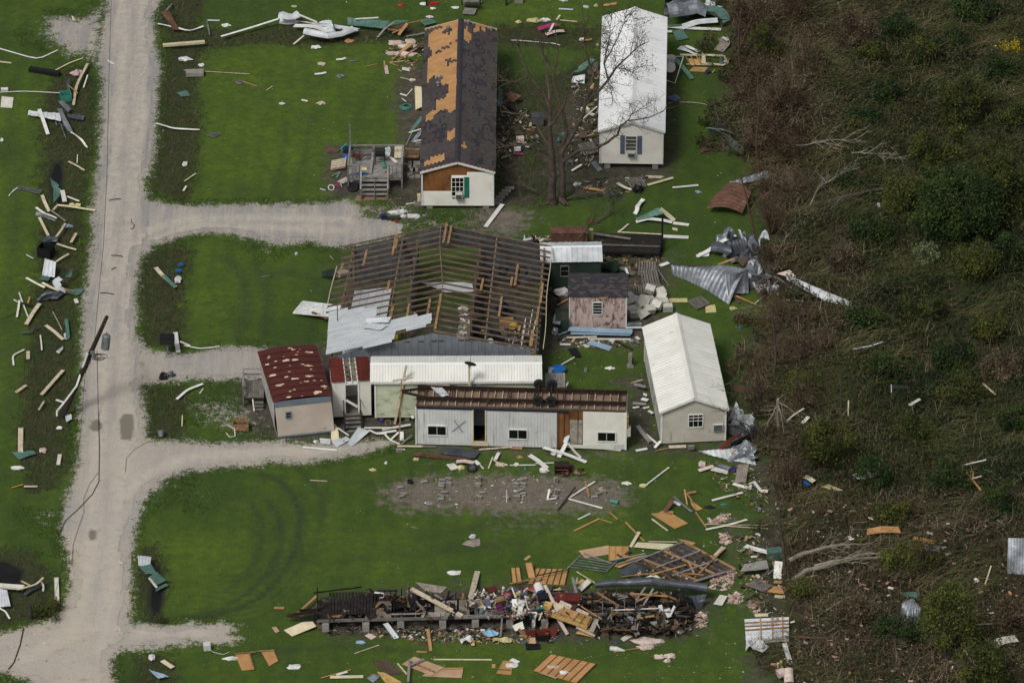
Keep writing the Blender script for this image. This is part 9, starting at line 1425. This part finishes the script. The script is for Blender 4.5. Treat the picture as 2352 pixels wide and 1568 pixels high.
def twigs(m,Q,n,L,r,up=.4,depth=2,spread=1.,tips=None,bias=None):
 for _ in range(n):
  i=random.randint(max(1,len(Q)//4),len(Q)-1);p=Q[i];d=(Q[i]-Q[i-1]).normalized();l=ru(.4,1)*L
  v=(d*.6+V([random.gauss(0,spread)for _ in range(3)])+Zv*up+(bias or V((0,0,0)))).normalized();pts=[p]
  for k in range(4):v=(v+V([random.gauss(0,.22)for _ in range(3)])).normalized();pts.append(pts[-1]+v*l/4)
  m.tube(pts,[r,r*.8,r*.6,r*.45,r*.25],3,False)
  if tips is not None:tips.append(pts[-1]);tips.append(pts[2])
  if depth>1:twigs(m,pts,random.randint(2,4),l*.55,r*.6,up*.6,depth-1,spread,tips,bias)
def leaves(pts,n,sp,s,cols,name,parent,rgn=None):
 c=np.array([list(random.choice(pts))for _ in range(n)])+rng.normal(0,sp,(n,3));a=rng.normal(0,1,(n,3));a/=np.linalg.norm(a,axis=1)[:,None];b=rng.normal(0,1,(n,3));b/=np.linalg.norm(b,axis=1)[:,None];q=rng.uniform(.6,1.3,(n,1))*s
 P=np.stack([c-a*q,c+a*q,c+b*q*1.6],1)-np.array(ORG[parent]);tris(name,P,pal(cols,c[:,0],c[:,2]*2,.8,random.randint(0,90),.35),MATS['foliage'],parent=parent)
M('bark','564c43','3f3730',3,.9,spots=('7d7364',.25,5));M('bark_pale','8d8678','6f685c',3,.9,spots=('4e473d',.2,5));M(BR2,'5d493c','46352b',3,.9);M('raw_wood','c9a878','a9855a',4,.8)
def bigtree():
 b=G(1281,468,0);e=E('bare_tree',b,'big leafless oak with a broken limb between the two mobile homes','tree')
 def at(x,y,dy=0):d=G(x,y)-CAM;return CAM+d*((b.y+dy-CAM.y)/d.y)
 t=MB();limb(t,[at(1270,470),at(1268,452),at(1270,400),at(1266,345)],.33,.22,10);limb(t,[at(1293,470,.2),at(1291,452,.2),at(1292,405,.2),at(1290,350,.3)],.27,.19,10)
 for dx in(-34,-20,32,20):limb(t,[at(1281+dx*.3,455),at(1281+dx*.8,472,-.5 if dx>0 else-.2)],.16,.04,6)
 t.bd('trunk','bark',e)
 Ls=[([(1266,347,0),(1262,300,0),(1264,250,.4),(1248,212,.8),(1212,172,1),(1195,120,1.5),(1188,90,1.5)],.23,.04),([(1264,250,.4),(1258,180,1.5),(1250,130,2),(1243,90,2)],.13,.025),([(1290,352,.3),(1302,300,.5),(1285,230,1),(1270,180,1.4),(1282,120,2),(1275,66,2.2)],.18,.03),([(1290,352,.3),(1314,312,0),(1335,272,-.3),(1350,222,-.5),(1359,203,-.6)],.2,.14),([(1345,240,-.4),(1372,211,-.8),(1397,184,-1),(1416,155,-1.4),(1437,136,-1.6),(1463,110,-2),(1490,96,-2)],.14,.03),([(1416,157,-1.4),(1436,158,-2),(1453,166,-2.3)],.05,.02),([(1352,216,-.5),(1362,172,.3),(1352,140,.6),(1340,100,1),(1343,62,1.2)],.17,.03),([(1397,184,-1),(1388,148,-.8),(1410,105,-.8),(1431,60,-1),(1436,42,-1)],.08,.02),([(1388,148,-.8),(1398,90,-.5),(1405,45,-.5)],.06,.02),([(1264,358,0),(1222,332,-.5),(1172,335,-1),(1138,340,-1.2)],.16,.03),([(1294,372,0),(1330,345,-1),(1373,339,-1.6),(1396,326,-2),(1418,310,-2.2),(1424,291,-2.4),(1440,278,-2.6),(1490,270,-2.8),(1524,256,-3)],.17,.03),([(1268,350,0),(1232,285,.5),(1192,262,.6),(1150,256,.8)],.14,.03),([(1212,175,1),(1180,190,1.2),(1150,183,1.4)],.09,.02),([(1263,290,0),(1290,255,-.5),(1305,210,-.8),(1318,160,-1)],.13,.03),([(1440,278,-2.6),(1452,262,-2.8),(1478,245,-3)],.05,.02),([(1397,184,-1),(1403,205,-1.5),(1406,235,-1.7)],.04,.015)]
 tips,all_=[],[]
 for i,(P_,r0,r1)in enumerate(Ls):m=MB();Q=limb(m,[at(*p)for p in P_],r0*.8,r1*.8,7);twigs(m,Q,19 if len(P_)>4 else 13,2.2,.022,.45,3,.8,tips if i in(4,7,8,5)else all_);m.bd('branch','bark',e)
 q=at(1359,203,-.6);tube([q,at(1364,192,-.6)],[.14,.05],6).bd('broken_end','raw_wood',e);leaves(tips,2600,.16,.05,[(.03,.042,.014),(.06,.07,.025)],'leaves',e);leaves(all_,5200,.22,.03,[(.07,.06,.035),(.10,.09,.045)],'buds',e)
bigtree()
def dead(x,y,limbs,label,mat='bark',n=8,L=1.2,r=.018,name='bare_tree',lv=None):
 b=G(x,y,0);e=E(name,b,label,'tree')
 def at(px,py,dy=0):d=G(px,py)-CAM;return CAM+d*((b.y+dy-CAM.y)/d.y)
 tips=[]
 for i,(P_,r0,r1)in enumerate(limbs):m=MB();Q=limb(m,[at(*p)for p in P_],r0*.7,r1*.8,6);twigs(m,Q,n,L,r,.3,2,.8,tips);m.bd('trunk' if i==0 else 'branch',mat,e)
 if lv:leaves(tips,*lv,'crown',e)
 return e
dead(1765,1040,[([(1765,1040),(1752,1000,.3),(1735,960,0),(1705,925,-.5),(1672,900,-1)],.12,.03),([(1752,1000),(1715,975,-1),(1680,960,-1.5),(1650,935,-2)],.07,.02),([(1735,960),(1715,905,-1),(1690,870,-1)],.06,.015)],'bare twiggy tree reaching over the roof of the askew house',n=12,L=1.8,r=.02)
dead(1788,1000,[([(1788,1000),(1786,950,0),(1787,916,0)],.17,.12),([(1788,925),(1810,935,-.5),(1835,955,-1)],.06,.02),([(1786,930),(1770,960,-.6),(1755,990,-1)],.07,.02),([(1787,930),(1795,960,-.6),(1800,995,-.8)],.07,.02)],'pale tree trunk snapped off at the woods edge','bark_pale',5,1.4)
dead(1805,1332,[([(1805,1332),(1798,1260,0),(1792,1200,0),(1790,1165,0),(1802,1140,.3)],.16,.04)],'dark standing trunk at the lower woods edge',n=10,L=1.);dead(1745,590,[([(1745,590),(1735,540,0),(1722,490,0),(1712,440,0),(1700,400,0)],.16,.05),([(1722,490),(1740,460,.5),(1765,440,.5)],.07,.02)],'bent bare trunk before the rusty sheet',BR2,10,1.5)
dead(1935,50,[([(1940,75),(1932,30,0),(1925,6,0)],.15,.1),([(1935,35),(1915,60,-.5),(1905,90,-1)],.06,.02),([(1940,40),(1985,65,-.3),(2030,90,-.5)],.07,.02)],'pale snapped tree with drooping limbs at the top of the woods','bark_pale',9,1.6);dead(1748,420,[([(1748,430),(1738,330,0),(1745,230,0),(1735,140,0)],.14,.04),([(1740,300),(1770,250,0),(1790,200,0)],.06,.02),([(1742,260),(1715,210,0),(1705,170,0)],.06,.02)],'tall reddish dead tree at the edge of the upper woods',BR2,16,1.7,.016)
dead(1700,180,[([(1700,190),(1695,100,0),(1702,20,0)],.12,.05),([(1697,110),(1720,60,0),(1740,10,0)],.05,.02)],'rusty brown dead tree behind the crumpled silver sheet',BR2,16,1.6,.016);dead(1915,640,[([(1912,640),(1918,560,0),(1924,500,0)],.1,.03)],'thin bare trunk in the middle woods','bark',8,1.);dead(1855,780,[([(1858,790),(1856,700,0),(1862,640,0)],.08,.03)],'thin leafless sapling behind the long roof strip','bark',8,.9);dead(1925,1010,[([(1925,1075),(1930,1000,0),(1933,940,0),(1930,880,0)],.09,.03)],'thin dark trunk above the green bush','bark',9,.9)
dead(1780,880,[([(1775,890),(1782,800,0),(1776,740,0),(1770,700,0)],.12,.04),([(1778,800),(1800,760,0),(1815,720,0)],.05,.02)],'bare dark tree right of the askew house','bark',14,1.4,.016)
def fallen(pts,r0,r1,label,mat='bark_pale',n=12,L=1.8):
 P_=[G(*p)for p in pts];e=E('fallen_tree',P_[0],label,'fallen tree');m=MB();Q=limb(m,P_,r0,r1,8);m.bd('trunk',mat,e);t=MB();twigs(t,Q,n,L,.028,.25,3,.55,bias=(P_[-1]-P_[0]).normalized()*.9);t.bd('branches',mat,e)
for a in(([(1822,1332,.3),(1850,1312,.6),(1900,1297,.8),(1960,1284,.9),(2030,1278,1),(2076,1282,1)],.19,.04,'long pale fallen trunk, lower of the pair at the bottom woods'),([(1812,1285,.5),(1845,1272,.8),(1890,1258,1),(1935,1250,1.1),(1965,1248,1.1)],.17,.04,'pale fallen trunk, upper of the pair at the bottom woods'),([(1870,1300,.8),(1930,1285,1.),(2000,1270,1.1),(2060,1272,1.1)],.1,.03,'thinner pale trunk between the fallen pair'),([(1822,488,.5),(1860,475,.8),(1910,462,1),(1955,448,1.2),(2010,436,1.2),(2090,428,1.1)],.22,.05,'thick fallen trunk in the middle woods','bark'),([(1805,545,.6),(1840,520,.9),(1875,498,1),(1910,485,1)],.07,.02,'pale fallen limb below the thick trunk'),([(1800,572,.6),(1850,560,.7),(1905,548,.8),(1920,535,.9)],.08,.02,'reddish fallen limb in the middle woods',BR2),([(1790,333,.7),(1840,335,.8),(1885,326,.9),(1920,322,.9),(1965,320,.9)],.06,.02,'long pale limb in the upper woods'),([(1955,350,.7),(2010,353,.7),(2040,362,.7)],.05,.02,'short fallen limb under the upper bushes'),([(1860,470,1),(1880,430,1.2),(1930,400,1.3),(1975,385,1.3)],.06,.02,'pale arching limb above the thick trunk')):fallen(*a)
def bush(x,y,w,h,cols,label,n=2600,s=.07,name='bush',mat='bark',group=None):
 """x, y foot in the photo; w, h in metres"""
 b=G(x,y,0);e=E(name,b,label,'bush' if name=='bush' else 'tree',group);m=MB();tips=[]
 for i in range(7):
  a=ru(0,6.28);t=b+V((cos(a)*w*.3,sin(a)*w*.25,h*ru(.55,.9)));Q=limb(m,[b+V((0,0,0)),b.lerp(t,.5)+V((0,0,h*.08)),t],.035+.012*h,.015,4);twigs(m,Q,9,h*.4,.017,.5,1,.8)
 m.bd('trunk',mat,e);cl=[]
 for i in range(max(10,int(w*h*4))):
  while True:
   u=V([ru(-1,1)for _ in range(3)])
   if u.length<1:break
  cl.append(b+V((u.x*w/2,u.y*w/2.3,h*.56+u.z*h*.42)))
 leaves(cl,n,.13+.035*w,s,cols,'crown',e)
OL=[(.022,.034,.009),(.050,.062,.013),(.085,.090,.018)];DG=[(.012,.026,.008),(.026,.050,.012),(.046,.068,.015)];BR=[(.042,.032,.019),(.085,.064,.036),(.135,.105,.065)];YG=[(.04,.050,.012),(.070,.085,.018),(.10,.115,.024)]
for a in((2312,140,1.9,1.6,[(.30,.22,.012),(.45,.33,.02),(.08,.09,.02)],'small bright yellow bush at the upper right',1500,.06),(2205,292,3.2,3.9,OL,'rounded olive bush in the upper right woods',7000,.07),(2128,402,2.6,3.2,OL,'olive bush left of a pair below the rounded one',5000,.07),(2198,385,1.9,3.4,YG,'taller yellow green bush beside it',3500,.07),(2280,390,2.4,2.4,OL,'low olive bush at the right edge, upper',3500,.07),(2190,560,6.,5.6,DG,'largest dark green tree mass at the right',20000,.09,'tree'),(2290,520,4.2,5.4,OL,'yellowish olive tree at the right edge',13000,.085,'tree'),(2080,505,3.,3.4,OL,'olive bush left of the large dark tree',5500,.075),(2130,615,1.6,1.9,[(.05,.08,.03),(.12,.16,.07),(.16,.2,.1)],'pale green leafy plant below the large dark tree',1600,.06),(2240,650,3.2,3.2,OL,'olive bush right of the pale leafy plant',5500,.075),(2310,640,2.4,3.4,DG,'dark bush at the right edge, middle',4500,.08),(1940,640,2.2,2.6,BR,'brown leaved bush behind the long roof strip',3600,.06),(2000,570,2.8,2.2,DG,'low dark bush in the middle woods',4200,.075),(1965,125,3.2,3.6,BR,'rusty brown drooping tree crown at the top of the woods',6500,.06,'tree',BR2),(1998,160,2.2,2.6,OL,'olive crown right of the rusty brown one',3500,.07),(1755,145,2.4,3.,OL,'olive bush among the dead brown trees',3500,.065),(1720,100,2.8,4.2,BR,'brown leaved thicket tree beside the crumpled silver sheet',6500,.055,'tree',BR2),(1790,270,3.2,3.6,BR,'brown leaved tree in the upper woods edge',6500,.055,'tree',BR2),(1740,360,2.8,4.,BR,'rust coloured tree above the curled silver sheets',6000,.055,'tree',BR2),(1775,640,2.4,2.6,BR,'brown tangle bush by the metal heap',4000,.055),(2060,100,2.6,2.2,DG,'dark green low bush, top middle of the woods',3600,.075),(2240,60,3.4,2.6,DG,'dark green bush at the top right',5200,.08),(1895,1075,3.,3.6,OL,'olive green bush right of the snapped trunk',6500,.07),(1840,905,2.2,1.6,YG,'low fresh green bush in the lower middle woods',2600,.07),(2330,1000,2.2,2.2,DG,'dark bush at the right edge, lower',3600,.075),(2060,1325,2.,2.4,YG,'yellow green bush top beside the fallen trunks',2800,.065),(2120,1330,1.6,3.6,[(.05,.05,.012),(.09,.08,.02)],'thin yellowish tree beside the bush at the bottom woods',2400,.055,'tree'),(2175,1520,3.6,5.6,YG,'large yellow green tree at the bottom right',12000,.07,'tree'),(2250,1590,3.,3.6,OL,'olive tree cut by the bottom edge',7000,.075,'tree'),(1842,1335+40,1.6,1.3,YG,'fresh green grass clump right of the fallen roof panel',1800,.06),(2290,200,2.6,2.2,DG,'dark green bush right of the rounded olive one',3800,.08),(2180,840,3.,1.8,DG,'low dark green bush in the lower right woods',4000,.075),(2100,1010,2.8,1.6,OL,'low olive bush in the lower woods',3600,.07),(2270,780,2.4,1.8,OL,'low olive bush near the right edge',3200,.07),(1735,960,2.2,3.,BR,'brown twiggy bush right of the askew house',3600,.055),(1870,830,2.4,2.,BR,'brown bush below the long roof strip',3200,.055),(118,1412,1.8,.7,OL,'low green bush at the lower left ditch',2200,.05),(370,1426,.6,.4,YG,'small green plant at the drain pool',500,.04)):
 if len(a)>8 and a[8]!='bush':bush(*a[:8],name=a[8],mat=a[9]if len(a)>9 else 'bark')
 else:bush(*a)
for x,y,w in((1705,60,2.4),(1745,210,2.4),(1700,250,2.),(1820,60,2.4),(1850,190,2.4),(1800,380,2.4),(1765,470,2.2),(1770,540,2.4),(1835,470,2.2),(1790,760,2.2),(1800,860,2.2),(1845,950,2.),(1760,700,1.8),(1820,1120,1.8)):bush(x,y,w,w*1.35,BR,'brown leafless bush tangled along the edge of the woods',1500,.05,mat=BR2,group='brown bushes along the woods edge')
for x,y,w in((1980,300,2.6),(2040,240,2.4),(2110,150,2.6),(2180,120,2.4),(1990,760,2.6),(2110,740,3.),(2200,930,2.8),(2030,880,2.6),(2300,880,2.8),(2000,1120,2.6),(2180,1130,2.8),(2310,1180,2.8),(1960,1430,2.2),(2060,1480,2.6),(2320,1450,2.8),(1950,440,2.4),(2330,300,2.6),(2050,1200,2.2)):bush(x,y,w,w*.75,random.choice((OL,DG,DG,BR)),'low green bush in the flattened thicket',2800,.075,group='low bushes in the thicket')
for a in(([(1290,458,.2),(1330,448,.5),(1375,440,.4)],.08,.02,'broken limb on the ground right of the big tree','bark'),([(1370,510,.2),(1400,480,.6),(1395,440,.9)],.06,.02,'bare branch tangle right of the flatbed front','bark'),([(1235,440,.2),(1200,425,.4),(1165,420,.3)],.06,.02,'broken limb left of the big tree','bark'),([(1330,545,1),(1350,520,1.4),(1390,500,1.2)],.05,.02,'twiggy branch over the rusty tank','bark')):fallen(*a)
